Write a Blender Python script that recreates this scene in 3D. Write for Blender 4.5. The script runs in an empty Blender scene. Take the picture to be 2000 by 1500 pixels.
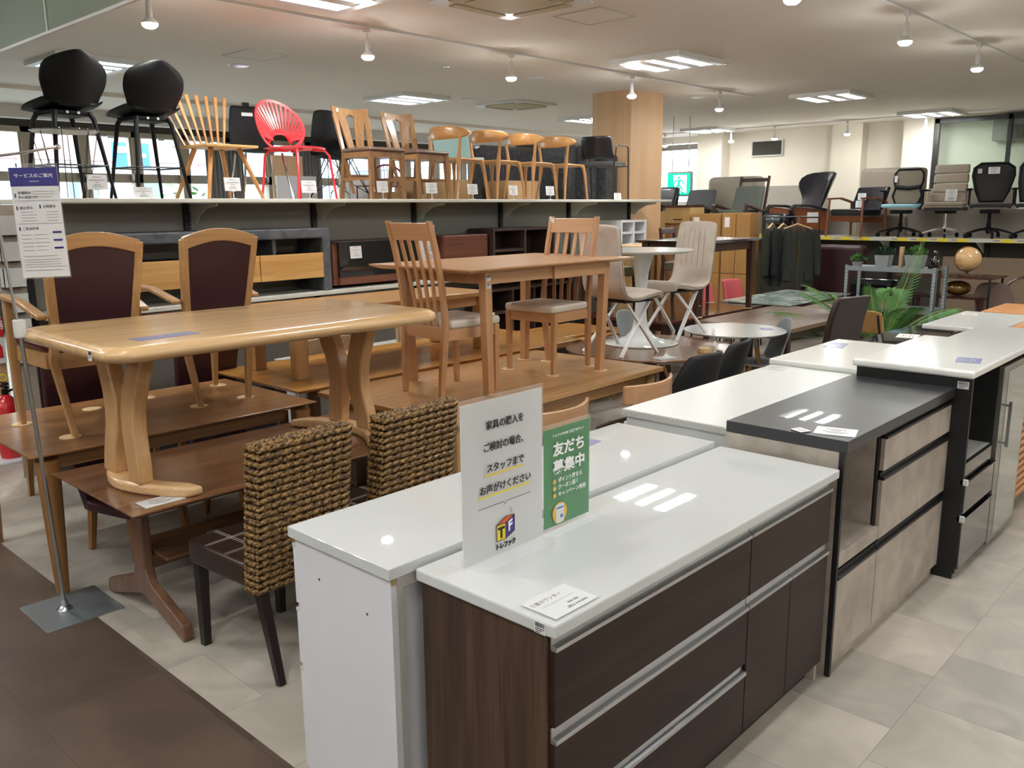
import bpy, bmesh, math, random
from mathutils import Vector, Matrix
random.seed(7)
sc = bpy.context.scene
COL = sc.collection
PI = math.pi

# ---------------------------------------------------------------- camera, world, exposure
cam_d = bpy.data.cameras.new('camera'); cam = bpy.data.objects.new('camera', cam_d); COL.objects.link(cam)
cam_d.sensor_width = 36; cam_d.lens = 1675 / 2000 * 36; cam_d.clip_end = 200; cam_d.clip_start = .05
RT = Vector((0.68134265, -0.73190829, -0.00908008)); UP = Vector((0.15341633, 0.13066568, 0.97948451)); FW = Vector((0.71570638, 0.66875761, -0.20131478))
m = Matrix((RT, UP, -FW)).transposed().to_4x4(); m.translation = (0, 0, 1.8)
cam.matrix_world = m
sc.camera = cam
sc.view_settings.view_transform = 'Standard'; sc.view_settings.look = 'None'
sc.view_settings.gamma = 1; sc.view_settings.use_curve_mapping = False
sc.view_settings.exposure = 0.88
sc.cycles.use_denoising = True
sc.cycles.max_bounces = 8; sc.cycles.diffuse_bounces = 4; sc.cycles.glossy_bounces = 3; sc.cycles.transmission_bounces = 6; sc.cycles.transparent_max_bounces = 8
sc.cycles.sample_clamp_indirect = 6; sc.cycles.caustics_reflective = False; sc.cycles.caustics_refractive = False
w = bpy.data.worlds.new('daylight'); sc.world = w; w.use_nodes = True
w.node_tree.nodes['Background'].inputs[0].default_value = (.86, .93, 1, 1)
w.node_tree.nodes['Background'].inputs[1].default_value = 5.0
TUBE = 35.0      # ceiling fixture strips
BULB = 230.0      # pendant bulbs
CEIL = 3.35

# ---------------------------------------------------------------- colour and materials
def lin(h, k=1.0):
    h = h.lstrip('#'); o = []
    for i in (0, 2, 4):
        c = int(h[i:i+2], 16) / 255
        o.append(min(1, k * (c / 12.92 if c <= .04045 else ((c + .055) / 1.055) ** 2.4)))
    return (*o, 1)
MATS = {}
def _new(n):
    m = bpy.data.materials.new(n); m.use_nodes = True; MATS[n] = m
    return m, m.node_tree, m.node_tree.nodes['Principled BSDF']
def plain(n, col, rough=.5, metal=0, coat=0, bump=0, bscale=200, var=0, vscale=5, spec=.5):
    m, t, b = _new(n)
    b.inputs['Base Color'].default_value = lin(col); b.inputs['Roughness'].default_value = rough
    b.inputs['Metallic'].default_value = metal; b.inputs['Coat Weight'].default_value = coat; b.inputs['Coat Roughness'].default_value = .015
    b.inputs['Specular IOR Level'].default_value = spec
    N = t.nodes; L = t.links
    tc = N.new('ShaderNodeTexCoord')
    nz = N.new('ShaderNodeTexNoise'); nz.inputs['Scale'].default_value = vscale; nz.inputs['Detail'].default_value = 4
    L.new(tc.outputs['Object'], nz.inputs['Vector'])
    mx = N.new('ShaderNodeMixRGB'); mx.inputs[1].default_value = lin(col, 1 - max(var, .03)); mx.inputs[2].default_value = lin(col, 1 + max(var, .03))
    L.new(nz.outputs['Fac'], mx.inputs[0]); L.new(mx.outputs[0], b.inputs['Base Color'])
    if bump:
        n2 = N.new('ShaderNodeTexNoise'); n2.inputs['Scale'].default_value = bscale; L.new(tc.outputs['Object'], n2.inputs['Vector'])
        bp = N.new('ShaderNodeBump'); bp.inputs['Strength'].default_value = bump; bp.inputs['Distance'].default_value = .002
        L.new(n2.outputs['Fac'], bp.inputs['Height']); L.new(bp.outputs[0], b.inputs['Normal'])
    return m
def wood(n, c1, c2, axis='x', rough=.4, scale=1.0, coat=.15, contrast=1.0, fine=.5, planks=0):
    """grain running along axis, in the object's own coordinates"""
    m, t, b = _new(n); N = t.nodes; L = t.links
    tc = N.new('ShaderNodeTexCoord'); mp = N.new('ShaderNodeMapping')
    st = {'x': (.06, 1, 1), 'y': (1, .06, 1), 'z': (1, 1, .06)}[axis]
    mp.inputs['Scale'].default_value = [s * 14 * scale for s in st]
    L.new(tc.outputs['Object'], mp.inputs['Vector'])
    n1 = N.new('ShaderNodeTexNoise'); n1.inputs['Scale'].default_value = 1; n1.inputs['Detail'].default_value = 6; n1.inputs['Roughness'].default_value = .6; n1.inputs['Distortion'].default_value = .6
    L.new(mp.outputs[0], n1.inputs['Vector'])
    mp2 = N.new('ShaderNodeMapping'); mp2.inputs['Scale'].default_value = [s * 120 * scale * (1 if s == 1 else .35) for s in st]
    L.new(tc.outputs['Object'], mp2.inputs['Vector'])
    n2 = N.new('ShaderNodeTexNoise'); n2.inputs['Scale'].default_value = 1; n2.inputs['Detail'].default_value = 3
    L.new(mp2.outputs[0], n2.inputs['Vector'])
    ad = N.new('ShaderNodeMath'); ad.operation = 'MULTIPLY_ADD'; ad.inputs[1].default_value = fine
    L.new(n2.outputs['Fac'], ad.inputs[0]); L.new(n1.outputs['Fac'], ad.inputs[2])
    r = N.new('ShaderNodeValToRGB'); c = .5 + fine * .5
    r.color_ramp.elements[0].position = c - .22 / contrast; r.color_ramp.elements[1].position = c + .22 / contrast
    r.color_ramp.elements[0].color = lin(c2); r.color_ramp.elements[1].color = lin(c1)
    L.new(ad.outputs[0], r.inputs[0])
    out = r.outputs[0]
    if planks:
        sx = N.new('ShaderNodeSeparateXYZ'); L.new(tc.outputs['Object'], sx.inputs[0])
        fl = N.new('ShaderNodeMath'); fl.operation = 'MULTIPLY'; fl.inputs[1].default_value = 1 / planks
        L.new(sx.outputs[{'x': 1, 'y': 0, 'z': 0}[axis]], fl.inputs[0])
        f2 = N.new('ShaderNodeMath'); f2.operation = 'FLOOR'; L.new(fl.outputs[0], f2.inputs[0])
        wn = N.new('ShaderNodeTexWhiteNoise'); wn.noise_dimensions = '1D'; L.new(f2.outputs[0], wn.inputs['W'])
        mr = N.new('ShaderNodeMapRange'); mr.inputs[3].default_value = .8; mr.inputs[4].default_value = 1.12; L.new(wn.outputs['Value'], mr.inputs[0])
        mm = N.new('ShaderNodeVectorMath'); mm.operation = 'SCALE'; L.new(out, mm.inputs[0]); L.new(mr.outputs[0], mm.inputs['Scale']); out = mm.outputs[0]
    L.new(out, b.inputs['Base Color'])
    b.inputs['Roughness'].default_value = rough; b.inputs['Coat Weight'].default_value = coat; b.inputs['Coat Roughness'].default_value = .15
    bp = N.new('ShaderNodeBump'); bp.inputs['Strength'].default_value = .08; bp.inputs['Distance'].default_value = .001
    L.new(n2.outputs['Fac'], bp.inputs['Height']); L.new(bp.outputs[0], b.inputs['Normal'])
    return m
def emit(n, col, s):
    m, t, b = _new(n); b.inputs['Base Color'].default_value = lin(col)
    b.inputs['Emission Color'].default_value = lin(col); b.inputs['Emission Strength'].default_value = s
    return m
def glass(n, col, rough=.02, alpha=.2):
    """thin clear sheet: mostly see-through with a reflecting coat"""
    m, t, b = _new(n); N = t.nodes; L = t.links
    tr = N.new('ShaderNodeBsdfTransparent'); tr.inputs[0].default_value = lin(col)
    b.inputs['Base Color'].default_value = lin(col); b.inputs['Roughness'].default_value = rough
    mx = N.new('ShaderNodeMixShader'); fr = N.new('ShaderNodeLayerWeight'); fr.inputs[0].default_value = .5
    pw = N.new('ShaderNodeMath'); pw.operation = 'POWER'; pw.inputs[1].default_value = 4; L.new(fr.outputs['Facing'], pw.inputs[0])
    ad = N.new('ShaderNodeMath'); ad.operation = 'MULTIPLY_ADD'; ad.inputs[1].default_value = .6; ad.inputs[2].default_value = alpha; L.new(pw.outputs[0], ad.inputs[0])
    L.new(ad.outputs[0], mx.inputs[0]); L.new(tr.outputs[0], mx.inputs[1]); L.new(b.outputs[0], mx.inputs[2])
    L.new(mx.outputs[0], N['Material Output'].inputs[0])
    return m
def mottled(n, c1, c2, scale, rough=.5, detail=6, c3=None):
    m, t, b = _new(n); N = t.nodes; L = t.links
    tc = N.new('ShaderNodeTexCoord'); nz = N.new('ShaderNodeTexNoise'); nz.inputs['Scale'].default_value = scale; nz.inputs['Detail'].default_value = detail; nz.inputs['Distortion'].default_value = .4
    L.new(tc.outputs['Object'], nz.inputs['Vector'])
    r = N.new('ShaderNodeValToRGB'); r.color_ramp.elements[0].position = .36; r.color_ramp.elements[1].position = .64
    r.color_ramp.elements[0].color = lin(c1); r.color_ramp.elements[1].color = lin(c2)
    L.new(nz.outputs['Fac'], r.inputs[0]); L.new(r.outputs[0], b.inputs['Base Color']); b.inputs['Roughness'].default_value = rough
    return m

plain('white_gloss', '#D3D7D5', .015, coat=.3)
plain('white_board', '#E2E4E8', .35)
plain('white_top', '#EDEEE8', .12, coat=.2)
plain('white_semi', '#CED1CE', .22, coat=.3)
plain('white_metal', '#E4E6E6', .35)
plain('edge_grey', '#BDBBB4', .5)
mottled('speckle', '#BFC2BC', '#D2D4CE', 130, .3)
mottled('concrete_beige', '#A0958A', '#BBB0A5', 7, .45)
mottled('concrete_dark', '#3E4044', '#5A5D61', 9, .6)
wood('dark_side', '#5C4536', '#33261E', 'z', .4, 1.6, .05)
wood('dark_front', '#3A2A22', '#271A15', 'x', .42, 1.2, .03, fine=.3)
MATS['dark_front'].node_tree.nodes['Principled BSDF'].inputs['Specular IOR Level'].default_value = .2
plain('dark_core', '#2A1D18', .5)
plain('aluminium', '#C4C6C8', .28, 1, bump=.02)
plain('steel', '#B9BEC2', .3, 1)
plain('galvanised', '#A3ADB2', .42, .85, var=.12, vscale=14)
plain('chrome', '#E2E4E6', .08, 1)
plain('black_top', '#2B2C2F', .32, coat=.1)
plain('black_board', '#121214', .45)
plain('black_gloss', '#141517', .06, coat=.8)
plain('grey_gloss', '#3A3633', .08, coat=.8)
plain('dark_glass', '#5A5A56', .05, coat=.6)
plain('frost_glass', '#9BA29A', .06, coat=.8)
plain('black_plastic', '#0C0D0F', .55, bump=.05, spec=.2)
plain('black_metal', '#131315', .4)
plain('black_leather', '#14141A', .3, coat=.2, bump=.1, bscale=90)
plain('black_tub', '#141416', .55, bump=.1)
plain('red_paint', '#E8323C', .3, coat=.3)
plain('dark_red_paint', '#7A1030', .35)
wood('walnut', '#A87A4E', '#74502F', 'x', .3, .8, .35, planks=.14)
wood('walnut_z', '#A1733F', '#7A512B', 'z', .35, .8, .3)
wood('walnut_dark', '#8A6142', '#5E402B', 'x', .27, .9, .4)
wood('walnut_dark_z', '#7F5B43', '#5B3F2D', 'z', .4, .9, .2)
wood('gold_oak', '#D29B50', '#A87232', 'x', .28, .7, .4, planks=.11)
wood('oak', '#E9C594', '#CFA571', 'x', .25, .7, .5)
wood('oak_z', '#D2A878', '#B88D58', 'z', .3, .7, .35)
wood('light_oak', '#C59A68', '#A47A4C', 'x', .3, .7, .35)
wood('light_oak_z', '#C49B69', '#A67D50', 'z', .35, .7, .2)
wood('beech', '#C79A70', '#B4865C', 'x', .35, .6, .25, contrast=.8)
wood('beech_z', '#C1936A', '#AC7E55', 'z', .38, .6, .2, contrast=.8)
wood('brown_oak', '#A57D55', '#7F5A38', 'z', .35, .8, .25)
wood('honey', '#C5935C', '#A37340', 'x', .28, .8, .3)
wood('honey_z', '#C2905A', '#A47541', 'z', .3, .8, .3)
wood('spindle_wood', '#C98F52', '#AB7136', 'z', .4, .8, .1)
wood('raw_oak', '#D9AC6C', '#B98847', 'x', .45, .5, .05, contrast=1.3)
wood('pale_oak', '#C9AC88', '#AE8E69', 'x', .5, .8, 0)
wood('column_veneer', '#D2AE87', '#BF9870', 'z', .55, .5, 0, contrast=.7)
wood('tan_ply', '#B99A62', '#A08350', 'z', .5, .6, 0, contrast=.7)
wood('orange_cab', '#BF935C', '#A67C48', 'z', .45, .6, .05, contrast=.8)
wood('espresso', '#4A2C22', '#2E1A14', 'z', .35, .8, .3)
wood('espresso_x', '#4C2F25', '#311D17', 'x', .25, .8, .4)
wood('tv_brown', '#7A4A36', '#5A3324', 'x', .4, .8, .1)
wood('tv_dark', '#4A3830', '#352722', 'x', .45, .8, .05)
wood('mahogany', '#5E352A', '#3E2019', 'x', .12, .8, .7)
wood('grey_brown', '#8A6D55', '#66503E', 'x', .35, .8, .2, planks=.16)
wood('orange_pine', '#DCA06A', '#C48650', 'x', .35, .6, .2)
plain('maroon', '#34121A', .5, bump=.12, bscale=300)
plain('maroon_seat', '#4C1A26', .3, coat=.15, bump=.05)
plain('purple_back', '#3E2029', .35, bump=.06)
plain('cream_leather', '#CFC6B6', .35, bump=.05)
mottled('beige_fabric', '#BDB2A5', '#CCC2B5', 6, .85)
plain('beige_fabric_seam', '#8F8273', .9)
plain('brown_leather', '#35261F', .38, coat=.1, bump=.1, bscale=120)
plain('stitch', '#B5ADA3', .8)
plain('dark_leg', '#1C1412', .35)
plain('brown_seat', '#5C463B', .5)
plain('felt', '#D2B48A', .9)
plain('shelf_white', '#D2D1C6', .35)
plain('gondola_back', '#8D8B83', .6)
plain('gondola_back_green', '#7C8078', .6)
plain('paper', '#DEDFDF', .45)
plain('ink', '#2B2B2B', .6)
plain('ink_grey', '#8C8C8C', .6)
plain('navy', '#2E2B7A', .45)
plain('lilac_film', '#8E90B8', .25)
plain('yellow_ink', '#EFD82A', .5)
plain('purple_ink', '#4A3A8C', .5)
plain('orange_ink', '#E8683A', .5)
plain('amber_ink', '#E9B64A', .5)
plain('green_ink', '#2F8B4A', .4)
plain('white_ink', '#FFFFFF', .5)
plain('red_ink', '#D7201F', .5)
plain('ceiling_paint', '#E0D9D1', .9, bump=.1, bscale=400)
plain('wall_paint', '#CBC4B6', .85, bump=.05)
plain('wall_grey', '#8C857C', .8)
plain('wall_dark', '#4A463F', .8)
plain('frame_paint', '#A79D8C', .5)
plain('valance', '#C9C6C2', .7)
plain('ac_beige', '#B9AD90', .6)
plain('grey_fabric', '#57585A', .9, bump=.2, bscale=60, var=.1)
plain('grey_fabric_light', '#8A8884', .9, bump=.2, bscale=60)
plain('sage_fabric', '#5E625A', .9, bump=.1)
plain('linen', '#A59C8D', .9, bump=.2, bscale=60, var=.06)
plain('taupe', '#978B7C', .7, bump=.1)
plain('sofa_tan', '#8F7C68', .8)
plain('mesh_black', '#1E1D1E', .7)
plain('mesh_tan', '#6A6152', .8)
plain('sky_seat', '#8DBCC8', .7)
plain('wing_veneer', '#7A4526', .35)
plain('pink_fabric', '#C55A60', .8)
plain('olive_seat', '#5D5738', .6)
plain('teal_seat', '#7F9C99', .6)
plain('green_jacket', '#262B22', .9, bump=.3, bscale=80)
plain('black_jacket', '#17191D', .9, bump=.3, bscale=80)
plain('grey_jacket', '#2D2F2A', .9, bump=.3, bscale=80, var=.1)
plain('collar', '#5D3426', .8)
plain('jacket_tag', '#C9BE9C', .8)
plain('cardboard', '#B3916A', .8)
plain('grey_plastic', '#8E9396', .45)
plain('charcoal', '#3A3B3E', .6)
plain('lamp_white', '#DADADA', .4)
plain('plant_green', '#4A7A38', .55, var=.25, vscale=9)
plain('plant_dark', '#23452A', .6, var=.3, vscale=15)
plain('plant_stem', '#8B9A50', .6)
plain('globe_map', '#D9B27E', .15, coat=.6, var=.3, vscale=6)
plain('amber_glass', '#6B4E12', .05, coat=.8)
plain('ext_red', '#C3161C', .25, coat=.4)
plain('brass', '#B08D3A', .3, 1)
plain('wall_tan', '#B79F7D', .8)
plain('road', '#B9BCC0', .9)
plain('facade_blue', '#BFD0E6', .9, var=.1)
plain('facade_white', '#DDE2EA', .9)
plain('roof_red', '#A98482', .9)
plain('roof_grey', '#7D8694', .9)
plain('sign_blue', '#3F74CC', .6)
plain('car_paint', '#39434B', .2, coat=.5)
plain('car_red', '#E0483A', .3, coat=.3)
plain('vent_dark', '#4E4B40', .7)
plain('pipe_white', '#CFCFCB', .4)
plain('curtain_grey', '#8E8D8E', .9, bump=.1)
glass('acrylic', '#FFFFFF', .02, .04)
glass('clear_glass', '#F5FBF8', .02, .02)
glass('smoke_glass', '#D7E2DC', .03, .06)
emit('tube_light', '#FBFDFF', TUBE)
emit('bulb_light', '#FFFFF8', BULB)
emit('exit_green', '#00A880', 1.3)
emit('exit_white', '#FFFFFF', 1.6)

def brick_floor(n, c1, c2, c3, rot, off, rough):
    m, t, b = _new(n); N = t.nodes; L = t.links
    tc = N.new('ShaderNodeTexCoord'); mp = N.new('ShaderNodeMapping'); mp.inputs['Rotation'].default_value = (0, 0, rot); mp.inputs['Location'].default_value = off
    L.new(tc.outputs['Object'], mp.inputs['Vector'])
    br = N.new('ShaderNodeTexBrick'); br.offset = .5; br.inputs['Scale'].default_value = 1; br.inputs['Brick Width'].default_value = .457; br.inputs['Row Height'].default_value = .457
    br.inputs['Mortar Size'].default_value = .0012; br.inputs['Mortar Smooth'].default_value = .3; br.inputs['Bias'].default_value = 0
    br.inputs['Color1'].default_value = lin(c1); br.inputs['Color2'].default_value = lin(c2); br.inputs['Mortar'].default_value = lin(c3)
    L.new(mp.outputs[0], br.inputs['Vector'])
    nz = N.new('ShaderNodeTexNoise'); nz.inputs['Scale'].default_value = 3.5; nz.inputs['Detail'].default_value = 5; nz.inputs['Distortion'].default_value = .8
    va = N.new('ShaderNodeVectorMath'); va.operation = 'MULTIPLY_ADD'; va.inputs[1].default_value = (9, 9, 9)
    L.new(br.outputs['Color'], va.inputs[0]); L.new(mp.outputs[0], va.inputs[2]); L.new(va.outputs[0], nz.inputs['Vector'])
    mr = N.new('ShaderNodeMapRange'); mr.inputs[1].default_value = .3; mr.inputs[2].default_value = .7; mr.inputs[3].default_value = .78; mr.inputs[4].default_value = 1.16
    L.new(nz.outputs['Fac'], mr.inputs[0])
    sc_ = N.new('ShaderNodeVectorMath'); sc_.operation = 'SCALE'; L.new(br.outputs['Color'], sc_.inputs[0]); L.new(mr.outputs[0], sc_.inputs['Scale'])
    L.new(sc_.outputs[0], b.inputs['Base Color']); b.inputs['Roughness'].default_value = rough
    return m
brick_floor('floor_grey', '#B9B0A3', '#A59F94', '#817C74', 0, (.1, .034, 0), .42)
brick_floor('floor_brown', '#5F5147', '#51443B', '#3A302A', PI / 2, (.2, .054, 0), .3)

def marble():
    m, t, b = _new('marble'); N = t.nodes; L = t.links
    tc = N.new('ShaderNodeTexCoord'); nz = N.new('ShaderNodeTexNoise'); nz.inputs['Scale'].default_value = 2.2; nz.inputs['Detail'].default_value = 8; nz.inputs['Distortion'].default_value = 2.5
    L.new(tc.outputs['Object'], nz.inputs['Vector']); r = N.new('ShaderNodeValToRGB')
    r.color_ramp.elements[0].position = .42; r.color_ramp.elements[0].color = lin('#93A59C'); r.color_ramp.elements[1].position = .6; r.color_ramp.elements[1].color = lin('#C9D6CE')
    L.new(nz.outputs['Fac'], r.inputs[0]); L.new(r.outputs[0], b.inputs['Base Color']); b.inputs['Roughness'].default_value = .12
marble()
def weave():
    m, t, b = _new('woven_rattan'); N = t.nodes; L = t.links
    tc = N.new('ShaderNodeTexCoord'); nz = N.new('ShaderNodeTexNoise'); nz.inputs['Scale'].default_value = 90; nz.inputs['Detail'].default_value = 4
    L.new(tc.outputs['Object'], nz.inputs['Vector']); r = N.new('ShaderNodeValToRGB')
    r.color_ramp.elements[0].position = .38; r.color_ramp.elements[0].color = lin('#2C1B0E'); r.color_ramp.elements[1].position = .66; r.color_ramp.elements[1].color = lin('#A67F46')
    L.new(nz.outputs['Fac'], r.inputs[0]); L.new(r.outputs[0], b.inputs['Base Color']); b.inputs['Roughness'].default_value = .38
    bp = N.new('ShaderNodeBump'); bp.inputs['Strength'].default_value = .5; bp.inputs['Distance'].default_value = .003
    L.new(nz.outputs['Fac'], bp.inputs['Height']); L.new(bp.outputs[0], b.inputs['Normal'])
weave()
def film():
    """crinkled black packing film"""
    m, t, b = _new('black_film'); N = t.nodes; L = t.links
    tc = N.new('ShaderNodeTexCoord'); nz = N.new('ShaderNodeTexVoronoi'); nz.inputs['Scale'].default_value = 11
    L.new(tc.outputs['Object'], nz.inputs['Vector'])
    n2 = N.new('ShaderNodeTexNoise'); n2.inputs['Scale'].default_value = 18; n2.inputs['Detail'].default_value = 5; n2.inputs['Distortion'].default_value = 3; L.new(tc.outputs['Object'], n2.inputs['Vector'])
    ad = N.new('ShaderNodeMath'); L.new(nz.outputs['Distance'], ad.inputs[0]); L.new(n2.outputs['Fac'], ad.inputs[1])
    bp = N.new('ShaderNodeBump'); bp.inputs['Strength'].default_value = 1; bp.inputs['Distance'].default_value = .03
    L.new(ad.outputs[0], bp.inputs['Height']); L.new(bp.outputs[0], b.inputs['Normal'])
    b.inputs['Base Color'].default_value = lin('#3A3B40'); b.inputs['Roughness'].default_value = .22; b.inputs['Coat Weight'].default_value = .5
film()

# ---------------------------------------------------------------- mesh helpers
class MB:
    def __init__(s, mats=None):
        s.bm = bmesh.new(); s.mi = 0; s.M = Matrix()
    def v(s, p): return s.bm.verts.new(s.M @ Vector(p))
    def f(s, vs):
        try:
            f = s.bm.faces.new(vs); f.material_index = s.mi; return f
        except ValueError: return None
    def hexa(s, b, t):
        B_ = [s.v(p) for p in b]; T = [s.v(p) for p in t]; n = len(b)
        s.f(B_[::-1]); s.f(T)
        for i in range(n): s.f([B_[i], B_[(i+1) % n], T[(i+1) % n], T[i]])
        return s
    def box(s, x0, x1, y0, y1, z0, z1):
        x0, x1 = sorted((x0, x1)); y0, y1 = sorted((y0, y1)); z0, z1 = sorted((z0, z1))
        return s.hexa([(x0,y0,z0),(x1,y0,z0),(x1,y1,z0),(x0,y1,z0)], [(x0,y0,z1),(x1,y0,z1),(x1,y1,z1),(x0,y1,z1)])
    def leg(s, p0, p1, w0, w1=None, d0=None, d1=None):
        """square bar from p0 (bottom) to p1 (top), horizontal ends"""
        w1 = w0 if w1 is None else w1; d0 = w0 if d0 is None else d0; d1 = w1 if d1 is None else d1
        def q(p, w, d): x, y, z = p; return [(x-w/2,y-d/2,z),(x+w/2,y-d/2,z),(x+w/2,y+d/2,z),(x-w/2,y+d/2,z)]
        return s.hexa(q(p0, w0, d0), q(p1, w1, d1))
    def rings(s, rs, caps=True, closed=False):
        V = [[s.v(p) for p in r] for r in rs]; n = len(rs[0]); m = len(V)
        for a in range(m if closed else m - 1):
            A, B_ = V[a], V[(a+1) % m]
            for i in range(n): s.f([A[i], A[(i+1) % n], B_[(i+1) % n], B_[i]])
        if caps and not closed: s.f(V[0][::-1]); s.f(V[-1])
        return s
    def tube(s, pts, r, n=8, closed=False, flat=None, upv=None):
        """round (or flat=(w,h) rectangular / elliptical) bar along pts; r a number or one per point"""
        P = [Vector(p) for p in pts]; m = len(P); rs = []
        T = []
        for i in range(m):
            a = P[(i-1) % m] if (closed or i > 0) else P[i]; b = P[(i+1) % m] if (closed or i < m-1) else P[i]
            T.append((b - a).normalized())
        up = Vector(upv) if upv else (Vector((0,0,1)) if abs(T[0].z) < .9 else Vector((0,1,0)))
        u = (up - T[0] * up.dot(T[0])).normalized()
        for i in range(m):
            if upv: u = Vector(upv) - T[i] * Vector(upv).dot(T[i])
            else: u = u - T[i] * u.dot(T[i])
            u.normalize(); w_ = T[i].cross(u)
            rr = r[i] if isinstance(r, (list, tuple)) else r
            if flat:
                fw, fh = flat[i] if isinstance(flat, list) else flat
                ring = [P[i] + w_ * (sx * fw / 2) + u * (sy * fh / 2) for sx, sy in ((-1,-1),(1,-1),(1,1),(-1,1))]
            else: ring = [P[i] + (w_ * math.cos(2*PI*k/n) + u * math.sin(2*PI*k/n)) * rr for k in range(n)]
            rs.append(ring)
        return s.rings(rs, True, closed)
    def cyl(s, p0, p1, r0, r1=None, n=16): return s.tube([p0, p1], [r0, r0 if r1 is None else r1], n)
    def lathe(s, prof, c=(0,0,0), n=32):
        rs = [[(c[0] + r*math.cos(2*PI*k/n), c[1] + r*math.sin(2*PI*k/n), c[2] + z) for k in range(n)] for r, z in prof]
        return s.rings(rs)
    def prism(s, poly, a, b, ax='z'):
        def q(p, h): x, y = p; return {'z': (x, y, h), 'y': (x, h, y), 'x': (h, x, y)}[ax]
        if ax == 'y': a, b = b, a
        return s.hexa([q(p, a) for p in poly], [q(p, b) for p in poly])
    def grid(s, G):
        V = [[s.v(p) for p in r] for r in G]
        for i in range(len(V)-1):
            for j in range(len(V[0])-1): s.f([V[i][j], V[i][j+1], V[i+1][j+1], V[i+1][j]])
        return s
    def ball(s, c, r, n=16, m=8):
        rx, ry, rz = r if isinstance(r, tuple) else (r, r, r)
        rs = []
        for i in range(1, m):
            t = PI * i / m
            rs.append([(c[0] + rx*math.sin(t)*math.cos(2*PI*k/n), c[1] + ry*math.sin(t)*math.sin(2*PI*k/n), c[2] - rz*math.cos(t)) for k in range(n)])
        return s.rings(rs)
    def build(s, name, mat, parent=None, bevel=0, smooth=False, sub=0, solid=0, seg=2, ang=35, label=None, off=0):
        bmesh.ops.recalc_face_normals(s.bm, faces=s.bm.faces)
        if smooth:
            for f in s.bm.faces: f.smooth = True
            for e in s.bm.edges:
                if len(e.link_faces) == 2 and e.calc_face_angle(0) > math.radians(ang): e.smooth = False
        me = bpy.data.meshes.new(name); s.bm.to_mesh(me); s.bm.free()
        for mm in (mat if isinstance(mat, (list, tuple)) else [mat]): me.materials.append(MATS[mm])
        o = bpy.data.objects.new(name, me); COL.objects.link(o)
        if parent: o.parent = parent
        if solid:
            md = o.modifiers.new('solid', 'SOLIDIFY'); md.thickness = solid; md.offset = off
        if sub:
            md = o.modifiers.new('sub', 'SUBSURF'); md.levels = sub; md.render_levels = sub
        if bevel:
            md = o.modifiers.new('bevel', 'BEVEL'); md.width = bevel; md.segments = seg; md.limit_method = 'ANGLE'; md.angle_limit = math.radians(40); md.harden_normals = False
        if label: o['label'] = label
        return o
def tag(o, label, cat, group=None, kind=None):
    if label: o['label'] = label
    if cat: o['category'] = cat
    if group: o['group'] = group
    if kind: o['kind'] = kind
    return o
def thing(name, label, cat, loc=(0,0,0), rz=0, group=None):
    o = bpy.data.objects.new(name, None); COL.objects.link(o); o.empty_display_size = .1
    o.location = loc; o.rotation_euler = (0, 0, rz)
    return tag(o, label, cat, group)
def kids(o): return [c for c in COL.objects if c.parent == o]
def dup(root, loc, rz=None, label=None, group=None):
    def cp(o, par):
        c = o.copy(); COL.objects.link(c)
        if par: c.parent = par
        for ch in kids(o): cp(ch, c)
        return c
    r = cp(root, None); r.location = loc
    if rz is not None: r.rotation_euler = (0, 0, rz)
    if label: r['label'] = label
    if group: r['group'] = group
    return r
def struct(o): o['kind'] = 'structure'; return o
def rrect(x0, x1, y0, y1, r, n=5):
    o = []
    for cx, cy, a0 in ((x1-r, y0+r, -90), (x1-r, y1-r, 0), (x0+r, y1-r, 90), (x0+r, y0+r, 180)):
        for k in range(n+1):
            a = math.radians(a0 + 90*k/n); o.append((cx + r*math.cos(a), cy + r*math.sin(a)))
    return o
def arc(cx, cy, rx, ry, a0, a1, n):
    return [(cx + rx*math.cos(math.radians(a0+(a1-a0)*k/n)), cy + ry*math.sin(math.radians(a0+(a1-a0)*k/n))) for k in range(n+1)]
def lerp(a, b, t): return a + (b - a) * t
FAN = {'+y': 0, '+x': -PI/2, '-y': PI, '-x': PI/2}
def text(s_, size, M, mat, parent, name='lettering', depth=.0006, bold=0, align='CENTER', sx=1.0):
    """lettering in the plane of M's x/y, facing M's +z"""
    cu = bpy.data.curves.new(name, 'FONT'); cu.body = s_; cu.size = size; cu.extrude = depth; cu.offset = bold; cu.align_x = align; cu.align_y = 'CENTER'; cu.resolution_u = 3
    tmp = bpy.data.objects.new('tmp', cu); COL.objects.link(tmp)
    dg = bpy.context.evaluated_depsgraph_get(); me = bpy.data.meshes.new_from_object(tmp.evaluated_get(dg))
    bpy.data.objects.remove(tmp); bpy.data.curves.remove(cu)
    me.transform(M @ Matrix.Diagonal((sx, 1, 1, 1))); me.materials.clear(); me.materials.append(MATS[mat])
    o = bpy.data.objects.new(name, me); COL.objects.link(o); o.parent = parent
    return o

# ================================================================ THE SETTING
X0, X1, Y0, Y1 = -6.0, 17.5, -6.0, 14.5
b = MB(); b.box(1.34, X1, Y0, Y1, -.1, 0); struct(b.build('floor', 'floor_grey'))
b = MB(); b.box(X0, 1.34, Y0, Y1, -.1, 0); struct(b.build('floor', 'floor_brown'))
b = MB(); b.box(X0, X1, Y0, Y1, CEIL, CEIL + .1); b.box(X0, X1, 12.1, Y1, CEIL - .05, CEIL); struct(b.build('ceiling', 'ceiling_paint'))
b = MB(); b.box(X0 - .1, X0, Y0, Y1, 0, CEIL); struct(b.build('wall_left', 'wall_paint'))
b = MB(); b.box(X0, X1, Y0 - .1, Y0, 0, CEIL); struct(b.build('wall_front', 'wall_paint'))
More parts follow.
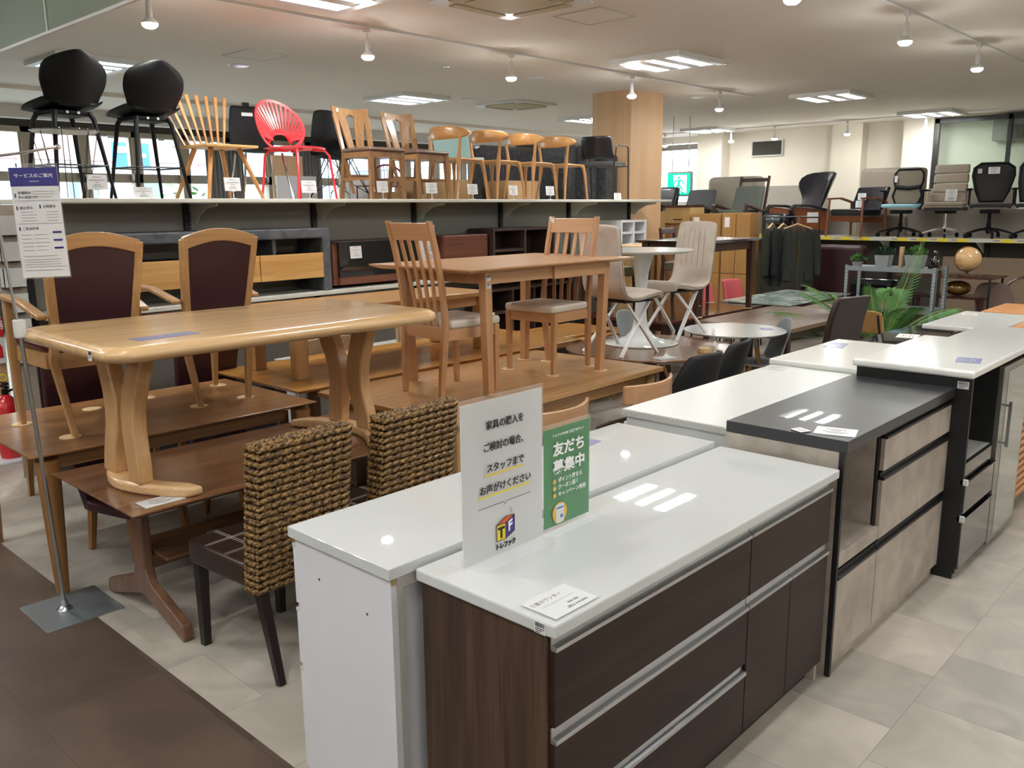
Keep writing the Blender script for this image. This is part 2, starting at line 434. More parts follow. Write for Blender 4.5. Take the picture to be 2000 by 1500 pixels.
# end wall beyond the office chairs, with its shallow piers and the blind-covered window
b = MB()
b.box(X1, X1 + .1, Y0, 10.35, 0, CEIL); b.box(X1, X1 + .1, 11.5, Y1, 0, CEIL); b.box(X1, X1 + .1, 10.35, 11.5, 0, 1.9); b.box(X1, X1 + .1, 10.35, 11.5, 3.2, CEIL)
for a, c, d in ((9.75, 10.35, .35), (6.75, 7.35, .3), (5.42, 5.95, .4)): b.box(X1 - d, X1, a, c, 0, CEIL)
struct(b.build('wall_right', 'wall_paint'))
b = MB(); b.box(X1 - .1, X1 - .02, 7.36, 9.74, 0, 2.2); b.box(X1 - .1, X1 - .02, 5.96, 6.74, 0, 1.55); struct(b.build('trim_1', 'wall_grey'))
# black framed opening at the right end of that wall
b = MB()
b.box(17.02, 17.1, 5.3, 5.38, 0, 3.3); b.box(17.02, 17.1, 2.0, 5.38, 3.22, 3.3); b.box(17.02, 17.1, 4.13, 4.19, 0, 3.3)
fr = struct(b.build('window_20', 'black_metal'))
b = MB(); b.box(17.05, 17.06, 2.0, 5.3, 0, 3.22); b.build('pane', 'clear_glass', fr)
b = MB(); b.box(17.3, 17.49, 3.3, 4.5, 2.88, 3.26); struct(b.build('trim_2', 'wall_grey'))
b = MB()
for k in range(9): b.box(17.26, 17.3, 3.4 + k*.1, 3.46 + k*.1, 2.9, 3.14)
struct(b.build('trim_3', 'vent_dark'))
# venetian blind in front of the small window
bl = thing('venetian_blind', 'white venetian blind glowing behind the green running man exit sign', 'blind', (17.42, 10.9, 2.55))
b = MB(); b.box(-.03, .03, -.56, .56, .5, .62); b.build('head_box', 'wall_grey', bl)
b = MB()
for k in range(26):
    z = .48 - k*.042; b.hexa([(-.02, -.55, z), (.02, -.55, z+.012), (.02, .55, z+.012), (-.02, .55, z)], [(-.02, -.55, z+.002), (.02, -.55, z+.014), (.02, .55, z+.014), (-.02, .55, z+.002)])
b.build('slat', 'white_board', bl)
b = MB()
for y in (-.3, .05, .4): b.cyl((-.03, y, -.62), (-.03, y, .5), .004, n=6)
b.build('cord', 'wall_grey', bl)
v = thing('wall_vent', 'dark louvred air vent high on the far white wall', 'vent', (17.49, 8.86, 2.99))
b = MB(); b.box(-.03, 0, -.36, .36, -.17, .17); b.build('frame', 'edge_grey', v)
b = MB(); b.box(-.034, -.031, -.33, .33, -.14, .14); b.build('opening', 'black_board', v)
b = MB()
for k in range(30): b.box(-.05, -.036, -.33 + k*.022, -.322 + k*.022, -.14, .14)
b.build('louvre', 'vent_dark', v)

# window wall: bays of .83 m, upper and lower sashes
BW = .83; NB = 15; WX = 2.32
WALLH = [(0, .75), (3.0, CEIL)]
b = MB(); b.box(X0, WX, Y1, Y1 + .2, 0, CEIL); b.box(WX + NB*BW, X1, Y1, Y1 + .2, 0, CEIL); b.box(WX, WX + NB*BW, Y1, Y1 + .2, 0, .75); b.box(WX, WX + NB*BW, Y1, Y1 + .2, 3.06, CEIL)
struct(b.build('wall_back', 'wall_dark'))
for k in range(NB):
    x = WX + k*BW; b = MB()
    y0, y1 = Y1 - .06, Y1 + .12
    b.box(x, x+.07, y0, y1, .75, 3.06); b.box(x+BW-.07, x+BW, y0, y1, .75, 3.06)
    b.box(x, x+BW, y0, y1, 2.26, 2.4); b.box(x, x+BW, y0, y1, 2.98, 3.06); b.box(x, x+BW, y0, y1, .75, .85)
    b.box(x+.07, x+.1, y0+.03, y1-.04, 2.4, 2.98); b.box(x+BW-.1, x+BW-.07, y0+.03, y1-.04, 2.4, 2.98)
    fr = struct(b.build('window_%d' % (k+1), 'frame_paint'))
    b = MB(); b.box(x+.07, x+BW-.07, Y1+.03, Y1+.036, .85, 2.26); b.box(x+.1, x+BW-.1, Y1+.03, Y1+.036, 2.4, 2.98); b.build('pane', 'clear_glass', fr)
    b = MB(); b.box(x+BW/2-.05, x+BW/2+.05, Y1-.1, Y1-.05, 2.95, 2.99); b.box(x+BW-.14, x+BW-.09, Y1-.12, Y1-.06, 2.3, 2.4); b.build('latch', 'steel', fr)
b = MB(); b.box(X0, 14.9, 13.75, 13.95, 3.12, CEIL - .05); struct(b.build('trim_4', 'valance'))
b = MB(); b.box(9.97, 10.74, 7.06, 7.72, 0, CEIL); struct(b.build('wall_column', 'column_veneer'))
# outside the windows
b = MB(); b.box(-20, 40, Y1 + .2, 60, -.3, -.15); tag(b.build('street', 'road'), 'pale sunlit street beyond the windows', 'street')['kind'] = 'structure'
def house(x0, x1, y, h, mat, roof, label):
    t = thing('house', label, 'house', ((x0+x1)/2, y, -.15)); w_ = (x1-x0)/2
    b = MB(); b.box(-w_, w_, 0, 5, 0, h); b.build('wall', mat, t)
    b = MB(); b.hexa([(-w_-.4, -.5, h), (w_+.4, -.5, h), (w_+.4, 5.4, h), (-w_-.4, 5.4, h)], [(-w_*.3, 1.8, h+1.5), (w_*.3, 1.8, h+1.5), (w_*.3, 3, h+1.5), (-w_*.3, 3, h+1.5)]); b.build('roof', roof, t)
    for k in (-.55, .1, .6):
        b = MB(); b.box(w_*k - .35, w_*k + .35, -.04, 0, h*.55, h*.55 + 1.0); b.build('window', 'roof_grey', t)
house(5.5, 13, 25, 3.3, 'facade_white', 'roof_red', 'white house with a reddish roof outside the left windows')
house(14, 21, 28, 4.0, 'facade_blue', 'roof_grey', 'pale blue house with a grey roof outside the windows')
house(23, 34, 26, 3.5, 'facade_white', 'roof_grey', 'white house with grey roof far right outside the windows')
t = thing('street_sign', 'blue and white signboard on a pole outside the left window', 'sign', (9.6, 21.8, -.15))
b = MB(); b.cyl((0, 0, 0), (0, 0, 4.2), .09); b.build('pole', 'pipe_white', t)
b = MB(); b.box(-.45, .45, -.08, 0, 3.0, 3.6); b.build('board', 'sign_blue', t)
b = MB(); b.box(-.35, -.05, -.1, -.08, 3.35, 3.5); b.box(.05, .35, -.1, -.08, 3.25, 3.35); b.build('panel', 'white_ink', t)
random.seed(3)
b = MB()
for k in range(420):
    c = Vector((random.gauss(0, .45), random.gauss(0, .3), 1.2 + random.gauss(0, .5))); a = random.random()*6; s_ = .12
    d1 = Vector((math.cos(a), math.sin(a), random.uniform(-.6, .6)))*s_; d2 = Vector((-math.sin(a), math.cos(a), random.uniform(-.6, .6)))*s_
    b.f([b.v(c-d1), b.v(c-d2*.5), b.v(c+d1), b.v(c+d2*.5)])
t = thing('bush', 'green leafy bush outside the window between the bar stools', 'bush', (8.1, 17.2, 0))
b.build('foliage', 'plant_green', t, smooth=False)
b = MB(); b.cyl((0, 0, -.15), (0, 0, 1.1), .06); b.build('stem', 'plant_stem', t)
def car(x, y, mat, label):
    t = thing('car', label, 'car', (x, y, -.15)); P = [(-2, .3), (-2, .8), (-1.5, .95), (-.9, 1.42), (.7, 1.42), (1.2, .98), (2, .85), (2.05, .3)]
    b = MB(); b.prism(P, -.8, .8, 'y'); b.build('body', mat, t, bevel=.06)
    b = MB(); b.prism([(-1.35, .98), (-.86, 1.36), (.65, 1.36), (1.02, .98)], -.83, .83, 'y'); b.build('window', 'black_gloss', t)
    for wx in (-1.25, 1.25):
        b = MB(); b.cyl((wx, -.84, .32), (wx, -.6, .32), .32); b.build('wheel', 'black_plastic', t)
car(6.2, 19.8, 'car_paint', 'dark parked car outside the window behind the two black bar stools')
car(12.6, 18.0, 'car_red', 'red car parked outside, behind the twin slatted brown chairs')

# ---------------------------------------------------------------- ceiling fixtures
def make_fixture():
    t = thing('ceiling_light', 'x', 'ceiling light'); s = .44
    b = MB()
    for a in ((-s, s, -s, -s+.08), (-s, s, s-.08, s), (-s, -s+.08, -s+.08, s-.08), (s-.08, s, -s+.08, s-.08)): b.box(*a, -.05, 0)
    for y in (-.13, .13): b.box(-s+.08, s-.08, y-.07, y+.07, -.045, 0)
    b.build('frame', 'lamp_white', t)
    for y in (-.24, 0, .24):
        b = MB(); b.box(-s+.1, s-.1, y-.055, y+.055, -.035, -.012); b.build('light_strip', 'tube_light', t)
    return t
LL = {(3.9, 5.43): 'square three-strip ceiling light at the top edge, left of the air conditioner',
      (8.3, 5.43): 'largest square ceiling light, with three bright strips, left of the wood clad column',
      (12.6, 5.43): 'square three-strip ceiling light right of the column, nearer than the two beyond',
      (16.25, 5.2): 'square ceiling light nearest the black framed opening',
      (3.9, 9.75): 'ceiling light half hidden between the two black bar stools',
      (8.3, 9.75): 'square ceiling light above the pair of slatted brown chairs',
      (12.6, 9.75): 'ceiling light seen just left of the column behind the curved-back chairs',
      (16.2, 9.5): 'square ceiling light just right of the column near the exit sign'}
F0 = None; offs = 0
pts = list(LL) + [(x, y) for x in (-4.8, -.4, 3.9, 8.3, 12.6) for y in (1.1, -3.2)] + [(-.4, 5.43), (-.4, 9.75), (-4.8, 5.43)]
for p in pts:
    lab = LL.get(p, 'square ceiling light outside the picture over the aisle')
    if F0 is None: F0 = o = make_fixture(); o.location = (*p, CEIL)
    else: o = dup(F0, (*p, CEIL))
    o['label'] = lab; o['group'] = 'square ceiling lights'
# tracks and pendants
def track(name, x0, x1, y0, y1, label):
    b = MB(); b.box(x0, x1, y0, y1, CEIL - .022, CEIL); tag(b.build(name, 'lamp_white'), label, 'lighting track')
track('light_track', 2.4, 11.9, 6.235, 6.265, 'long ceiling track carrying the bulbs over the tables')
track('light_track', -4.0, 2.3, 6.235, 6.265, 'added unseen ceiling track with fill bulbs over the left aisle')  # this and the next two are unseen, added to hold the fill bulbs
track('light_track', -4.0, 3.9, 2.675, 2.705, 'added unseen ceiling track with fill bulbs above the near aisle')
track('light_track', -4.0, 11.5, -1.715, -1.685, 'added unseen ceiling track with fill bulbs behind the camera')
track('light_track', 4.0, 14, 2.675, 2.705, 'ceiling track at the upper right carrying two bulbs')
track('light_track', 16.45, 16.48, 2.8, 11.0, 'ceiling track running along the far white wall')
def make_pendant():
    t = thing('pendant_bulb', 'x', 'pendant lamp')
    b = MB(); b.box(-.02, .02, -.02, .02, -.06, -.022); b.build('track_adapter', 'lamp_white', t)
    b = MB(); b.cyl((0, 0, -.1), (0, 0, -.06), .006); b.lathe([(.0, -.21), (.02, -.21), (.024, -.19), (.02, -.12), (.014, -.1), (.0, -.1)], n=16); b.build('socket', 'lamp_white', t)
    b = MB(); b.lathe([(.0, -.262), (.04, -.262), (.056, -.255), (.058, -.245), (.034, -.225), (.022, -.21), (0, -.21)], n=20); b.build('shade', 'lamp_white', t, smooth=True)
    b = MB(); b.lathe([(0, -.288), (.03, -.284), (.046, -.274), (.054, -.262), (0, -.262)], n=20); b.build('bulb', 'bulb_light', t, smooth=True)
    return t
PL = [(2.98, 'bulb at upper left above the two black bar stools'), (4.9, 'second bulb from the left, over the red chair'), (6.72, 'bulb over the row of curved-back wooden chairs'),
      (8.83, 'bulb hanging in front of the wood clad column'), (10.88, 'bulb just right of the wood clad column')]
P0 = None
def pend(x, y, lab):
    global P0
    if P0 is None: P0 = o = make_pendant(); o.location = (x, y, CEIL)
    else: o = dup(P0, (x, y, CEIL))
    o['label'] = lab; o['group'] = 'white bulbs on ceiling tracks'
for x, l in PL: pend(x, 6.25, l)
for x, l in ((5.55, 'bulb cut by the top edge right of the ceiling hatch'), (7.6, 'upper right bulb, larger of the two on the near right track'), (9.6, 'upper right bulb nearer the right edge of the picture')): pend(x, 2.69, l)
for y, l in ((10.75, 'small far bulb just right of the column above the blind'), (9.15, 'small far bulb above the exit sign wall, left of the vent'), (8.2, 'small far bulb beside the wall vent'), (6.75, 'small far bulb over the wooden armchair'), (5.36, 'small far bulb beside the black framed opening')): pend(16.465, y, l)
# unseen bulbs added to brighten the left tables and the white counter side
for x, y in [(x, 6.25) for x in (-2.9, -.95, 1.0)] + [(x, 2.69) for x in (-2.8, -.9, 1.0)] + [(x, -1.7) for x in (-2.9, -.9, 1.1, 3.1, 5.1, 7.1)]: pend(x, y, 'added unseen fill bulb over the near part of the shop')
# air conditioners, hatches, downlights
def make_ac():
    t = thing('air_conditioner', 'x', 'air conditioner'); s = .46
    b = MB(); b.prism(rrect(-s, s, -s, s, .06), -.03, 0); b.build('panel', 'lamp_white', t, bevel=.008)
    b = MB(); b.prism(rrect(-.26, .26, -.26, .26, .03), -.036, -.0305); b.build('grille', 'ac_beige', t)
    for k in range(4):
        b = MB(); b.M = Matrix.Rotation(k*PI/2, 4, 'Z'); b.box(-.27, .27, -.4, -.31, -.042, -.031); b.build('louvre', 'ac_beige', t, bevel=.004)
    return t
ac = make_ac(); ac.location = (5.08, 4.72, CEIL); ac['label'] = 'beige ceiling air conditioner cut by the top edge of the picture'
a2 = dup(ac, (10.1, 9.3, CEIL)); a2['label'] = 'beige ceiling air conditioner far away, just left of the column'
for p, lab in (((6.02, 4.65), 'square ceiling access hatch beside the air conditioner'), ((5.0, 8.2), 'faint square ceiling hatch above the wooden spindle chair')):
    t = thing('ceiling_hatch', lab, 'hatch', (*p, CEIL)); s = .25; b = MB()
    for a in ((-s, s, -s, -s+.02), (-s, s, s-.02, s), (-s, -s+.02, -s+.02, s-.02), (s-.02, s, -s+.02, s-.02)): b.box(*a, -.006, 0)
    b.build('frame', 'edge_grey', t); b = MB(); b.box(-s+.02, s-.02, -s+.02, s-.02, -.003, 0); b.build('panel', 'ceiling_paint', t)
DL = [((5.2, 8.9), 'round ceiling vent above the spindle chair', 'steel'), ((9.1, 9.3), 'grey round ceiling speaker left of the column', 'edge_grey'), ((9.3, 6.6), 'round downlight above the column on its left', 'lamp_white'), ((11.4, 6.9), 'round downlight right of the column top', 'lamp_white'), ((8.3, 7.3), 'small round downlight left of the column', 'lamp_white'), ((2.6, 5.4), 'round ceiling fitting seen through the glass smoke curtain', 'lamp_white')]
for (x, y), lab, mt in DL:
    b = MB(); b.lathe([(0, -.012), (.07, -.012), (.1, -.01), (.11, 0), (0, 0)], n=28); o = b.build('downlight', mt, smooth=True); o.location = (x, y, CEIL); tag(o, lab, 'downlight')
for (x, y), lab in (((5.05, 4.05), 'tiny sprinkler head below the ceiling hatch'), ((9.0, 5.1), 'tiny sprinkler head beside the largest ceiling light'), ((6.9, 7.4), 'tiny sprinkler head above the red chair')):
    t = thing('sprinkler', lab, 'sprinkler', (x, y, CEIL)); b = MB(); b.lathe([(0, -.008), (.03, -.008), (.032, 0), (0, 0)]); b.build('rose', 'steel', t, smooth=True); b = MB(); b.cyl((0, 0, -.035), (0, 0, -.008), .006); b.lathe([(0, -.04), (.015, -.04), (.015, -.036), (0, -.036)]); b.build('head', 'steel', t)
t = thing('smoke_curtain', 'hanging glass smoke curtain with a pale lower rail, top left corner', 'glass panel', (2.09, 6, CEIL))
for k, (a, c) in enumerate(((-7, -3.6), (-3.58, -.31), (-.29, 3), (3.02, 6.3))):
    b = MB(); b.box(-.004, .004, a, c, -.5, 0); b.build('pane', 'smoke_glass', t)
    b = MB(); b.box(-.006, .006, c, c + .018, -.5, 0); b.build('joint_strip', 'lamp_white', t)
b = MB(); b.box(-.009, .009, -7, 6.3, -.515, -.499); b.build('rail', 'lamp_white', t)
# exit sign
t = thing('exit_sign', 'green running man exit sign hanging beside the wood clad column', 'exit sign', (13.5, 8.5, .07))
ex = t; t.rotation_euler = (0, 0, -PI/2 + math.radians(14))
b = MB(); b.box(-.22, .22, .0, .12, 1.9, 2.33); b.build('housing', 'edge_grey', t, bevel=.01)
b = MB(); b.box(-.205, .205, -.008, 0, 1.93, 2.3); b.build('panel', 'exit_green', t)
b = MB(); b.prism([(.0, 1.96), (.14, 1.96), (.14, 2.27), (-.1, 2.27), (-.1, 2.12), (-.03, 2.02)], -.012, -.008, 'y'); b.build('doorway', 'exit_white', t)
b = MB(); b.M = Matrix.Translation((0, -.016, 0))
b.cyl((.0, .0, 2.225), (.0, .003, 2.225), .024)
for pp, r_ in (([(.005, 0, 2.18), (-.005, 0, 2.09)], .021), ([(.0, 0, 2.185), (-.06, 0, 2.165), (-.1, 0, 2.11)], .013), ([(.01, 0, 2.185), (.065, 0, 2.165), (.1, 0, 2.11)], .013), ([(-.01, 0, 2.1), (-.065, 0, 2.03), (-.12, 0, 1.96)], .018), ([(0, 0, 2.09), (.06, 0, 2.045), (.045, 0, 1.975), (.1, 0, 1.965)], .016)):
    b.tube(pp, r_, 8, upv=(0, 1, 0))
b.build('running_figure', 'exit_green', t)
b = MB()
for x in (-.15, .15): b.cyl((x, .06, 2.33), (x, .06, CEIL-.07), .008)
b.build('suspension_rod', 'steel', t)

# ================================================================ KITCHEN COUNTERS (front row faces -y, back row faces +y)
def handle_rail(name, x0, x1, y, z1, h, mat, par, sgn=-1):
    """J-shaped pull running along x with its open side up; y is the front plane"""
    P = [(0, z1), (0, z1 - h), (sgn*.022, z1 - h), (sgn*.022, z1 - h + .012), (sgn*.006, z1 - h + .016), (sgn*.006, z1)]
    b = MB(); b.prism([(y + p[0], p[1]) for p in P], x0, x1, 'x'); return b.build(name, mat, par, bevel=.0015)
def slab(t, x0, x1, y0, y1, z0, z1, mat, bev=.004, name='countertop', label=None):
    b = MB(); b.box(x0, x1, y0, y1, z0, z1); return b.build(name, mat, t, bevel=bev, seg=3, label=label)
def front(t, name, x0, x1, z0, z1, y, mat, th=.018):
    b = MB(); b.box(x0, x1, y - th, y, z0, z1); return b.build(name, mat, t, bevel=.001)

# 1 dark wood-grain counter, nearest
t = thing('kitchen_counter', 'glossy white topped counter with dark wood fronts and long metal pulls, nearest', 'kitchen counter', (1.40, 1.18, 0))
b = MB(); L_ = 1.62
b.box(.012, .03, .035, .48, .0, .815); b.build('side_panel', 'dark_side', t, bevel=.001)
b = MB(); b.box(L_-.03, L_-.012, .035, .48, 0, .815); b.build('side_panel', 'concrete_beige', t)
b = MB(); b.box(.03, L_-.03, .05, .48, .07, .8); b.build('carcass', 'dark_core', t)
b = MB(); b.box(.03, L_-.03, .07, .09, 0, .07); b.build('plinth', 'dark_front', t)
slab(t, 0, L_, 0, .492, .815, .85, 'white_gloss', .006)
yf = .035
def drawer(x0, x1, z0, z1, nm, pull=.042):
    d = front(t, nm, x0, x1, z0, z1 - pull, yf, 'dark_front')
    handle_rail('pull', x0, x1, yf - .002, z1, pull, 'aluminium', d)
drawer(.02, .985, .57, .812, 'drawer'); drawer(.02, .985, .335, .566, 'drawer'); drawer(.02, .985, .085, .331, 'drawer', .038)
drawer(.99, 1.6, .57, .812, 'drawer'); drawer(.99, 1.292, .085, .566, 'door'); drawer(1.296, 1.6, .085, .566, 'door')
c1 = t
# barcode sticker on the worktop edge
def barcode(par, M, w_=.035, h_=.03, name='sticker'):
    b = MB(); b.M = M; b.box(-w_/2, w_/2, -h_/2, h_/2, 0, .0006); o = b.build(name, 'paper', par)
    b = MB(); b.M = M; x = -w_*.42; random.seed(5)
    while x < w_*.4:
        d = random.choice((.0005, .001, .0014)); b.box(x, x + d, .002, h_*.42, .0006, .0009); x += d + random.choice((.0006, .001))
    for k, ww in enumerate((.8, .6, .4)): b.box(-w_*.4, -w_*.4 + w_*ww, -h_*.1 - k*.005, -h_*.1 - k*.005 + .002, .0006, .0009)
    b.build('barcode', 'ink', o); return o
def MX(o, x, y, z): # matrix from origin and 3 axes
    m = Matrix((Vector(x), Vector(y), Vector(z))).transposed().to_4x4(); m.translation = Vector(o); return m
barcode(c1, MX((-.0005, .045, .832), (0, -1, 0), (0, 0, 1), (-1, 0, 0)))

# 2 white counter behind it, seen from its unfinished back
t = thing('kitchen_counter', 'white counter seen from its plain back corner, beside the woven chairs', 'kitchen counter', (1.32, 1.685, 0))
slab(t, 0, 1.68, 0, .48, .835, .868, 'white_gloss', .002)
b = MB(); b.box(.01, .03, .006, .455, .0, .834); b.build('side_panel', 'white_board', t, bevel=.001)
b = MB(); b.box(1.65, 1.67, .0, .455, .0, .834); b.build('side_panel', 'white_board', t)
b = MB(); b.box(.03, 1.65, .02, .026, .03, .79); b.box(.03, 1.65, .03, .45, .06, .83); b.build('carcass', 'white_board', t)
b = MB(); b.box(.03, 1.65, .004, .02, .8, .834); b.box(.03, .05, .004, .02, 0, .8); b.build('back_batten', 'edge_grey', t)
b = MB(); b.box(.012, .024, .0, .0055, .818, .834); b.build('notch', 'tan_ply', t)
b = MB()
for y, z in ((.115, .70), (.34, .735), (.115, .18)): b.cyl((.0092, y, z), (.0098, y, z), .0045, n=12)
b.build('screw_hole', 'brown_seat', t)
b = MB()
for z in (.78, .73, .66, .55, .43, .3, .16): b.cyl((.06, .0195, z), (.06, .0199, z), .002, n=8)
b.build('nail', 'ink_grey', t)
for z0, z1 in ((.62, .8), (.42, .59), (.06, .39)):
    for xa, xb in ((.012, .83), (.84, 1.665)):
        b = MB(); b.box(xa, xb, .457, .475, z0, z1); d = b.build('drawer', 'white_board', t, bevel=.001)
        handle_rail('pull', xa, xb, .458, z1 + .028, .028, 'white_semi', d, 1)

# 3 beige stone effect counter with black top
t = thing('kitchen_counter', 'matte black topped counter with beige stone effect drawers and an open bay', 'kitchen counter', (3.05, 1.17, 0)); W = 1.285
slab(t, 0, W, 0, .495, .905, .95, 'black_top', .0015)
b = MB(); b.box(.0, .018, .03, .495, 0, .904); b.build('side_panel', 'concrete_beige', t)
b = MB(); b.box(W-.02, W, .03, .495, 0, .904); b.build('side_panel', 'black_board', t)
b = MB(); b.box(.0, .018, .01, .03, .0, .904); b.build('side_edge', 'black_board', t)
b = MB(); b.box(.4, .42, .03, .48, .06, .9); b.build('divider', 'black_board', t)
b = MB(); b.box(.018, .4, .45, .48, .5, .904); b.box(.396, .4, .04, .45, .5, .9); b.box(.018, .4, .03, .45, .49, .505); b.build('open_bay', 'concrete_beige', t)
b = MB(); b.box(.42, W-.02, .05, .48, .06, .9); b.box(.018, .4, .05, .48, .06, .49); b.build('carcass', 'black_board', t)
b = MB(); b.box(.01, W, .035, .05, 0, .055); b.build('plinth', 'concrete_beige', t)
for x0, x1, z0, z1, nm, pl in ((.425, W-.005, .735, .9, 'drawer', .03), (.425, W-.005, .44, .725, 'drawer', .03), (.425, W-.005, .06, .425, 'drawer', .03), (.022, .418, .445, .5, 'drawer', 0), (.022, .418, .06, .425, 'door', .03)):
    d = front(t, nm, x0, x1, z0, z1 - pl, .03, 'concrete_beige')
    if pl: handle_rail('pull', x0, x1, .028, z1, pl, 'black_metal', d)
# 4 speckled counter (back row)
t = thing('kitchen_counter', 'pale speckled stone topped counter behind the matte black one', 'kitchen counter', (3.17, 1.70, 0))
slab(t, 0, 1.5, 0, .57, .85, .885, 'speckle', .006)
b = MB(); b.box(.015, 1.485, .02, .55, .06, .85); b.box(.015, .035, .0, .02, .0, .85); b.build('carcass', 'white_semi', t)
for k in range(3):
    b = MB(); b.box(.02 + k*.49, .5 + k*.49, .551, .57, .08, .82); b.build('door', 'white_board', t, bevel=.001)
b = MB(); b.box(.02, 1.48, .05, .5, 0, .06); b.build('plinth', 'white_board', t)
# 5 small white counter
t = thing('kitchen_counter', 'small plain white topped counter between the speckled one and the tall dark cabinet', 'kitchen counter', (4.70, 1.765, 0))
slab(t, 0, 1.0, 0, .54, .875, .912, 'white_top', .008)
b = MB(); b.box(.03, .97, .02, .5, 0, .845); b.build('carcass', 'white_board', t)
b = MB(); b.box(.012, .988, .01, .53, .845, .875); b.build('under_frame', 'white_board', t)
for k in range(2):
    b = MB(); b.box(.035 + k*.47, .5 + k*.465, .501, .52, .05, .84); b.build('door', 'white_board', t, bevel=.001)
# 6 black cabinet with white top
t = thing('kitchen_counter', 'tall glossy black cabinet with thick white top, open bay and glass door', 'kitchen counter', (4.32, 1.10, 0)); W = 1.03
slab(t, -.02, W+.02, -.01, .56, 1.0, 1.038, 'white_top', .012)
b = MB(); b.box(0, .02, .01, .54, 0, 1.0); b.build('side_panel', 'black_board', t)
b = MB(); b.box(W-.02, W, .01, .54, 0.03, 1.0); b.build('side_panel', 'black_board', t)
b = MB(); b.box(.02, .5, .5, .52, .03, 1.0); b.box(.02, W-.02, .02, .52, .03, .5); b.box(.5, .52, .01, .52, .03, 1.0); b.box(.52, W-.02, .03, .52, .5, .98); b.build('carcass', 'black_board', t)
b = MB(); b.box(.02, .5, .02, .49, .565, .585); b.build('shelf', 'white_semi', t)
b = MB(); b.box(.02, .5, -.0, .02, .51, .585); b.build('sliding_tray', 'grey_gloss', t, bevel=.002)
for z0, z1 in ((.335, .49), (.05, .305)):
    b = MB(); b.box(.015, .5, -.01, .015, z0, z1); d = b.build('drawer', 'grey_gloss', t, bevel=.002)
    b = MB(); b.box(.015, .5, -.02, .0, z1 + .0, z1 + .008); b.build('pull', 'black_gloss', d)
    b = MB(); b.box(.0, .015, -.022, .015, z1 - .01, z1 + .022); b.build('end_cap', 'white_semi', d, bevel=.004)
b = MB(); b.box(.505, W, -.012, .012, .03, .985); d = b.build('glass_door', 'dark_glass', t, bevel=.002)
b = MB(); b.box(.6, W-.02, -.0135, -.0125, .06, .95); b.build('pane', 'frost_glass', d)
b = MB(); b.box(.56, .575, -.05, -.035, .56, .8); b.box(.56, .575, -.04, -.012, .575, .585); b.box(.56, .575, -.04, -.012, .775, .785); b.build('handle', 'steel', d)
b = MB(); b.box(.0, .02, -.0, .01, .03, 1.0); b.build('front_edge', 'black_board', t)
barcode(t, MX((-.0005, .04, .965), (0, -1, 0), (0, 0, 1), (-1, 0, 0)), .05, .035)
# 7 grey glass cabinet beyond, partly in frame
t = thing('kitchen_counter', 'grey glass fronted cabinet with louvred wooden lower edge at the right edge', 'kitchen counter', (5.42, 1.12, 0))
slab(t, 0, 1.0, 0, .5, .96, .99, 'white_top', .006)
b = MB(); b.box(.01, .99, .03, .49, .05, .96); b.build('carcass', 'orange_cab', t)
for k in range(12): 
    b = MB(); b.box(.03, .97, .008, .028, .1 + k*.045, .125 + k*.045); b.build('louvre', 'orange_pine', t)
# 8 glass black top, back row
t = thing('kitchen_counter', 'brown glass topped black counter with reflections, behind the thick white top', 'kitchen counter', (5.74, 1.72, 0))
slab(t, 0, 1.14, 0, .52, .86, .885, 'black_gloss', .002)
b = MB(); b.box(.01, 1.13, .01, .51, 0, .86); b.build('carcass', 'espresso_x', t)
# 9 far white counter
t = thing('kitchen_counter', 'far plain white counter with a price sheet, in front of the steel plant rack', 'kitchen counter', (6.90, 1.62, 0))
slab(t, 0, 1.1, 0, .53, .862, .9, 'white_top', .004)
b = MB(); b.box(.02, 1.08, .02, .51, 0, .862); b.build('carcass', 'white_board', t)
# 10 orange pine top
t = thing('kitchen_counter', 'orange wood topped white cabinet at the right edge of the picture', 'kitchen counter', (6.45, 1.09, 0))
slab(t, 0, 1.4, 0, .5, .875, .905, 'orange_pine', .003)
b = MB(); b.box(.02, 1.38, .02, .48, 0, .875); b.build('carcass', 'white_board', t)
t = thing('kitchen_counter', 'second orange wood top glimpsed far behind the white counter', 'kitchen counter', (8.15, 1.62, 0))
slab(t, 0, .8, 0, .45, .86, .89, 'orange_pine', .003)
b = MB(); b.box(.02, .78, .02, .43, 0, .86); b.build('carcass', 'white_board', t)

# ---------------------------------------------------------------- signs on the counter
t = thing('counter_sign', 'tall white sign in a clear stand with black Japanese lettering and cube logo', 'sign', (1.643, 1.57, .8505))
W, H = .33, .46
b = MB(); b.box(-W/2, W/2, -.065, .055, 0, .003); b.build('acrylic_base', 'acrylic', t)
b = MB(); b.box(-W/2, W/2, -.0045, -.0025, .003, H); b.box(-W/2, W/2, .0025, .0045, .003, H); b.build('acrylic_sleeve', 'acrylic', t)
b = MB(); b.box(-W/2 + .004, W/2 - .004, -.001, .001, .004, H - .012); sh = b.build('paper_sheet', 'paper', t)
SX = lambda x, z, y=-.0056: MX((x, y, z), (1, 0, 0), (0, 0, 1), (0, -1, 0))
for s_, z in (('家具の購入を', .378), ('ご検討の場合、', .318), ('スタッフまで', .258), ('お声がけください', .2)):
    text(s_, .0265, SX(.004, z), 'ink', t, sx=.95 if len(s_) < 8 else .98, bold=.0003)
b = MB(); b.box(-.078, .078, -.0055, -.0047, .238, .242); b.box(-.105, .105, -.0055, -.0047, .18, .184); b.build('underline', 'yellow_ink', t)
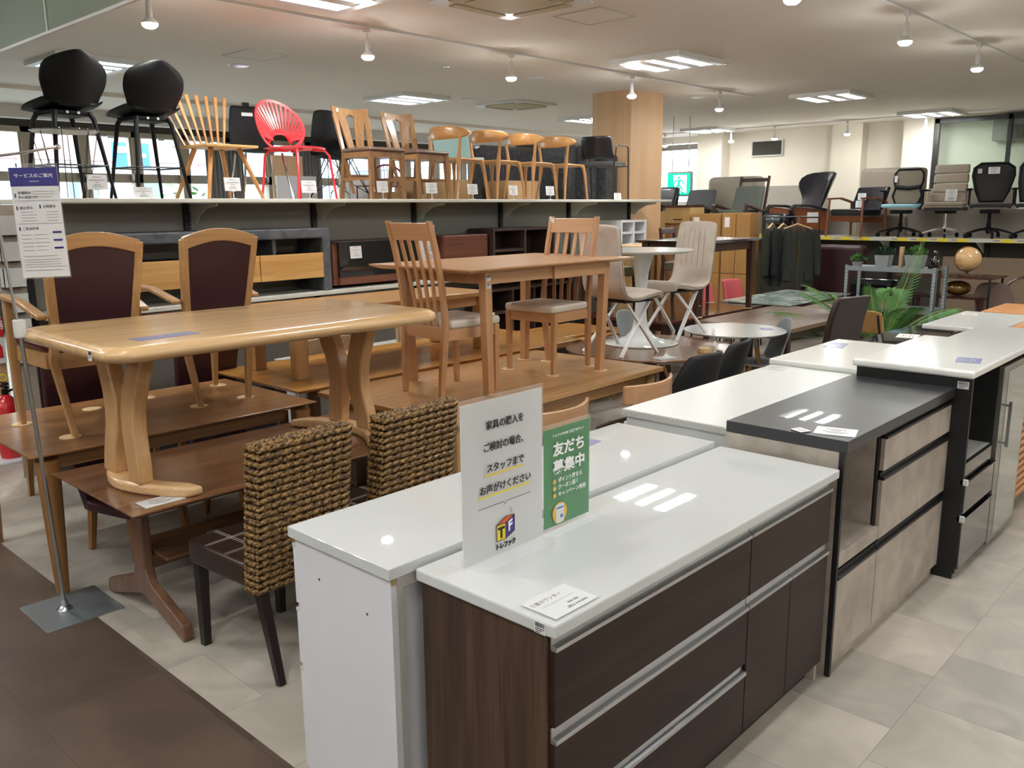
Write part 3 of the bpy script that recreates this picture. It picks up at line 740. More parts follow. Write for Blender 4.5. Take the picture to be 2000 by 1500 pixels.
b = MB(); b.box(-.105, -.006, -.0055, -.0047, .151, .1522); b.box(.006, .105, -.0055, -.0047, .151, .1522); b.tube([(-.006, -.005, .1516), (0, -.005, .143), (.006, -.005, .1516)], .0006, 6); b.tube([(.02, -.005, .118), (.023, -.005, .128)], .0006, 6); b.tube([(.028, -.005, .118), (.024, -.005, .112)], .0006, 6); b.build('rule', 'ink', t)
lg = MB(); P = {'a': (-.036, .095), 'b': (-.002, .108-.013), 'c': (-.002, .042), 'd': (-.036, .042), 'e': (.036, .112), 'f': (.036, .058), 'g': (.002, .114)}
lg.prism([(-.036, .042), (0, .042), (0, .088), (-.036, .088)], -.0055, -.0047, 'y'); logo = lg.build('logo', 'yellow_ink', t)
b = MB(); b.prism([(0, .042), (.036, .056), (.036, .104), (0, .088)], -.0055, -.0047, 'y'); b.build('logo_side', 'purple_ink', logo)
b = MB(); b.prism([(-.036, .088), (0, .088), (.036, .104), (.002, .106)], -.0055, -.0047, 'y'); b.build('logo_top', 'orange_ink', logo)
b = MB()
for p, q in (((-.036, .042), (0, .042)), ((0, .042), (0, .088)), ((0, .088), (-.036, .088)), ((-.036, .088), (-.036, .042)), ((0, .042), (.036, .056)), ((.036, .056), (.036, .104)), ((.036, .104), (0, .088)), ((-.036, .088), (.002, .106)), ((.002, .106), (.036, .104))):
    b.tube([(p[0], -.0057, p[1]), (q[0], -.0057, q[1])], .0009, 6)
b.build('outline', 'ink', logo)
text('T', .042, SX(-.018, .063, -.0063), 'ink', t, bold=.0015)
text('F', .04, MX((.018, -.0063, .075), (.93, 0, .36), (0, 0, 1), (0, -1, 0)), 'white_ink', t, bold=.0012)
text('トレファク', .0185, SX(0, .024), 'ink', t, bold=.0009, sx=.9)
t = thing('counter_sign', 'green sign in a clear stand with white Japanese lettering beside the white sign', 'sign', (1.925, 1.575, .8505))
W, H = .22, .327
b = MB(); b.box(-W/2, W/2, -.045, .045, 0, .0025); b.build('acrylic_base', 'acrylic', t)
b = MB(); b.box(-W/2, W/2, -.0045, -.0025, .003, H); b.box(-W/2, W/2, .0025, .0045, .003, H); b.build('acrylic_sleeve', 'acrylic', t)
b = MB(); b.box(-W/2 + .003, W/2 - .003, -.001, .001, .012, H - .012); b.build('paper_sheet', 'green_ink', t)
text('トレファクLINE 公式アカウント', .0105, SX(0, .293), 'white_ink', t)
text('友だち', .044, SX(.004, .247), 'white_ink', t, bold=.0012, sx=1.15)
text('募集中', .044, SX(.004, .192), 'white_ink', t, bold=.0012, sx=1.15)
for k, (s_, x) in enumerate((('ポイント貯まる', -.048), ('クーポン届く', -.048), ('キャンペーン情報', -.048))):
    text(s_, .0165, SX(x, .152 - k*.022), 'white_ink', t, align='LEFT')
    b = MB(); b.cyl((-.064, -.0056, .152 - k*.022), (-.064, -.0048, .152 - k*.022), .0075, n=20); b.build('bullet', 'amber_ink', t)
    text(str(k+1), .01, SX(-.064, .152 - k*.022, -.0062), 'white_ink', t)
b = MB(); b.cyl((-.04, -.0056, .05), (-.04, -.0048, .05), .033, n=32); c_ = b.build('picture_circle', 'amber_ink', t)
b = MB(); b.box(-.058, -.022, -.0064, -.0057, .02, .078); b.build('phone', 'paper', c_, bevel=.0)
b = MB(); b.box(-.055, -.025, -.0068, -.0065, .064, .069); b.box(-.038, -.027, -.0068, -.0065, .034, .044); b.build('phone_screen', 'sign_blue', c_)

def card_text(t, w_, h_, z=.0008, flip=False):
    b = MB()
    for (x0, x1, y) in ((-.25, .25, .22), (-.4, .4, .1), (-.12, .12, -.02), (-.2, .2, -.16), (-.28, .28, -.26)):
        b.box(x0*w_, x1*w_, y*h_, y*h_ + h_*.045, 0, z) if not flip else b.box(x0*w_, x1*w_, -z, 0, y*h_ + h_*.5, y*h_ + h_*.545)
    return b
# price card lying on the nearest counter
t = thing('price_card', 'price card in a clear sleeve lying on the nearest white counter top', 'price card', (1.506, 1.252, .8505), 0)
b = MB(); b.box(-.088, .088, -.062, .062, 0, .003); b.build('sleeve', 'acrylic', t, bevel=.001)
b = MB(); b.box(-.082, .082, -.056, .056, .0031, .0035); b.build('paper_sheet', 'paper', t)
b = MB(); b.box(-.06, .06, .004, .0048, .0035, .0038); b.build('rule', 'ink_grey', t)
TZ = lambda x, y: MX((x, y, .0037), (1, 0, 0), (0, 1, 0), (0, 0, 1))
text('三面カウンター', .016, TZ(-.02, .028), 'ink', t, depth=.0001); text('¥40,000', .012, TZ(.025, -.02), 'ink', t, depth=.0001); text('(税込 ¥44,000)', .012, TZ(.022, -.038), 'ink', t, depth=.0001)
def flat_card(x, y, z, w_, h_, rz, label, mat='paper', name='price_card'):
    t = thing(name, label, 'price card', (x, y, z + .0006), rz)
    b = MB(); b.box(-w_/2, w_/2, -h_/2, h_/2, 0, .0012); b.build('paper_sheet', mat, t)
    b = MB()
    for (x0, x1, yy) in ((-.25, .25, .2), (-.12, .12, .05), (-.3, .3, -.12), (-.2, .2, -.26)): b.box(x0*w_, x1*w_, yy*h_, yy*h_ + h_*.05, .0012, .0016)
    b.build('print', 'ink_grey', t); return t
flat_card(3.16, 1.262, .95, .15, .12, -1.3, 'white price sheet on the corner of the matte black counter')
flat_card(3.09, 1.37, .952, .05, .06, -.4, 'small curled white ticket beside the sheet on the black counter')
flat_card(2.62, 2.08, .868, .16, .11, .1, 'lilac backed price sheet at the far edge of the white counter behind the green sign', 'lilac_film')
flat_card(4.58, 2.2, .885, .15, .12, .1, 'clear price sheet at the far end of the speckled counter', 'white_semi')
flat_card(5.42, 2.2, .912, .22, .12, .2, 'price sheet at the far corner of the small white counter', 'lilac_film')
flat_card(4.6, 1.2, 1.038, .16, .11, .2, 'price sheet on the near corner of the thick white counter top', 'lilac_film')
flat_card(6.3, 2.05, .885, .2, .14, .2, 'crumpled white sheets on the brown glass counter')
flat_card(7.75, 2.05, .9, .18, .12, .2, 'grey sleeve on the far white counter', 'edge_grey')

# ================================================================ GONDOLA SHELVING with chairs on top
GA = math.atan(.0472)
def gp(u, v, z=0): # position on the shelving: u along, v away from the aisle
    return (u - v*math.sin(GA), 6.0 + .0472*u + v*math.cos(GA), z)
ZT = 1.888
t = thing('shelving_unit', 'long white shelving run with black posts carrying the row of chairs', 'shelving', (0, 6.0, 0), GA)
POST = [2.12, 3.33, 4.56, 5.79, 7.12, 8.4, 9.77]
b = MB(); b.box(2.08, 10.13, 0, 1.0, ZT - .03, ZT); b.build('top_shelf', 'shelf_white', t, bevel=.004)
b = MB(); b.box(2.08, 9.8, 0, .45, 1.08, 1.112); b.build('middle_shelf', 'shelf_white', t, bevel=.004)
b = MB(); b.box(2.08, 9.8, .0, .45, .36, .39); b.box(2.08, 9.8, .02, .4, 0, .36); b.build('base_shelf', 'black_board', t)
for k, u in enumerate(POST):
    b = MB(); b.box(u-.022, u+.022, .43, .5, 0, ZT - .031)
    for j in range(16): b.box(u+.022, u+.034, .435, .46, 1.35 + j*.028, 1.362 + j*.028)
    b.build('post', 'black_metal', t)
    if k:
        for uu in (u + .035,):
            b = MB(); b.prism([(.43, ZT-.034), (.04, ZT-.034), (.05, ZT-.055), (.2, ZT-.075), (.31, ZT-.13), (.36, ZT-.19), (.43, ZT-.19)], uu, uu+.006, 'x'); b.build('bracket', 'shelf_white', t)
    if k < 6:
        b = MB(); b.box(u+.022, POST[k+1]-.022, .46, .475, .39, ZT - .032); b.build('back_panel', 'gondola_back' if k < 3 else 'gondola_back_green', t)

def tv_unit():
    t = thing('tv_unit', 'dark grey concrete look media unit with four pale oak drawer fronts', 'media unit', gp(0, .04, 1.112), GA)
    b = MB(); x0, x1, d, H = 2.36, 4.42, .37, .535; w_ = .085
    b.prism([(x0, 0), (x0, H), (x1, H), (x1, 0), (x1-w_, 0), (x1-w_, H-w_), (x0+w_, H-w_), (x0+w_, 0)], 0, d, 'y'); b.build('frame', 'concrete_dark', t, bevel=.012)
    b = MB(); b.box(x0+w_, x1-w_, .02, d, .12, .325); b.build('drawer_box', 'black_board', t)
    b = MB(); b.box(3.86, 3.89, .04, d, .325, H-w_); b.build('divider', 'concrete_dark', t)
    n = 3; xs = [x0+w_+.003 + k*(x1-x0-2*w_)/3 for k in range(4)]
    for k in range(3):
        b = MB(); b.box(xs[k], xs[k+1]-.006, -.004, .016, .118, .328); b.build('drawer_front', 'raw_oak', t, bevel=.004)
tv_unit()
t = thing('media_cabinet', 'brown media cabinet with a black glass front and a white card', 'media cabinet', gp(0, .04, 1.112), GA)
b = MB(); b.box(4.48, 5.48, .06, .38, .03, .40); b.build('body', 'tv_brown', t)
b = MB(); b.box(4.53, 5.48, .03, .058, .1, .40); b.build('glass_front', 'black_gloss', t)
b = MB(); b.box(4.48, 5.48, .03, .38, .402, .412); b.build('top', 'tv_dark', t)
b = MB(); b.box(4.53, 5.48, .035, .06, .03, .098); b.build('lower_rail', 'tv_brown', t)
def shelf_card(u, v, z, label, w_=.11, h_=.09, stand=.05, rz=0):
    """upright card on a little clear stand"""
    t = thing('price_card', label, 'price card', gp(u, v, z), GA + rz)
    b = MB(); b.hexa([(-w_/2, -.001, stand), (w_/2, -.001, stand), (w_/2, .001, stand), (-w_/2, .001, stand)], [(-w_/2, .009, stand+h_), (w_/2, .009, stand+h_), (w_/2, .011, stand+h_), (-w_/2, .011, stand+h_)]); b.build('paper_sheet', 'paper', t)
    b = MB()
    for x0, x1, k in ((-.2, .2, .82), (-.38, .38, .62), (-.1, .1, .47), (-.16, .16, .3), (-.26, .26, .18)): b.box(x0*w_, x1*w_, -.003 + .01*k, -.0016 + .01*k, stand + k*h_, stand + k*h_ + .003)
    b.build('print', 'ink_grey', t)
    if stand > .02:
        b = MB(); b.box(-.018, .018, -.006, .008, stand-.004, stand+.008); b.cyl((0, 0, .004), (0, 0, stand), .0035, n=8); b.box(-.022, .022, -.016, .016, 0, .004); b.build('clip_stand', 'lamp_white', t)
    return t
c_ = shelf_card(4.71, .062, 1.37, 'white card stuck on the black glass front of the media cabinet', .13, .12, .0)
# the rest of the goods on the middle shelf
t = thing('display_panel', 'upright white board with faint brush lettering behind the slatted chair', 'board', gp(5.62, .1, 1.112), GA)
b = MB(); b.box(-.11, .11, .0, .012, 0, .53); b.build('board', 'paper', t)
b = MB()
for z in (.44, .36, .3, .22, .13): b.tube([(.03, -.002, z+.03), (.07, -.002, z+.01), (.04, -.002, z-.015)], .004, 6)
b.build('brush_mark', 'ink_grey', t)
b = MB(); b.box(5.86, 6.52, .1, .4, 1.112, 1.535); o = b.build('storage_box', 'tv_brown', bevel=.012); o.location = (0, 6.0, 0); o.rotation_euler = (0, 0, GA); tag(o, 'plain reddish brown cabinet left of the dark open shelf', 'cabinet')
def cube_shelf(x0, x1, z0, H, cols, rows, label, d0=.06, mat='tv_dark', th=.028):
    t = thing('open_shelf', label, 'open shelf', gp(0, .0, z0), GA); b = MB()
    b.box(x0, x0+th, d0, .42, 0, H); b.box(x1-th, x1, d0, .42, 0, H); b.box(x0+th, x1-th, d0, .42, H-th, H); b.box(x0+th, x1-th, d0, .42, 0, th); b.build('carcass', mat, t)
    b = MB(); b.box(x0+th, x1-th, .40, .41, th, H-th); b.build('back', mat, t)
    for k in range(1, cols):
        x = lerp(x0, x1, k/cols); b = MB(); b.box(x-th/2, x+th/2, d0, .4, th, H-th); b.build('divider', mat, t)
    for j, (ka, kb) in rows:
        b = MB(); b.box(lerp(x0, x1, ka/cols)+th/2, lerp(x0, x1, kb/cols)-th/2, d0+.01, .4, j-th/2, j+th/2); b.build('shelf', mat, t)
    return t
cube_shelf(6.56, 7.62, 1.112, .475, 2, [(.24, (0, 1))], 'dark brown open cube shelf on the middle shelf, behind the square wooden table')
cube_shelf(6.5, 8.0, .39, .56, 4, [(.3, (0, 4))], 'dark brown cubby shelf low down behind the square wooden table legs')
cube_shelf(9.0, 9.6, 1.112, .52, 2, [(.2, (0, 2)), (.36, (0, 2))], 'small white cubby shelf at the right end of the middle shelf', mat='white_board')

# ================================================================ CHAIRS ON THE TOP SHELF
def shell(name, mat, par, fn, nu=14, nv=16, thick=.008, sub=1, label=None):
    b = MB(); b.grid([[fn(i/nu, j/nv) for j in range(nv+1)] for i in range(nu+1)])
    return b.build(name, mat, par, smooth=True, ang=80, solid=thick, sub=sub, label=label)
# black bar stools: shell seat on a four legged frame with a foot ring
def bar_stool():
    t = thing('bar_stool', 'x', 'bar stool')
    Z = .66
    def fn(u, v):
        # v 0 front lip .. 1 back top; u 0..1 across
        s_ = u*2 - 1
        if v < .45:
            k = v/.45; y = .24 - k*.42; z = Z - .02*math.sin(k*PI) + .012*abs(s_)**2 - (1-k)**3*.03; w_ = .21 + .035*math.sin(k*PI)
            return (s_*w_*(1 - .18*(1-k)**3*abs(s_)), y + .0*s_, z + .035*abs(s_)**3*k)
        k = (v-.45)/.55; y = -.18 - .1*k - .03*math.sin(k*PI*.5); z = Z + k*.36*(1-.1*abs(s_)**3)
        w_ = (.188 + .05*math.sin(min(1, k/.55)*PI/2)**2) * (1 if k < .55 else math.sqrt(max(.03, 1 - ((k-.55)/.465)**3.2)))
        return (s_*w_, y + .085*abs(s_)**2*(.75 + .25*k), z)
    shell('seat_shell', 'black_plastic', t, fn, 16, 34, .014)
    b = MB(); b.box(-.15, .15, -.13, .13, Z-.07, Z-.035); b.build('seat_bracket', 'black_plastic', t, bevel=.015)
    b = MB()
    for x in (-.04, .04): b.cyl((x, -.134, Z-.05), (x, -.131, Z-.05), .01, n=12)
    b.build('bolt', 'paper', t)
    for sx in (-1, 1):
        for sy in (-1, 1):
            b = MB(); b.tube([(sx*.21, sy*.21, 0), (sx*.14, sy*.14, Z-.09), (sx*.12, sy*.12, Z-.045)], [.011, .017, .019], 10); b.build('leg', 'black_plastic', t, smooth=True)
    k = .19; b = MB()
    for a, c in (((-k, -k), (k, -k)), ((k, -k), (k, k)), ((k, k), (-k, k)), ((-k, k), (-k, -k))): b.tube([(a[0], a[1], .24), (c[0], c[1], .24)], .006, 8)
    b.build('footrest', 'black_metal', t, smooth=True)
    return t
s1 = bar_stool(); s1.location = gp(2.49, .5, ZT); s1.rotation_euler = (0, 0, math.radians(8)); s1['label'] = 'black moulded bar stool at the left end of the shelf'; s1['group'] = 'black bar stools on the shelf'; s1.scale = (1, 1, .97)
dup(s1, gp(3.08, .5, ZT), math.radians(4), 'black moulded bar stool between its twin and the wooden spindle chair')
# little round wire table on the shelf
t = thing('side_table', 'small round table with thin wire legs in front of the left bar stool', 'side table', gp(2.34, .16, ZT), 0)
b = MB(); b.lathe([(0, .44), (.2, .44), (.212, .446), (.212, .452), (0, .452)], n=40); b.build('tabletop', 'black_gloss', t, smooth=True)
b = MB(); b.lathe([(0, .434), (.2, .434), (.2, .44), (0, .44)], n=40); b.build('underside', 'edge_grey', t)
b = MB()
for k in range(4):
    a = PI/4 + k*PI/2; b.tube([(.2*math.cos(a-.35), .2*math.sin(a-.35), .435), (.11*math.cos(a-.25), .11*math.sin(a-.25), .003), (.11*math.cos(a+.25), .11*math.sin(a+.25), .003), (.2*math.cos(a+.35), .2*math.sin(a+.35), .435)], .003, 6)
b.build('wire_leg', 'black_metal', t)
# spindle chair
t = thing('spindle_chair', 'pale wooden chair with a fan of tall flat spindles and splayed legs', 'chair', gp(3.55, .3, ZT), PI + GA); Z = .41
b = MB(); b.prism([(-.2, -.19), (.2, -.19), (.23, .23), (-.23, .23)], Z-.02, Z); b.build('seat', 'raw_oak', t, bevel=.004)
for k in range(8):
    s_ = k/7*2-1; b = MB(); x0 = s_*.17; x1 = s_*.3 ; b.tube([(x0, -.17, Z), (x0 + (x1-x0)*.5, -.243, Z+.2), (x1, -.32, Z+.41)], .01, flat=[(.012, .012), (.02, .012), (.03, .01)], upv=(0, 1, 0)); b.build('spindle', 'spindle_wood', t)
for sx in (-1, 1):
    for sy in (-1, 1): b = MB(); b.tube([(sx*.24, sy*.24, 0), (sx*.12, sy*.12, Z-.02)], [.013, .02], 10); b.build('leg', 'spindle_wood', t, smooth=True)
# red slatted fan back chair
t = thing('fan_back_chair', 'glossy red chair with a slotted round shell back', 'chair', gp(4.29, .28, ZT), PI + math.radians(10)); Z = .42
b = MB(); n = 25

def bk(a, r): # point of the dished back: a angle, r 0..1
    x = .27*r*math.cos(a); z = Z + .2 + .22*r*math.sin(a); y = -.17 - (z - Z)*.28 + .16*(abs(x)/.27)**2*.35
    return Vector((x, y, z))
# rim and slats
rim = [bk(2*PI*k/40, 1) for k in range(40)]
b = MB(); b.tube(rim, .01, closed=True, flat=(.012, .05), upv=(0, .3, 1)); 
b2 = MB(); rs = []
for k in range(40):
    a = 2*PI*k/40; o_, i_ = bk(a, 1.0), bk(a, .9); rs.append([o_ + Vector((0, .004, 0)), o_ - Vector((0, .004, 0)), i_ - Vector((0, .004, 0)), i_ + Vector((0, .004, 0))])
b.bm.free(); b2.rings(rs, closed=True); b2.build('back_rim', 'red_paint', t, smooth=True)
c0 = bk(-PI/2, .98)
for k in range(21):
    a = math.radians(-26 + k*232/20); e = bk(a, .93); s0 = bk(math.radians(-150 + 120*(1-k/20)), .42) ; s0 = Vector((.10*math.cos(a), 0, Z + .075 + .05*max(0, math.sin(a)))); s0.y = -.17 - (s0.z - Z)*.28 + .02
    b = MB(); b.tube([s0, (s0+e)/2 + Vector((0, .0, 0)), e], .01, flat=[(.009, .006), (.018, .006), (.022, .006)], upv=(0, 1, .2)); b.build('back_slat', 'red_paint', t)
b = MB(); pl_ = [Vector((.12*math.cos(math.radians(a)), -.16 - .03, Z + .06 + .09*math.sin(math.radians(a)))) for a in range(-10, 191, 20)]; b.tube(pl_, .01, flat=(.01, .045), upv=(0, 0, 1)); b.build('back_arch', 'red_paint', t)
b = MB(); ns = 17
for k in range(ns):
    x = lerp(-.2, .2, k/(ns-1)); L1 = .22*math.sqrt(max(.05, 1 - (x/.235)**2)); b.hexa([(x-.0095, -.17 , Z-.005), (x+.0095, -.17, Z-.005), (x+.0095, L1, Z+.004), (x-.0095, L1, Z+.004)], [(x-.0095, -.17, Z+.001), (x+.0095, -.17, Z+.001), (x+.0095, L1, Z+.01), (x-.0095, L1, Z+.01)])
seat = b.build('seat_slats', 'red_paint', t)
b = MB(); b.tube([Vector((.235*math.cos(math.radians(a)), .0 + .225*math.sin(math.radians(a)), Z)) for a in range(0, 360, 12)], .01, closed=True, flat=(.03, .008), upv=(0, 0, 1)); b.build('seat_rim', 'red_paint', t)
for sx in (-1, 1):
    for sy, yy in ((1, .22), (-1, -.2)):
        b = MB(); b.tube([(sx*.22, yy*1.05, 0), (sx*.18, yy*.93, Z-.06), (sx*.16, yy*.8, Z-.02), (sx*.06, yy*.6, Z-.012)], .0105, 10); b.build('leg', 'red_paint', t, smooth=True)
# twin brown chairs with cut-out backs
def slat_brown():
    t = thing('dining_chair', 'x', 'chair'); Z = .43
    b = MB()
    # back panel with openings built from shaped members (in back plane), leaning
    def q(x, z, d=0): return (x*(1 + (z-Z)*.35), -.19 - (z - Z)*.24 + .05*(1-(x/.19)**2)*-.5 + d, z)
    def strip(pts, ws):
        rs = []
        for (x, z), w_ in zip(pts, ws): rs.append([q(x-w_/2, z, -.011), q(x+w_/2, z, -.011), q(x+w_/2, z, .011), q(x-w_/2, z, .011)])
        return MB().rings(rs)
    for sx in (-1, 1):
        strip([(sx*.17, 0.05), (sx*.172, Z), (sx*.172, Z+.2), (sx*.168, Z+.33)], [.035, .045, .046, .06]).build('back_post', 'brown_oak', t, bevel=.003)
        strip([(sx*.055, Z-.02), (sx*.06, Z+.08), (sx*.075, Z+.2), (sx*.1, Z+.34)], [.07, .08, .085, .1]).build('splat', 'brown_oak', t, bevel=.003)
    rs = []
    for k in range(9):
        x = lerp(-.19, .19, k/8); d = .012*(1-abs(x)/.19); top = Z+.415 - .02*math.cos(x/.19*PI/2); bot = Z+.325 if abs(x) > .04 else Z + .345
        rs.append([q(x, bot, -.011), q(x, bot, .011), q(x, top, .011), q(x, top, -.011)])
    MB().rings(rs).build('crest_rail', 'brown_oak', t, bevel=.004)
    b = MB(); b.prism([(-.2, -.19), (.2, -.19), (.22, .22), (-.22, .22)], Z-.01, Z+.025); b.build('seat', 'brown_seat', t, bevel=.018, seg=3, smooth=True)
    b = MB(); b.prism([(-.19, -.18), (.19, -.18), (.205, .2), (-.205, .2)], Z-.06, Z-.012); b.build('apron', 'brown_oak', t)
    for sx in (-1, 1):
        b = MB(); b.leg((sx*.2, .2, 0), (sx*.19, .19, Z-.012), .028, .042); b.build('leg', 'brown_oak', t)
        b = MB(); b.leg((sx*.175, -.24, 0), (sx*.17, -.18, Z), .028, .04); b.build('leg', 'brown_oak', t)
        b = MB(); b.box(sx*.18-.008, sx*.18+.008, -.2, .19, .17, .195); b.build('stretcher', 'brown_oak', t)
    b = MB(); b.box(-.17, .17, -.235, -.215, .2, .225); b.build('stretcher', 'brown_oak', t)
    b = MB(); b.box(.15, .175, -.19-.4*.24+.02, -.19-.4*.24+.022, Z+.36, Z+.39); b.build('tag', 'paper', t)
    return t
a_ = slat_brown(); a_.location = gp(5.11, .26, ZT); a_.rotation_euler = (0, 0, PI + math.radians(4)); a_['label'] = 'brown wooden chair with cut-out splat, left one of the twin pair'; a_['group'] = 'twin brown cut-out back chairs'
dup(a_, gp(5.71, .28, ZT), PI + math.radians(4), 'brown wooden chair with cut-out splat, right one of the twin pair')
# four curved back chairs facing right
def curved_chair():
    t = thing('dining_chair', 'x', 'chair'); Z = .41
    def bk(s_): # centre line of backrest, s -1..1 ; chair faces +y
        a = math.radians(90 + 0) ; return (s_*.27, -.26 + .16*abs(s_)**2.0, Z + .235)
    rs = []
    for k in range(21):
        s_ = k/10 - 1; x, y, z = bk(s_); hh = .066*math.sqrt(max(.0, 1 - abs(s_)**2.6)) + .006; th = .011
        nx, ny = -2*.16*s_/.27, 1; l = math.hypot(nx, ny); nx, ny = nx/l, ny/l
        ring = []
        for j in range(8):
            a = 2*PI*j/8; ring.append((x + nx*th*math.cos(a), y + ny*th*math.cos(a), z + hh*math.sin(a)))
        rs.append(ring)
    MB().rings(rs).build('backrest', 'honey', t, smooth=True, sub=1)
    for sx in (-1, 1):
        b = MB(); b.tube([(sx*.2, -.24, 0), (sx*.175, -.19, Z*.6), (sx*.17, -.17, Z-.02), (sx*.18, -.17, Z+.06), (sx*.2, -.175, Z+.2)], [.011, .017, .026, .016, .014], 10); b.build('rear_leg', 'honey_z', t, smooth=True)
        b = MB(); b.tube([(sx*.22, .23, 0), (sx*.2, .2, Z*.7), (sx*.185, .18, Z-.03), (sx*.15, .12, Z-.012)], [.011, .017, .024, .012], 10); b.build('front_leg', 'honey_z', t, smooth=True)
    b = MB(); b.grid([[(lerp(-.2, .2, i/8)*(1 if j > 1 else .93), lerp(-.19, .2, j/8), Z - .018*math.sin(PI*j/8)*math.cos((i/8-.5)*PI) + (0 if j < 8 else -.01)) for i in range(9)] for j in range(9)]); b.build('seat', 'honey', t, smooth=True, solid=.03, off=-1, sub=1)
    return t
c0 = curved_chair(); lab = ['leftmost, in front of the teal seat', 'second from the left', 'third from the left', 'rightmost, beside the black metal armchair']
for k, u in enumerate((6.02, 6.62, 7.21, 7.8)):
    o = c0 if k == 0 else dup(c0, (0, 0, 0))
    o.location = gp(u + .24, .29, ZT); o.rotation_euler = (0, 0, -PI/2 + math.radians(7)); o['label'] = 'honey wooden chair with curved lens shaped backrest, ' + lab[k]; o['group'] = 'curved back chairs in a row on the shelf'
# black metal armchair
t = thing('armchair', 'black armchair on a thin bronze tube frame at the right end of the shelf', 'chair', gp(8.9, .3, ZT), -PI/2 + math.radians(15)); Z = .43
for sx in (-1, 1):
    b = MB(); b.tube([(sx*.25, -.25, 0), (sx*.24, -.2, Z), (sx*.25, -.17, .63), (sx*.25, -.14, .655), (sx*.26, .18, .655), (sx*.26, .22, .63), (sx*.25, .27, 0)], .009, 8); b.build('side_frame', 'black_metal', t, smooth=True)
    b = MB(); b.tube([(sx*.24, -.2, Z-.02), (sx*.25, .25, Z-.02)], .008, 8); b.build('seat_rail', 'black_metal', t)
b = MB(); b.prism(rrect(-.23, .23, -.2, .24, .04), Z-.03, Z+.03); b.build('seat', 'charcoal', t, bevel=.015, smooth=True)
def fn(u, v): s_ = u*2-1; return (s_*(.22 - .02*v), -.21 + .06*s_*s_ - .06*v, Z + .06 + v*.27)
shell('backrest', 'black_leather', t, fn, 8, 6, .02)
# second row on the shelf top: black shells, teal seat, red wire chair
t = thing('dining_chair', 'black shell chair with a hand slot in its back, behind the spindle chair', 'chair', gp(4.25, .78, ZT), PI*.93)
def fn(u, v):
    s_ = u*2-1
    if v < .5: k = v/.5; return (s_*.2, .2 - .38*k, .43 - .02*math.sin(k*PI) + .02*s_*s_)
    k = (v-.5)/.5; return (s_*(.2 - .05*k**2), -.18 - .09*k + .03*s_*s_, .43 + .4*k)
shell('shell', 'black_plastic', t, fn, 8, 16, .012)
b = MB(); b.box(-.05, .05, -.262, -.24, .74, .77); b.build('hand_slot', 'white_board', t)
b = MB(); b.box(-.03, .03, -.29, -.26, .83, .86); b.build('top_clip', 'black_plastic', t)
for sx in (-1, 1):
    for sy in (-1, 1): b = MB(); b.tube([(sx*.22, sy*.22, 0), (sx*.16, sy*.15, .4)], .01, 8); b.build('leg', 'chrome', t)
t = thing('dining_chair', 'black tapered shell chair on a black wire base behind the red chair', 'chair', gp(5.12, .76, ZT), PI*.95)
def fn(u, v):
    s_ = u*2-1
    if v < .45: k = v/.45; return (s_*(.2+.02*math.sin(k*PI)), .2 - .38*k, .40 - .02*math.sin(k*PI) + .03*s_*s_)
    k = (v-.45)/.55; return (s_*(.235 - .1*k**1.6), -.18 - .07*k + .08*s_*s_*(1-k*.5), .40 + .46*k - .03*abs(s_)**3)
shell('shell', 'black_plastic', t, fn, 10, 18, .012)
b = MB()
for sx in (-1, 1):
    for sy in (-1, 1):
        b.tube([(sx*.13, sy*.03, .39), (sx*.22, sy*.22, 0), (sx*.03, sy*.13, .39)], .005, 6); b.tube([(sx*.13, sy*.05, .39), (sx*-.03, sy*.12, .2), (sx*.2, sy*.2, .06)], .004, 6)
b.tube([(.13, .05, .39), (-.13, .05, .39)], .005, 6); b.tube([(.13, -.05, .39), (-.13, -.05, .39)], .005, 6)
b.build('wire_base', 'black_metal', t)
t = thing('dining_chair', 'teal backed wooden chair behind the leftmost curved-back chair', 'chair', gp(6.75, .72, ZT), PI*.9)
def fn(u, v): s_ = u*2-1; return (s_*(.21 + .02*math.sin(v*PI)), -.2 + .07*s_*s_ - .1*v, .42 + .37*v - .02*abs(s_)**3)
shell('backrest', 'teal_seat', t, fn, 8, 8, .02)
b = MB(); b.prism(rrect(-.22, .22, -.2, .22, .06), .4, .45); b.build('seat', 'teal_seat', t, bevel=.012)
for sx in (-1, 1):
    b = MB(); b.tube([(sx*.26, -.26, 0), (sx*.245, -.22, .45), (sx*.24, -.25, .7)], [.014, .018, .014], 8); b.build('rear_leg', 'honey_z', t)
    b = MB(); b.tube([(sx*.24, .24, 0), (sx*.2, .18, .4)], [.014, .018], 8); b.build('front_leg', 'honey_z', t)
# cards along the shelf edge
CARDS = [(2.48, 'price card hanging between the small wire table and the right bar stool', .14, .1, .06), (2.8, 'price card on the shelf between the two bar stools', .14, .08, .0), (3.52, 'price card below the spindle chair seat', .14, .1, .06), (4.24, 'price card below the red chair', .15, .1, .05),
         (5.05, 'price card below the left twin brown chair', .13, .1, .06), (5.67, 'price card below the right twin brown chair', .15, .1, .055), (6.25, 'price card between the first and second curved-back chairs', .15, .1, .05), (6.89, 'price card between the second and third curved-back chairs', .14, .1, .045), (7.53, 'price card between the third and fourth curved-back chairs', .15, .1, .045), (8.9, 'price card standing under the black metal armchair', .16, .08, .0)]
for k, (u, lab, w_, h_, st) in enumerate(CARDS): o = shelf_card(u, .06, ZT, lab, w_, h_, st); o['group'] = 'price cards along the top shelf edge'
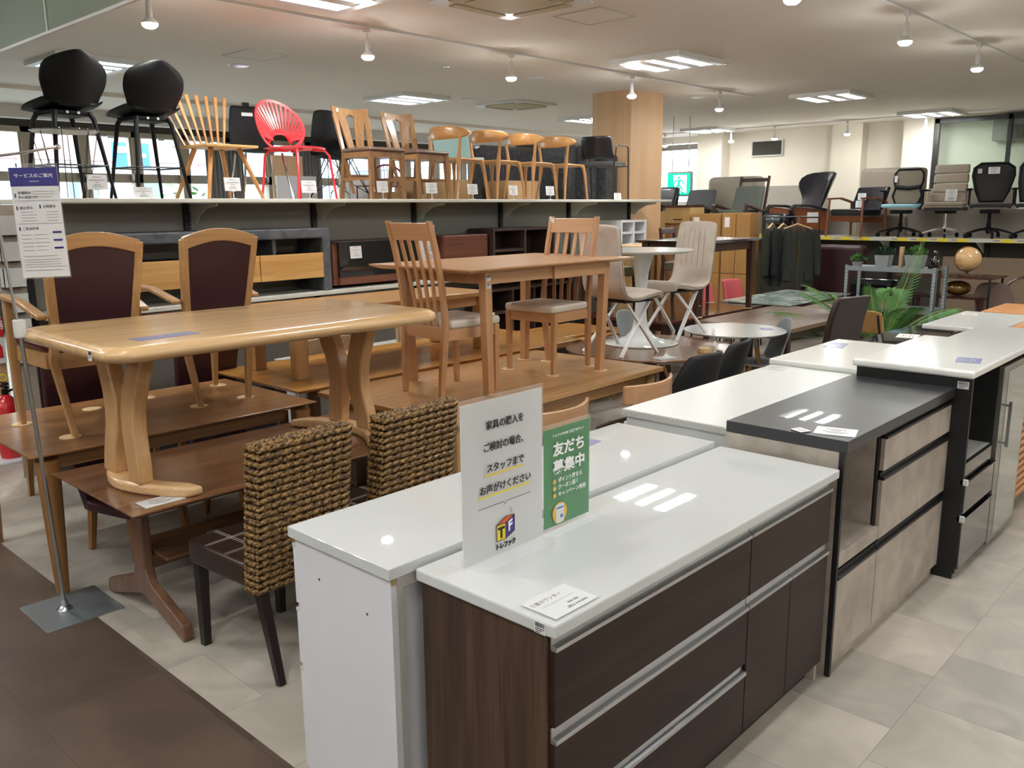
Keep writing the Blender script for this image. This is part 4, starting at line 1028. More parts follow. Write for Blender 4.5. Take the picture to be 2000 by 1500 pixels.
# ---------------------------------------------------------------- things standing behind the shelving
t = thing('wrapped_mattress', 'mattress wrapped in shiny black crinkled film, wide left one behind the wooden chairs', 'wrapped mattress', (8.4, 8.0, 0))
b = MB(); b.box(-.5, .5, -.15, .15, 0, 2.58); b.build('film_wrap', 'black_film', t, bevel=.04)
for k, (x, y, h_, lab) in enumerate(((9.12, 7.72, 2.62, 'black film wrapped mattress, second of the standing row'), (9.45, 7.62, 2.6, 'black film wrapped mattress, third of the standing row'), (9.78, 7.52, 2.5, 'black film wrapped mattress beside the wood clad column'))):
    t = thing('wrapped_mattress', lab, 'wrapped mattress', (x, y, 0)); b = MB(); b.box(-.14, .14, -.3, .3, 0, h_); b.build('film_wrap', 'black_film', t, bevel=.04)
for (x, y, w_, d_, h_, lab) in ((7.35, 8.2, .8, .5, 2.15, 'large cardboard carton behind the second curved-back chair'), (8.2, 7.6, .6, .35, 2.13, 'cardboard carton behind the third curved-back chair'), (6.7, 8.35, .4, .4, 2.0, 'cardboard carton behind the right twin brown chair')):
    t = thing('cardboard_box', lab, 'carton', (x, y, 0)); b = MB(); b.box(-w_/2, w_/2, -d_/2, d_/2, 0, h_); b.build('carton', 'cardboard', t, bevel=.004)
    b = MB(); b.box(-.03, .03, -d_/2-.002, -d_/2, .2, h_); b.build('tape', 'tan_ply', t)
t = thing('plywood_sheet', 'tall pale wood panel behind the red chair near the curtain', 'panel', (5.8, 9.0, 0)); b = MB(); b.box(-.2, .2, -.02, .02, 0, 2.42); b.build('board', 'column_veneer', t)
for x, y, w_, z, lab in ((5.45, 8.3, .5, 2.16, 'white board standing behind the red chair'), (6.35, 8.4, .5, 2.2, 'white board standing behind the wire based black chair')):
    t = thing('white_panel', lab, 'panel', (x, y, 0)); b = MB(); b.box(-w_/2, w_/2, -.02, .02, 0, z); b.build('board', 'white_board', t)
def curtain(x, y, w_, z0, z1, lab):
    t = thing('curtain', lab, 'curtain', (x, y, 0)); n = 60
    b = MB(); b.grid([[(lerp(-w_/2, w_/2, i/n), .035*math.sin(i*.9 + .6*math.sin(i*.3)), z) for i in range(n+1)] for z in (z0, z1)]); b.build('cloth', 'curtain_grey', t, smooth=True, solid=.003)
    b = MB(); b.cyl((-w_/2-.05, 0, z1+.02), (w_/2+.05, 0, z1+.02), .012); b.build('rod', 'steel', t)
curtain(7.9, 14.2, .7, .02, 2.9, 'grey pleated curtain gathered at the window behind the red chair')
curtain(9.6, 14.2, .6, .02, 2.95, 'grey pleated curtain gathered at the window left of the twin brown chairs')
t = thing('wire_chair', 'dark red metal wire chair behind the twin brown chairs', 'chair', (6.35, 7.6, 1.3)); 
t.location = gp(5.75, .78, ZT); t.rotation_euler = (0, 0, 0)
b = MB()
b.tube([Vector((.2*math.cos(math.radians(a)), 0, .22 + .13*math.sin(math.radians(a)))) for a in range(0, 181, 15)], .009, 8)
for x in (-.2, .2): b.tube([(x, 0, .22), (x, 0, .0)], .009, 8); b.tube([(x, 0, .14), (x*1.1, .22, .14), (x*1.1, .22, 0)], .008, 8)
b.tube([(-.2, 0, .14), (.2, 0, .14)], .008, 8)
b.build('frame', 'dark_red_paint', t, smooth=True)
b = MB()
for k in range(7): x = -.12 + k*.04; b.tube([(x, 0, .14), (x, 0, .22 + .13*math.sqrt(1-(x/.2)**2))], .003, 6)
b.build('wires', 'dark_red_paint', t)

# ================================================================ TABLES AND CHAIRS, LEFT AND MIDDLE
def pad(x, y, z, r, label, mat='felt'):
    b = MB(); b.lathe([(0, 0), (r, 0), (r, .004), (0, .004)], n=28); o = b.build('felt_pad', mat); o.location = (x, y, z); return tag(o, label, 'felt pad', 'round felt pads under furniture feet')
def soft_table(name, label, x0, x1, y0, y1, zt, th, top, legm, legw, apron=.08, inset=.06, taper=1.0, z0=0, bevel=.004, chamfer=0, legins=None):
    cx, cy = (x0+x1)/2, (y0+y1)/2; w_, d = (x1-x0)/2, (y1-y0)/2
    t = thing(name, label, 'table', (cx, cy, z0)); H = zt - z0
    b = MB()
    if chamfer: b.hexa([(-w_+chamfer, -d+chamfer, H-th), (w_-chamfer, -d+chamfer, H-th), (w_-chamfer, d-chamfer, H-th), (-w_+chamfer, d-chamfer, H-th)], [(-w_, -d, H-.006), (w_, -d, H-.006), (w_, d, H-.006), (-w_, d, H-.006)]); b.box(-w_, w_, -d, d, H-.006, H)
    else: b.box(-w_, w_, -d, d, H-th, H)
    b.build('tabletop', top, t, bevel=bevel)
    ix = legins if legins is not None else inset
    for sx in (-1, 1):
        for sy in (-1, 1):
            x, y = sx*(w_-ix-legw/2), sy*(d-inset-legw/2)
            b = MB(); b.leg((x, y, 0), (x, y, H-th), legw*taper, legw); b.build('leg', legm, t, bevel=.003)
    if apron:
        for sy in (-1, 1): b = MB(); y = sy*(d-inset-legw/2); b.box(-w_+ix+legw, w_-ix-legw, y-.011, y+.011, H-th-apron, H-th); b.build('apron', legm, t)
        for sx in (-1, 1): b = MB(); x = sx*(w_-ix-legw/2); b.box(x-.011, x+.011, -d+inset+legw, d-inset-legw, H-th-apron, H-th); b.build('apron', legm, t)
    return t
# walnut dining table, far left
t = thing('dining_table', 'walnut dining table at the left, carrying the two maroon backed armchairs', 'table', (2.025, 4.71, 0)); w_, d = .775, .53
b = MB(); b.hexa([(-w_+.07, -d+.07, .665), (w_-.07, -d+.07, .665), (w_-.07, d-.07, .665), (-w_+.07, d-.07, .665)], [(-w_, -d, .692), (w_, -d, .692), (w_, d, .692), (-w_, d, .692)]); b.box(-w_, w_, -d, d, .692, .7); b.build('tabletop', 'walnut', t, bevel=.002)
for sx in (-1, 1):
    for sy in (-1, 1):
        b = MB(); n = 10
        def ring(z, a, c): return [(sx*(w_-.085) + a*math.copysign(abs(math.cos(q))**.75, math.cos(q)), sy*(d-.05) + c*math.copysign(abs(math.sin(q))**.75, math.sin(q)), z) for q in [2*PI*k/12 for k in range(12)]]
        b.rings([ring(0, .028, .032), ring(.35, .042, .042), ring(.665, .052, .05)]); b.build('leg', 'walnut_z', t, smooth=True)
for sy in (-1, 1): b = MB(); b.box(-w_+.15, w_-.15, sy*.42-.01, sy*.42+.01, .6, .665); b.build('apron', 'walnut', t)
# walnut trestle table
t = thing('trestle_table', 'dark walnut trestle table with a low bar, carrying the rounded oak table', 'table', (2.13, 3.685, 0)); w_, d = .82, .42
b = MB(); b.hexa([(-w_+.03, -d+.03, .605), (w_-.03, -d+.03, .605), (w_-.03, d-.03, .605), (-w_+.03, d-.03, .605)], [(-w_, -d, .622), (w_, -d, .622), (w_, d, .622), (-w_, d, .622)]); b.box(-w_, w_, -d, d, .622, .63); b.build('tabletop', 'walnut_dark', t, bevel=.002)
for sx in (-1, 1):
    x = sx*.62
    P = [(-.05, .6), (-.05, .24), (-.08, .18), (-.375, .075), (-.385, .03), (-.37, .0), (-.02, .105), (.02, .105), (.37, 0), (.385, .03), (.375, .075), (.08, .18), (.05, .24), (.05, .6)]
    b = MB(); b.prism(P, x-.022, x+.022, 'x'); b.build('trestle', 'walnut_dark_z', t, bevel=.008, seg=3)
b = MB(); b.box(-.6, .6, -.02, .02, .22, .285); b.build('stretcher', 'walnut_dark', t, bevel=.004)
b = MB(); b.box(-.59, .59, -.16, .16, .29, .31); b.build('lower_shelf', 'walnut_dark', t, bevel=.008)
b = MB(); rs = []
random.seed(8)
for k in range(9):
    x = 1.78 + k*.035; rs.append([(x, 3.62 + .02*math.sin(k) + dy, .315 + dz + .008*math.sin(k*2)) for dy, dz in ((-.018, 0), (.02, 0), (.012, .012), (-.01, .016))])
b.rings(rs); tag(b.build('tape_scrap', 'grey_plastic', smooth=True, sub=1), 'crumpled grey strip lying on the trestle table lower bar', 'strip')
# rounded oak table on top of the trestle table
zo = .63
t = thing('dining_table', 'thick light oak table with rounded edge and horseshoe feet, standing on the trestle table', 'table', (2.07, 3.66, zo)); w_, d, H = .83, .5, .675
b = MB(); poly = rrect(-w_, w_, -d, d, .11, 8)
pr_ = [(0, .0), (.012, -.006)]
rs = []
for ins, z in ((.03, H-.062), (.008, H-.05), (0, H-.032), (.006, H-.014), (.024, H-.002), (.04, H)):
    rs.append([(x*(1-ins/w_), y*(1-ins/d), z) for x, y in poly])
b.rings(rs); b.build('tabletop', 'oak', t, smooth=True, ang=60)
for sx in (-1, 1):
    pts = [(sx*(.47 + .15*math.sin(PI*k/12)) + (0), -.36 + .72*k/12) for k in range(13)]
    b = MB(); rs = []
    for k, (x, y) in enumerate(pts):
        e = .7 if k in (0, 12) else 1; a = sx*(.1 + .03*math.sin(PI*k/12)); hh = .048 if 0 < k < 12 else .04
        rs.append([(x - .045*e, y, 0), (x + .045*e, y, 0), (x + .045*e, y, hh), (x - .045*e, y, hh)])
    b.rings(rs); ft = b.build('horseshoe_foot', 'oak', t, bevel=.014, seg=3, smooth=True)
    for sy in (-1, 1):
        b = MB(); rs = []
        for k in range(9):
            q = k/8; z = .045 + q*(H-.05-.045); x = sx*(.60 - .03*q); y = sy*(.095 + .06*math.cos(q*PI*2)*.5 + .06*q*q); ww = .032; dd = .055 + .012*q
            rs.append([(x-ww, y-dd, z), (x+ww, y-dd, z), (x+ww, y+dd, z), (x-ww, y+dd, z)])
        b.rings(rs); b.build('curved_leg', 'oak_z', t, bevel=.01, seg=3, smooth=True)
    b = MB(); b.box(sx*.57-.03, sx*.57+.03, -.3, .3, H-.085, H-.06); b.build('bearer', 'oak', t)
barcode(t, MX((-w_-.0015, -.34, H-.034), (0, -1, 0), (.1, 0, 1), (-1, 0, .1)), .035, .038)
flat_card(1.55, 3.36, zo + H, .26, .09, .05, 'lilac price sheet on the rounded oak table', 'lilac_film')
flat_card(1.47, 3.36, .63, .17, .1, -.0, 'white price card on the near corner of the dark walnut trestle table')
# maroon armchairs standing on the walnut table
def maroon_chair(arms=True):
    t = thing('armchair', 'x', 'chair'); Z = .43
    def q(x, z, d=0): return (x, -.2 - max(0, z-Z)*.2 + d, z)
    for sx in (-1, 1):
        b = MB(); rs = []
        for z, ww, xx in ((0, .028, .155), (Z-.05, .042, .205), (Z+.1, .042, .19), (.8, .042, .21), (.945, .042, .218)):
            dd = .035; y = -.2 - max(0, z-Z)*.2 - (0 if z > 0 else .03); rs.append([(sx*xx-ww/2, y-dd/2, z), (sx*xx+ww/2, y-dd/2, z), (sx*xx+ww/2, y+dd/2, z), (sx*xx-ww/2, y+dd/2, z)])
        b.rings(rs); b.build('rear_leg', 'light_oak_z', t, bevel=.006)
        b = MB(); b.tube([(sx*.235, .26, 0), (sx*.245, .245, Z-.06), (sx*.25, .22, .66 if arms else Z-.01)], .02, flat=[(.028, .028), (.045, .042), (.036, .03)], upv=(0, 1, 0)); b.build('front_leg', 'light_oak_z', t, bevel=.005)
        if arms: b = MB(); b.tube([(sx*.245, -.24, .60), (sx*.262, 0, .665), (sx*.262, .27, .675)], .02, flat=(.05, .026)); b.build('arm', 'light_oak', t, bevel=.008, smooth=True)
    b = MB(); rs = []
    for k in range(13):
        x = lerp(-.222, .222, k/12); zt = .955 + .045*math.cos(x/.222*PI/2); zb = .885 + .045*math.cos(x/.222*PI/2); y = -.2-(.9-Z)*.2
        rs.append([(x, y-.018, zb), (x, y+.018, zb), (x, y+.012, zt), (x, y-.024, zt)])
    b.rings(rs); b.build('crest_rail', 'light_oak', t, bevel=.005)
    b = MB(); rs = []
    for z, ww in ((Z-.01, .165), (.6, .175), (.8, .188), (.89, .195), (.91, .165)):
        y = -.2 - (z-Z)*.2; rs.append([(-ww, y-.01, z), (0, y-.012, z + (.035 if z > .87 else 0)), (ww, y-.01, z), (ww, y+.03, z), (0, y+.035, z + (.03 if z > .87 else 0)), (-ww, y+.03, z)])
    b.rings(rs); b.build('back_panel', 'maroon', t)
    b = MB(); b.prism(rrect(-.235, .235, -.17, .27, .06), Z-.01, Z+.065); b.build('seat', 'maroon_seat', t, bevel=.03, seg=4, smooth=True)
    b = MB(); b.box(-.2, .2, -.21, -.18, Z-.09, Z-.01); b.box(-.22, .22, .21, .24, Z-.07, Z-.01)
    for sx in (-1, 1): b.box(sx*.225-.012, sx*.225+.012, -.19, .22, Z-.085, Z-.01)
    b.build('seat_frame', 'light_oak', t)
    return t
m1 = maroon_chair(); m1.location = (1.69, 4.64, .705); m1['label'] = 'wood framed armchair with maroon back, left one of the pair on the walnut table'; m1['group'] = 'maroon armchairs on the walnut table'
m2 = dup(m1, (2.42, 4.80, .705), math.radians(3), 'wood framed armchair with maroon back, right one of the pair on the walnut table')
for (x, y), lab in (((1.52, 4.44), 'felt pad under the near foot of the left maroon armchair'), ((1.45, 4.91), 'felt pad by the far foot of the left maroon armchair'), ((1.84, 4.99), 'loose felt pad lying beside the left maroon armchair'), ((2.28, 4.59), 'felt pad under the near left foot of the right maroon armchair'), ((2.58, 4.6), 'felt pad under the near right foot of the right maroon armchair'), ((2.65, 5.06), 'felt pad under the far right foot of the right maroon armchair'), ((2.18, 5.04), 'felt pad under the far left foot of the right maroon armchair')):
    pad(x, y, .7, .05, lab)
# fully upholstered purple chairs behind and beneath the walnut table
def purple_chair():
    t = thing('dining_chair', 'x', 'chair')
    b = MB(); b.prism(rrect(-.22, .22, -.2, .24, .05), .37, .46); b.build('seat', 'purple_back', t, bevel=.02, smooth=True)
    b = MB(); b.hexa([(-.2, -.22, .36), (.2, -.22, .36), (.2, -.16, .36), (-.2, -.16, .36)], [(-.24, -.33, 1.0), (.24, -.33, 1.0), (.24, -.28, 1.0), (-.24, -.28, 1.0)]); b.build('backrest', 'purple_back', t, bevel=.015, seg=3)
    for sx in (-1, 1):
        for sy in (-1, 1): b = MB(); b.leg((sx*.19, sy*.2, 0), (sx*.18, sy*.17, .37), .03, .04); b.build('leg', 'walnut_z', t)
    return t
p0 = purple_chair(); p0.location = (1.95, 5.72, 0); p0.rotation_euler = (0, 0, math.radians(4)); p0['label'] = 'purple upholstered chair back behind the walnut table, left of the oak table leg'; p0['group'] = 'purple chairs on the floor by the walnut table'
dup(p0, (2.78, 5.72, 0), math.radians(2), 'purple upholstered chair back behind the walnut table, under the rounded oak top')
dup(p0, (1.86, 4.55, 0), math.radians(-90-75), 'purple chair tucked beneath the walnut table at its left end').scale = (.9, .9, .62)
dup(p0, (2.55, 4.6, 0), math.radians(-90-80), 'purple chair tucked beneath the walnut table at its right end').scale = (.9, .9, .62)
# gold oak low table with the coffee table on top
t = soft_table('dining_table', 'golden oak table with thin overhanging top behind the maroon armchairs', 3.05-.22, 5.6, 4.42, 5.48, .72, .022, 'gold_oak', 'walnut_z', .06, .07, .3, bevel=.002, chamfer=.015, legins=.3)
t = soft_table('dining_table', 'square legged oak table with drawer rail standing on the golden oak table', 3.0, 4.78, 4.68, 5.32, 1.17, .035, 'light_oak', 'light_oak_z', .085, .075, .02, z0=.7235, legins=.02)
for x, y, lab in ((3.06, 5.26, 'felt pad at the far left leg of the square legged oak table'), (3.06, 4.74, 'felt pad at the near left leg of the square legged oak table'), (4.72, 4.74, 'felt pad at the near right leg of the square legged oak table')): pad(x, y, .72, .07, lab, 'brown_oak')
# oak dining table (near middle)
t = thing('dining_table', 'large light oak table carrying the square beech table and slatted chairs', 'table', (4.0, 3.83, 0)); w_, d = 1.03, .6
b = MB(); b.box(-w_, w_, -d, d, .668, .7); b.build('tabletop', 'light_oak', t, bevel=.003)
t.rotation_euler = (0, 0, math.radians(1.5))
for sx in (-1, 1):
    for sy in (-1, 1): b = MB(); b.leg((sx*(w_-.09), sy*(d-.08), 0), (sx*(w_-.09), sy*(d-.08), .668), .07, .08); b.build('leg', 'light_oak_z', t, bevel=.003)
for sy in (-1, 1): b = MB(); b.box(-w_+.13, w_-.13, sy*(d-.08)-.012, sy*(d-.08)+.012, .58, .668); b.build('apron', 'light_oak', t)
for sx in (-1, 1): b = MB(); b.box(sx*(w_-.09)-.012, sx*(w_-.09)+.012, -d+.12, d-.12, .58, .668); b.build('apron', 'light_oak', t)
# beech table on it
t = thing('dining_table', 'square beech extending table standing on the large light oak table', 'table', (4.1, 3.86, .7045)); w_, d, H = .78, .45, .762
b = MB(); b.hexa([(-w_+.05, -d+.05, H-.028), (w_-.05, -d+.05, H-.028), (w_-.05, d-.05, H-.028), (-w_+.05, d-.05, H-.028)], [(-w_, -d, H-.01), (w_, -d, H-.01), (w_, d, H-.01), (-w_, d, H-.01)]); b.box(-w_, w_, -d, d, H-.01, H); b.build('tabletop', 'beech', t, bevel=.001)
for sx in (-1, 1):
    for sy in (-1, 1): b = MB(); b.leg((sx*.54, sy*.345, 0), (sx*.57, sy*.355, H-.028), .048, .056); b.build('leg', 'beech_z', t, bevel=.002)
b = MB(); b.box(-.53, .02, -.365, -.345, H-.1, H-.03); b.build('apron', 'beech', t)
b = MB(); b.box(.02, .54, -.385, -.345, H-.105, H-.028); b.build('extension_rail', 'beech', t, bevel=.002)
b = MB(); b.box(-.53, .53, .345, .365, H-.1, H-.03); b.box(-.575, -.555, -.33, .33, H-.1, H-.03); b.box(.555, .575, -.33, .33, H-.1, H-.03); b.build('apron', 'beech', t)
barcode(t, MX((-.57, -.3835, H-.06), (1, 0, 0), (0, 0, 1), (0, -1, 0)), .032, .035); barcode(t, MX((-.569, -.383, H-.105), (1, 0, 0), (0, 0, 1), (0, -1, 0)), .032, .035)
for x, y, lab in ((3.56, 4.205, 'felt pad under the far left leg of the square beech table'), (4.64, 4.205, 'felt pad under the far right leg of the square beech table'), (4.64, 3.515, 'felt pad under the near right leg of the square beech table')): pad(x, y, .7, .055, lab)
# slatted beech chairs
def slat_chair():
    t = thing('dining_chair', 'x', 'chair'); Z = .43
    def yb(z): return -.19 - max(0, z-Z)*.17 - .02*math.sin(max(0, z-Z)/.6*PI)*-1
    for sx in (-1, 1):
        b = MB(); rs = []
        for z in (0, .15, .3, Z, .55, .7, .85, 1.03):
            y = yb(z) - (.03*(1-z/Z) if z < Z else 0); x = sx*(.175 + .02*min(1, z/Z)); ww, dd = .03, (.028 if z == 0 else .042 if z < .5 else .032)
            rs.append([(x-ww/2, y-dd/2, z), (x+ww/2, y-dd/2, z), (x+ww/2, y+dd/2, z), (x-ww/2, y+dd/2, z)])
        b.rings(rs); b.build('rear_leg', 'beech_z', t, bevel=.004)
        b = MB(); b.leg((sx*.19, .2, 0), (sx*.195, .195, Z-.02), .028, .038); b.build('front_leg', 'beech_z', t, bevel=.003)
        b = MB(); b.box(sx*.195-.01, sx*.195+.01, -.18, .18, Z-.085, Z-.02); b.build('side_rail', 'beech', t)
    b = MB(); y = yb(.95); b.hexa([(-.18, yb(.92)-.01, .92), (.18, yb(.92)-.01, .92), (.18, yb(.92)+.012, .92), (-.18, yb(.92)+.012, .92)], [(-.18, yb(1.02)-.01, 1.02), (.18, yb(1.02)-.01, 1.02), (.18, yb(1.02)+.012, 1.02), (-.18, yb(1.02)+.012, 1.02)]); b.build('crest_rail', 'beech', t, bevel=.003)
    for k in range(4):
        x = -.114 + k*.076; b = MB(); b.tube([(x*.8, yb(Z-.01)+.01, Z-.03), (x*.85, yb(.55)+.012, .55), (x*.95, yb(.7)+.006, .7), (x, yb(.93), .93)], .01, flat=(.027, .01), upv=(0, 1, 0)); b.build('slat', 'beech_z', t)
    b = MB(); b.box(-.18, .18, .185, .205, Z-.085, Z-.02); b.build('cross_rail', 'beech', t); b = MB(); b.box(-.18, .18, -.2, -.18, Z-.085, Z-.01); b.build('cross_rail', 'beech', t)
    b = MB(); b.prism(rrect(-.215, .215, -.17, .23, .03), Z-.02, Z+.03); b.build('seat', 'cream_leather', t, bevel=.016, seg=3, smooth=True)
    return t
s0 = slat_chair(); s0.location = (3.54, 3.82, .7005); s0.rotation_euler = (0, 0, -PI/2 - math.radians(4)); s0['label'] = 'slatted beech chair with cream seat at the left end of the square beech table'; s0['group'] = 'slatted beech chairs on the light oak table'
s1 = dup(s0, (4.49, 3.84, .7045), PI/2 + math.radians(3), 'slatted beech chair with cream seat at the right end of the square beech table')
b = MB(); b.box(.158, .192, -.2735, -.2685, .985, 1.02); b.build('tag', 'paper', s1)
for x, y, lab in ((4.27, 4.03, 'felt pad under the far front foot of the right slatted beech chair'), (4.29, 3.64, 'felt pad under the near front foot of the right slatted beech chair'), (4.71, 3.66, 'felt pad under the near rear foot of the right slatted beech chair'), (4.69, 4.03, 'felt pad under the far rear foot of the right slatted beech chair')): pad(x, y, .7, .045, lab)
# woven chairs
def woven_chair():
    t = thing('woven_chair', 'x', 'chair'); Z = .47
    W_ = .215; rows = 21; cols = 9; z0, z1 = .36, .96
    b = MB(); b.hexa([(-W_+.012, -.035, z0+.012), (W_-.012, -.035, z0+.012), (W_-.012, .035, z0+.012), (-W_+.012, .035, z0+.012)], [(-W_+.012, -.1, z1-.012), (W_-.012, -.1, z1-.012), (W_-.012, -.04, z1-.012), (-W_+.012, -.04, z1-.012)])
    b.build('back_core', 'dark_leg', t)
    b = MB(); dz = (z1-z0)/rows
    def yc(z): return -.0 - (z-z0)/(z1-z0)*.07
    per = []
    for k in range(cols+1): per.append((lerp(-W_, W_, k/cols), -.036))
    for k in range(1, 3): per.append((W_, lerp(-.036, .036, k/3)))
    for k in range(cols+1): per.append((lerp(W_, -W_, k/cols), .036))
    for k in range(1, 3): per.append((-W_, lerp(.036, -.036, k/3)))
    n = len(per)
    for r_ in range(rows):
        zc = z0 + (r_+.5)*dz
        for k in range(n):
            p, q = per[k], per[(k+1) % n]
            # each stitch is a leaning twisted strand
            L0 = Vector((p[0], p[1] + yc(zc), zc - dz*.2 )); L1 = Vector((q[0], q[1] + yc(zc), zc + dz*.2))
            c = (L0+L1)/2; d_ = (L1-L0); out = Vector((c.x*.02, (1 if (p[1]+q[1]) > 0 else -1)*.008 if abs(p[1]-q[1]) < .001 else 0, 0)) if abs(p[1]-q[1]) < .001 else Vector((math.copysign(.008, p[0]), 0, 0))
            jj = random.uniform(-.001, .001)
            b.tube([L0 - d_*.18, c + out + Vector((0, 0, jj)), L1 + d_*.18], [.007, .0135, .007], 5)
    for k in range(2):
        pass
    tp = [(lerp(-W_, W_, k/12), -.068 - .012 + .0*k, z1) for k in range(13)]
    for k in range(12):
        for off in (-.02, .02): b.tube([(tp[k][0]-.012, tp[k][1]+off-.004, z1-.006), (tp[k][0]+.018, tp[k][1]+off, z1+.001), (tp[k+1][0]+.012, tp[k+1][1]+off+.004, z1-.006)], [.006, .013, .006], 5)
    bk_ = b.build('woven_back', 'woven_rattan', t, smooth=True, ang=80); bk_.location = (0, -.2, 0)
    for c in kids(t):
        if c.name.startswith('back_core'): c.location = (0, -.2, 0)
    b = MB(); b.prism(rrect(-.22, .22, -.17, .25, .03), Z-.1, Z); b.build('seat', 'brown_leather', t, bevel=.015, seg=3, smooth=True)
    b = MB()
    for o_ in (-.006, .006):
        for x in (-.09, .09): b.tube([(x+o_, -.16, Z+.001), (x+o_, .235, Z+.001), (x+o_, .249, Z-.014)], .0012, 5)
        for y in (-.02, .12): b.tube([(-.218, y+o_, Z-.012), (-.205, y+o_, Z+.001), (.205, y+o_, Z+.001), (.218, y+o_, Z-.012)], .0012, 5)
    b.build('stitching', 'stitch', t)
    for sx in (-1, 1):
        b = MB(); b.tube([(sx*.19, -.31, 0), (sx*.185, -.21, .37)], .02, flat=[(.03, .03), (.042, .042)], upv=(0, 1, 0)); b.build('rear_leg', 'dark_leg', t, bevel=.003)
        b = MB(); b.leg((sx*.19, .21, 0), (sx*.19, .2, Z-.1), .034, .045); b.build('front_leg', 'dark_leg', t, bevel=.003)
    return t
w0 = woven_chair(); w0.location = (1.755, 3.04, 0); w0.rotation_euler = (0, 0, math.radians(4)); w0['label'] = 'chair with braided brown rattan back and dark stitched seat, nearer of the two'; w0['group'] = 'braided rattan back chairs'
dup(w0, (2.34, 3.04, 0), math.radians(3), 'chair with braided brown rattan back, further one beside the white counter')
# curved beech rail chairs between the oak table and the counters
def rail_chair():
    t = thing('dining_chair', 'x', 'chair'); Z = .42
    b = MB(); rs = []
    for k in range(13):
        s_ = k/6-1; x = s_*.26; y = -.26 + .09*s_*s_; rs.append([(x, y-.011, .7), (x, y+.011, .7), (x, y+.007, .81), (x, y-.015, .81)])
    b.rings(rs); b.build('back_rail', 'beech', t, bevel=.006, smooth=True)
    for sx in (-1, 1):
        b = MB(); b.tube([(sx*.2, -.25, 0), (sx*.19, -.21, Z), (sx*.2, -.205, .6), (sx*.215, -.195, .765)], [.014, .019, .016, .015], 10); b.build('rear_leg', 'beech_z', t, smooth=True)
        b = MB(); b.tube([(sx*.2, .22, 0), (sx*.19, .19, Z-.02)], [.013, .02], 10); b.build('front_leg', 'beech_z', t, smooth=True)
    b = MB(); b.prism(rrect(-.22, .22, -.2, .22, .05), Z-.03, Z+.02); b.build('seat', 'brown_leather', t, bevel=.015, smooth=True)
    return t
r0 = rail_chair(); r0.location = (3.27, 2.92, 0); r0.rotation_euler = (0, 0, math.radians(2)); r0['label'] = 'beech chair with a curved top rail, nearer one, just behind the green sign'; r0['group'] = 'beech chairs with curved top rails'
dup(r0, (4.13, 2.95, 0), math.radians(3), 'beech chair with a curved top rail, further one, beside the black tub chair')
# black tub chairs
def tub_chair(mat='black_tub'):
    t = thing('tub_chair', 'x', 'chair')
    def fn(u, v):
        s_ = u*2-1; k = v
        if k < .4: q = k/.4; return (s_*.22, .22 - .4*q, .45 + .02*s_*s_ + .0*q)
        q = (k-.4)/.6; ww = .23 + .02*math.sin(q*PI) - .05*q**4; return (s_*ww, -.18 - .1*q + .16*abs(s_)**2.5*(1-q*.4), .45 + .42*q - .02*abs(s_)**4*q)
    shell('shell', mat, t, fn, 12, 16, .035)
    for sx in (-1, 1):
        for sy in (-1, 1): b = MB(); b.tube([(sx*.22, sy*.22, 0), (sx*.14, sy*.13, .44)], [.011, .016], 8); b.build('leg', 'black_metal', t)
    return t
k0 = tub_chair(); k0.location = (4.92, 3.06, 0); k0.rotation_euler = (0, 0, math.radians(0)); k0['label'] = 'black padded tub chair, nearer of two beside the oval dark table'; k0['group'] = 'black padded tub chairs'
dup(k0, (5.5, 3.16, 0), math.radians(14), 'black padded tub chair, further of two, near the white round table')
# oval dark walnut table with tulip table and beige chairs
t = thing('dining_table', 'dark brown oval table under the white tulip table and beige chairs', 'table', (5.72, 3.83, 0))
b = MB(); rs = []
for f_, z in ((.9, .66), (1.0, .688), (1.0, .696), (.997, .70)): rs.append([(.66*f_*math.copysign(abs(math.cos(a))**.85, math.cos(a)), .62*f_*math.copysign(abs(math.sin(a))**.85, math.sin(a)), z) for a in [2*PI*k/64 for k in range(64)]])
b.rings(rs); b.build('tabletop', 'walnut_dark', t, smooth=True, ang=25)
b = MB(); b.lathe([(0, .04), (.06, .04), (.06, .62), (.1, .66), (0, .66)], n=24); b.build('column', 'walnut_dark_z', t, smooth=True)
for k in range(4):
    a = PI/4 + k*PI/2; b = MB(); b.tube([(0, 0, .12), (.3*math.cos(a), .3*math.sin(a), .06), (.42*math.cos(a), .42*math.sin(a), 0.02)], .02, flat=[(.05, .08), (.05, .05), (.05, .035)]); b.build('foot', 'walnut_dark_z', t, bevel=.004)
t = thing('tulip_table', 'white round pedestal table with trumpet base standing on the dark oval table', 'table', (5.83, 4.0, .7005))
b = MB(); b.lathe([(0, 0), (.305, 0), (.31, .006), (.29, .014), (.2, .028), (.12, .055), (.075, .11), (.052, .2), (.045, .32), (.048, .45), (.06, .58), (.085, .68), (.1, .735), (0, .735)], n=48); b.build('pedestal', 'white_gloss', t, smooth=True)
b = MB(); b.lathe([(0, .735), (.36, .735), (.41, .75), (.415, .757), (.41, .762), (0, .762)], n=64); b.build('tabletop', 'white_semi', t, smooth=True, ang=25)
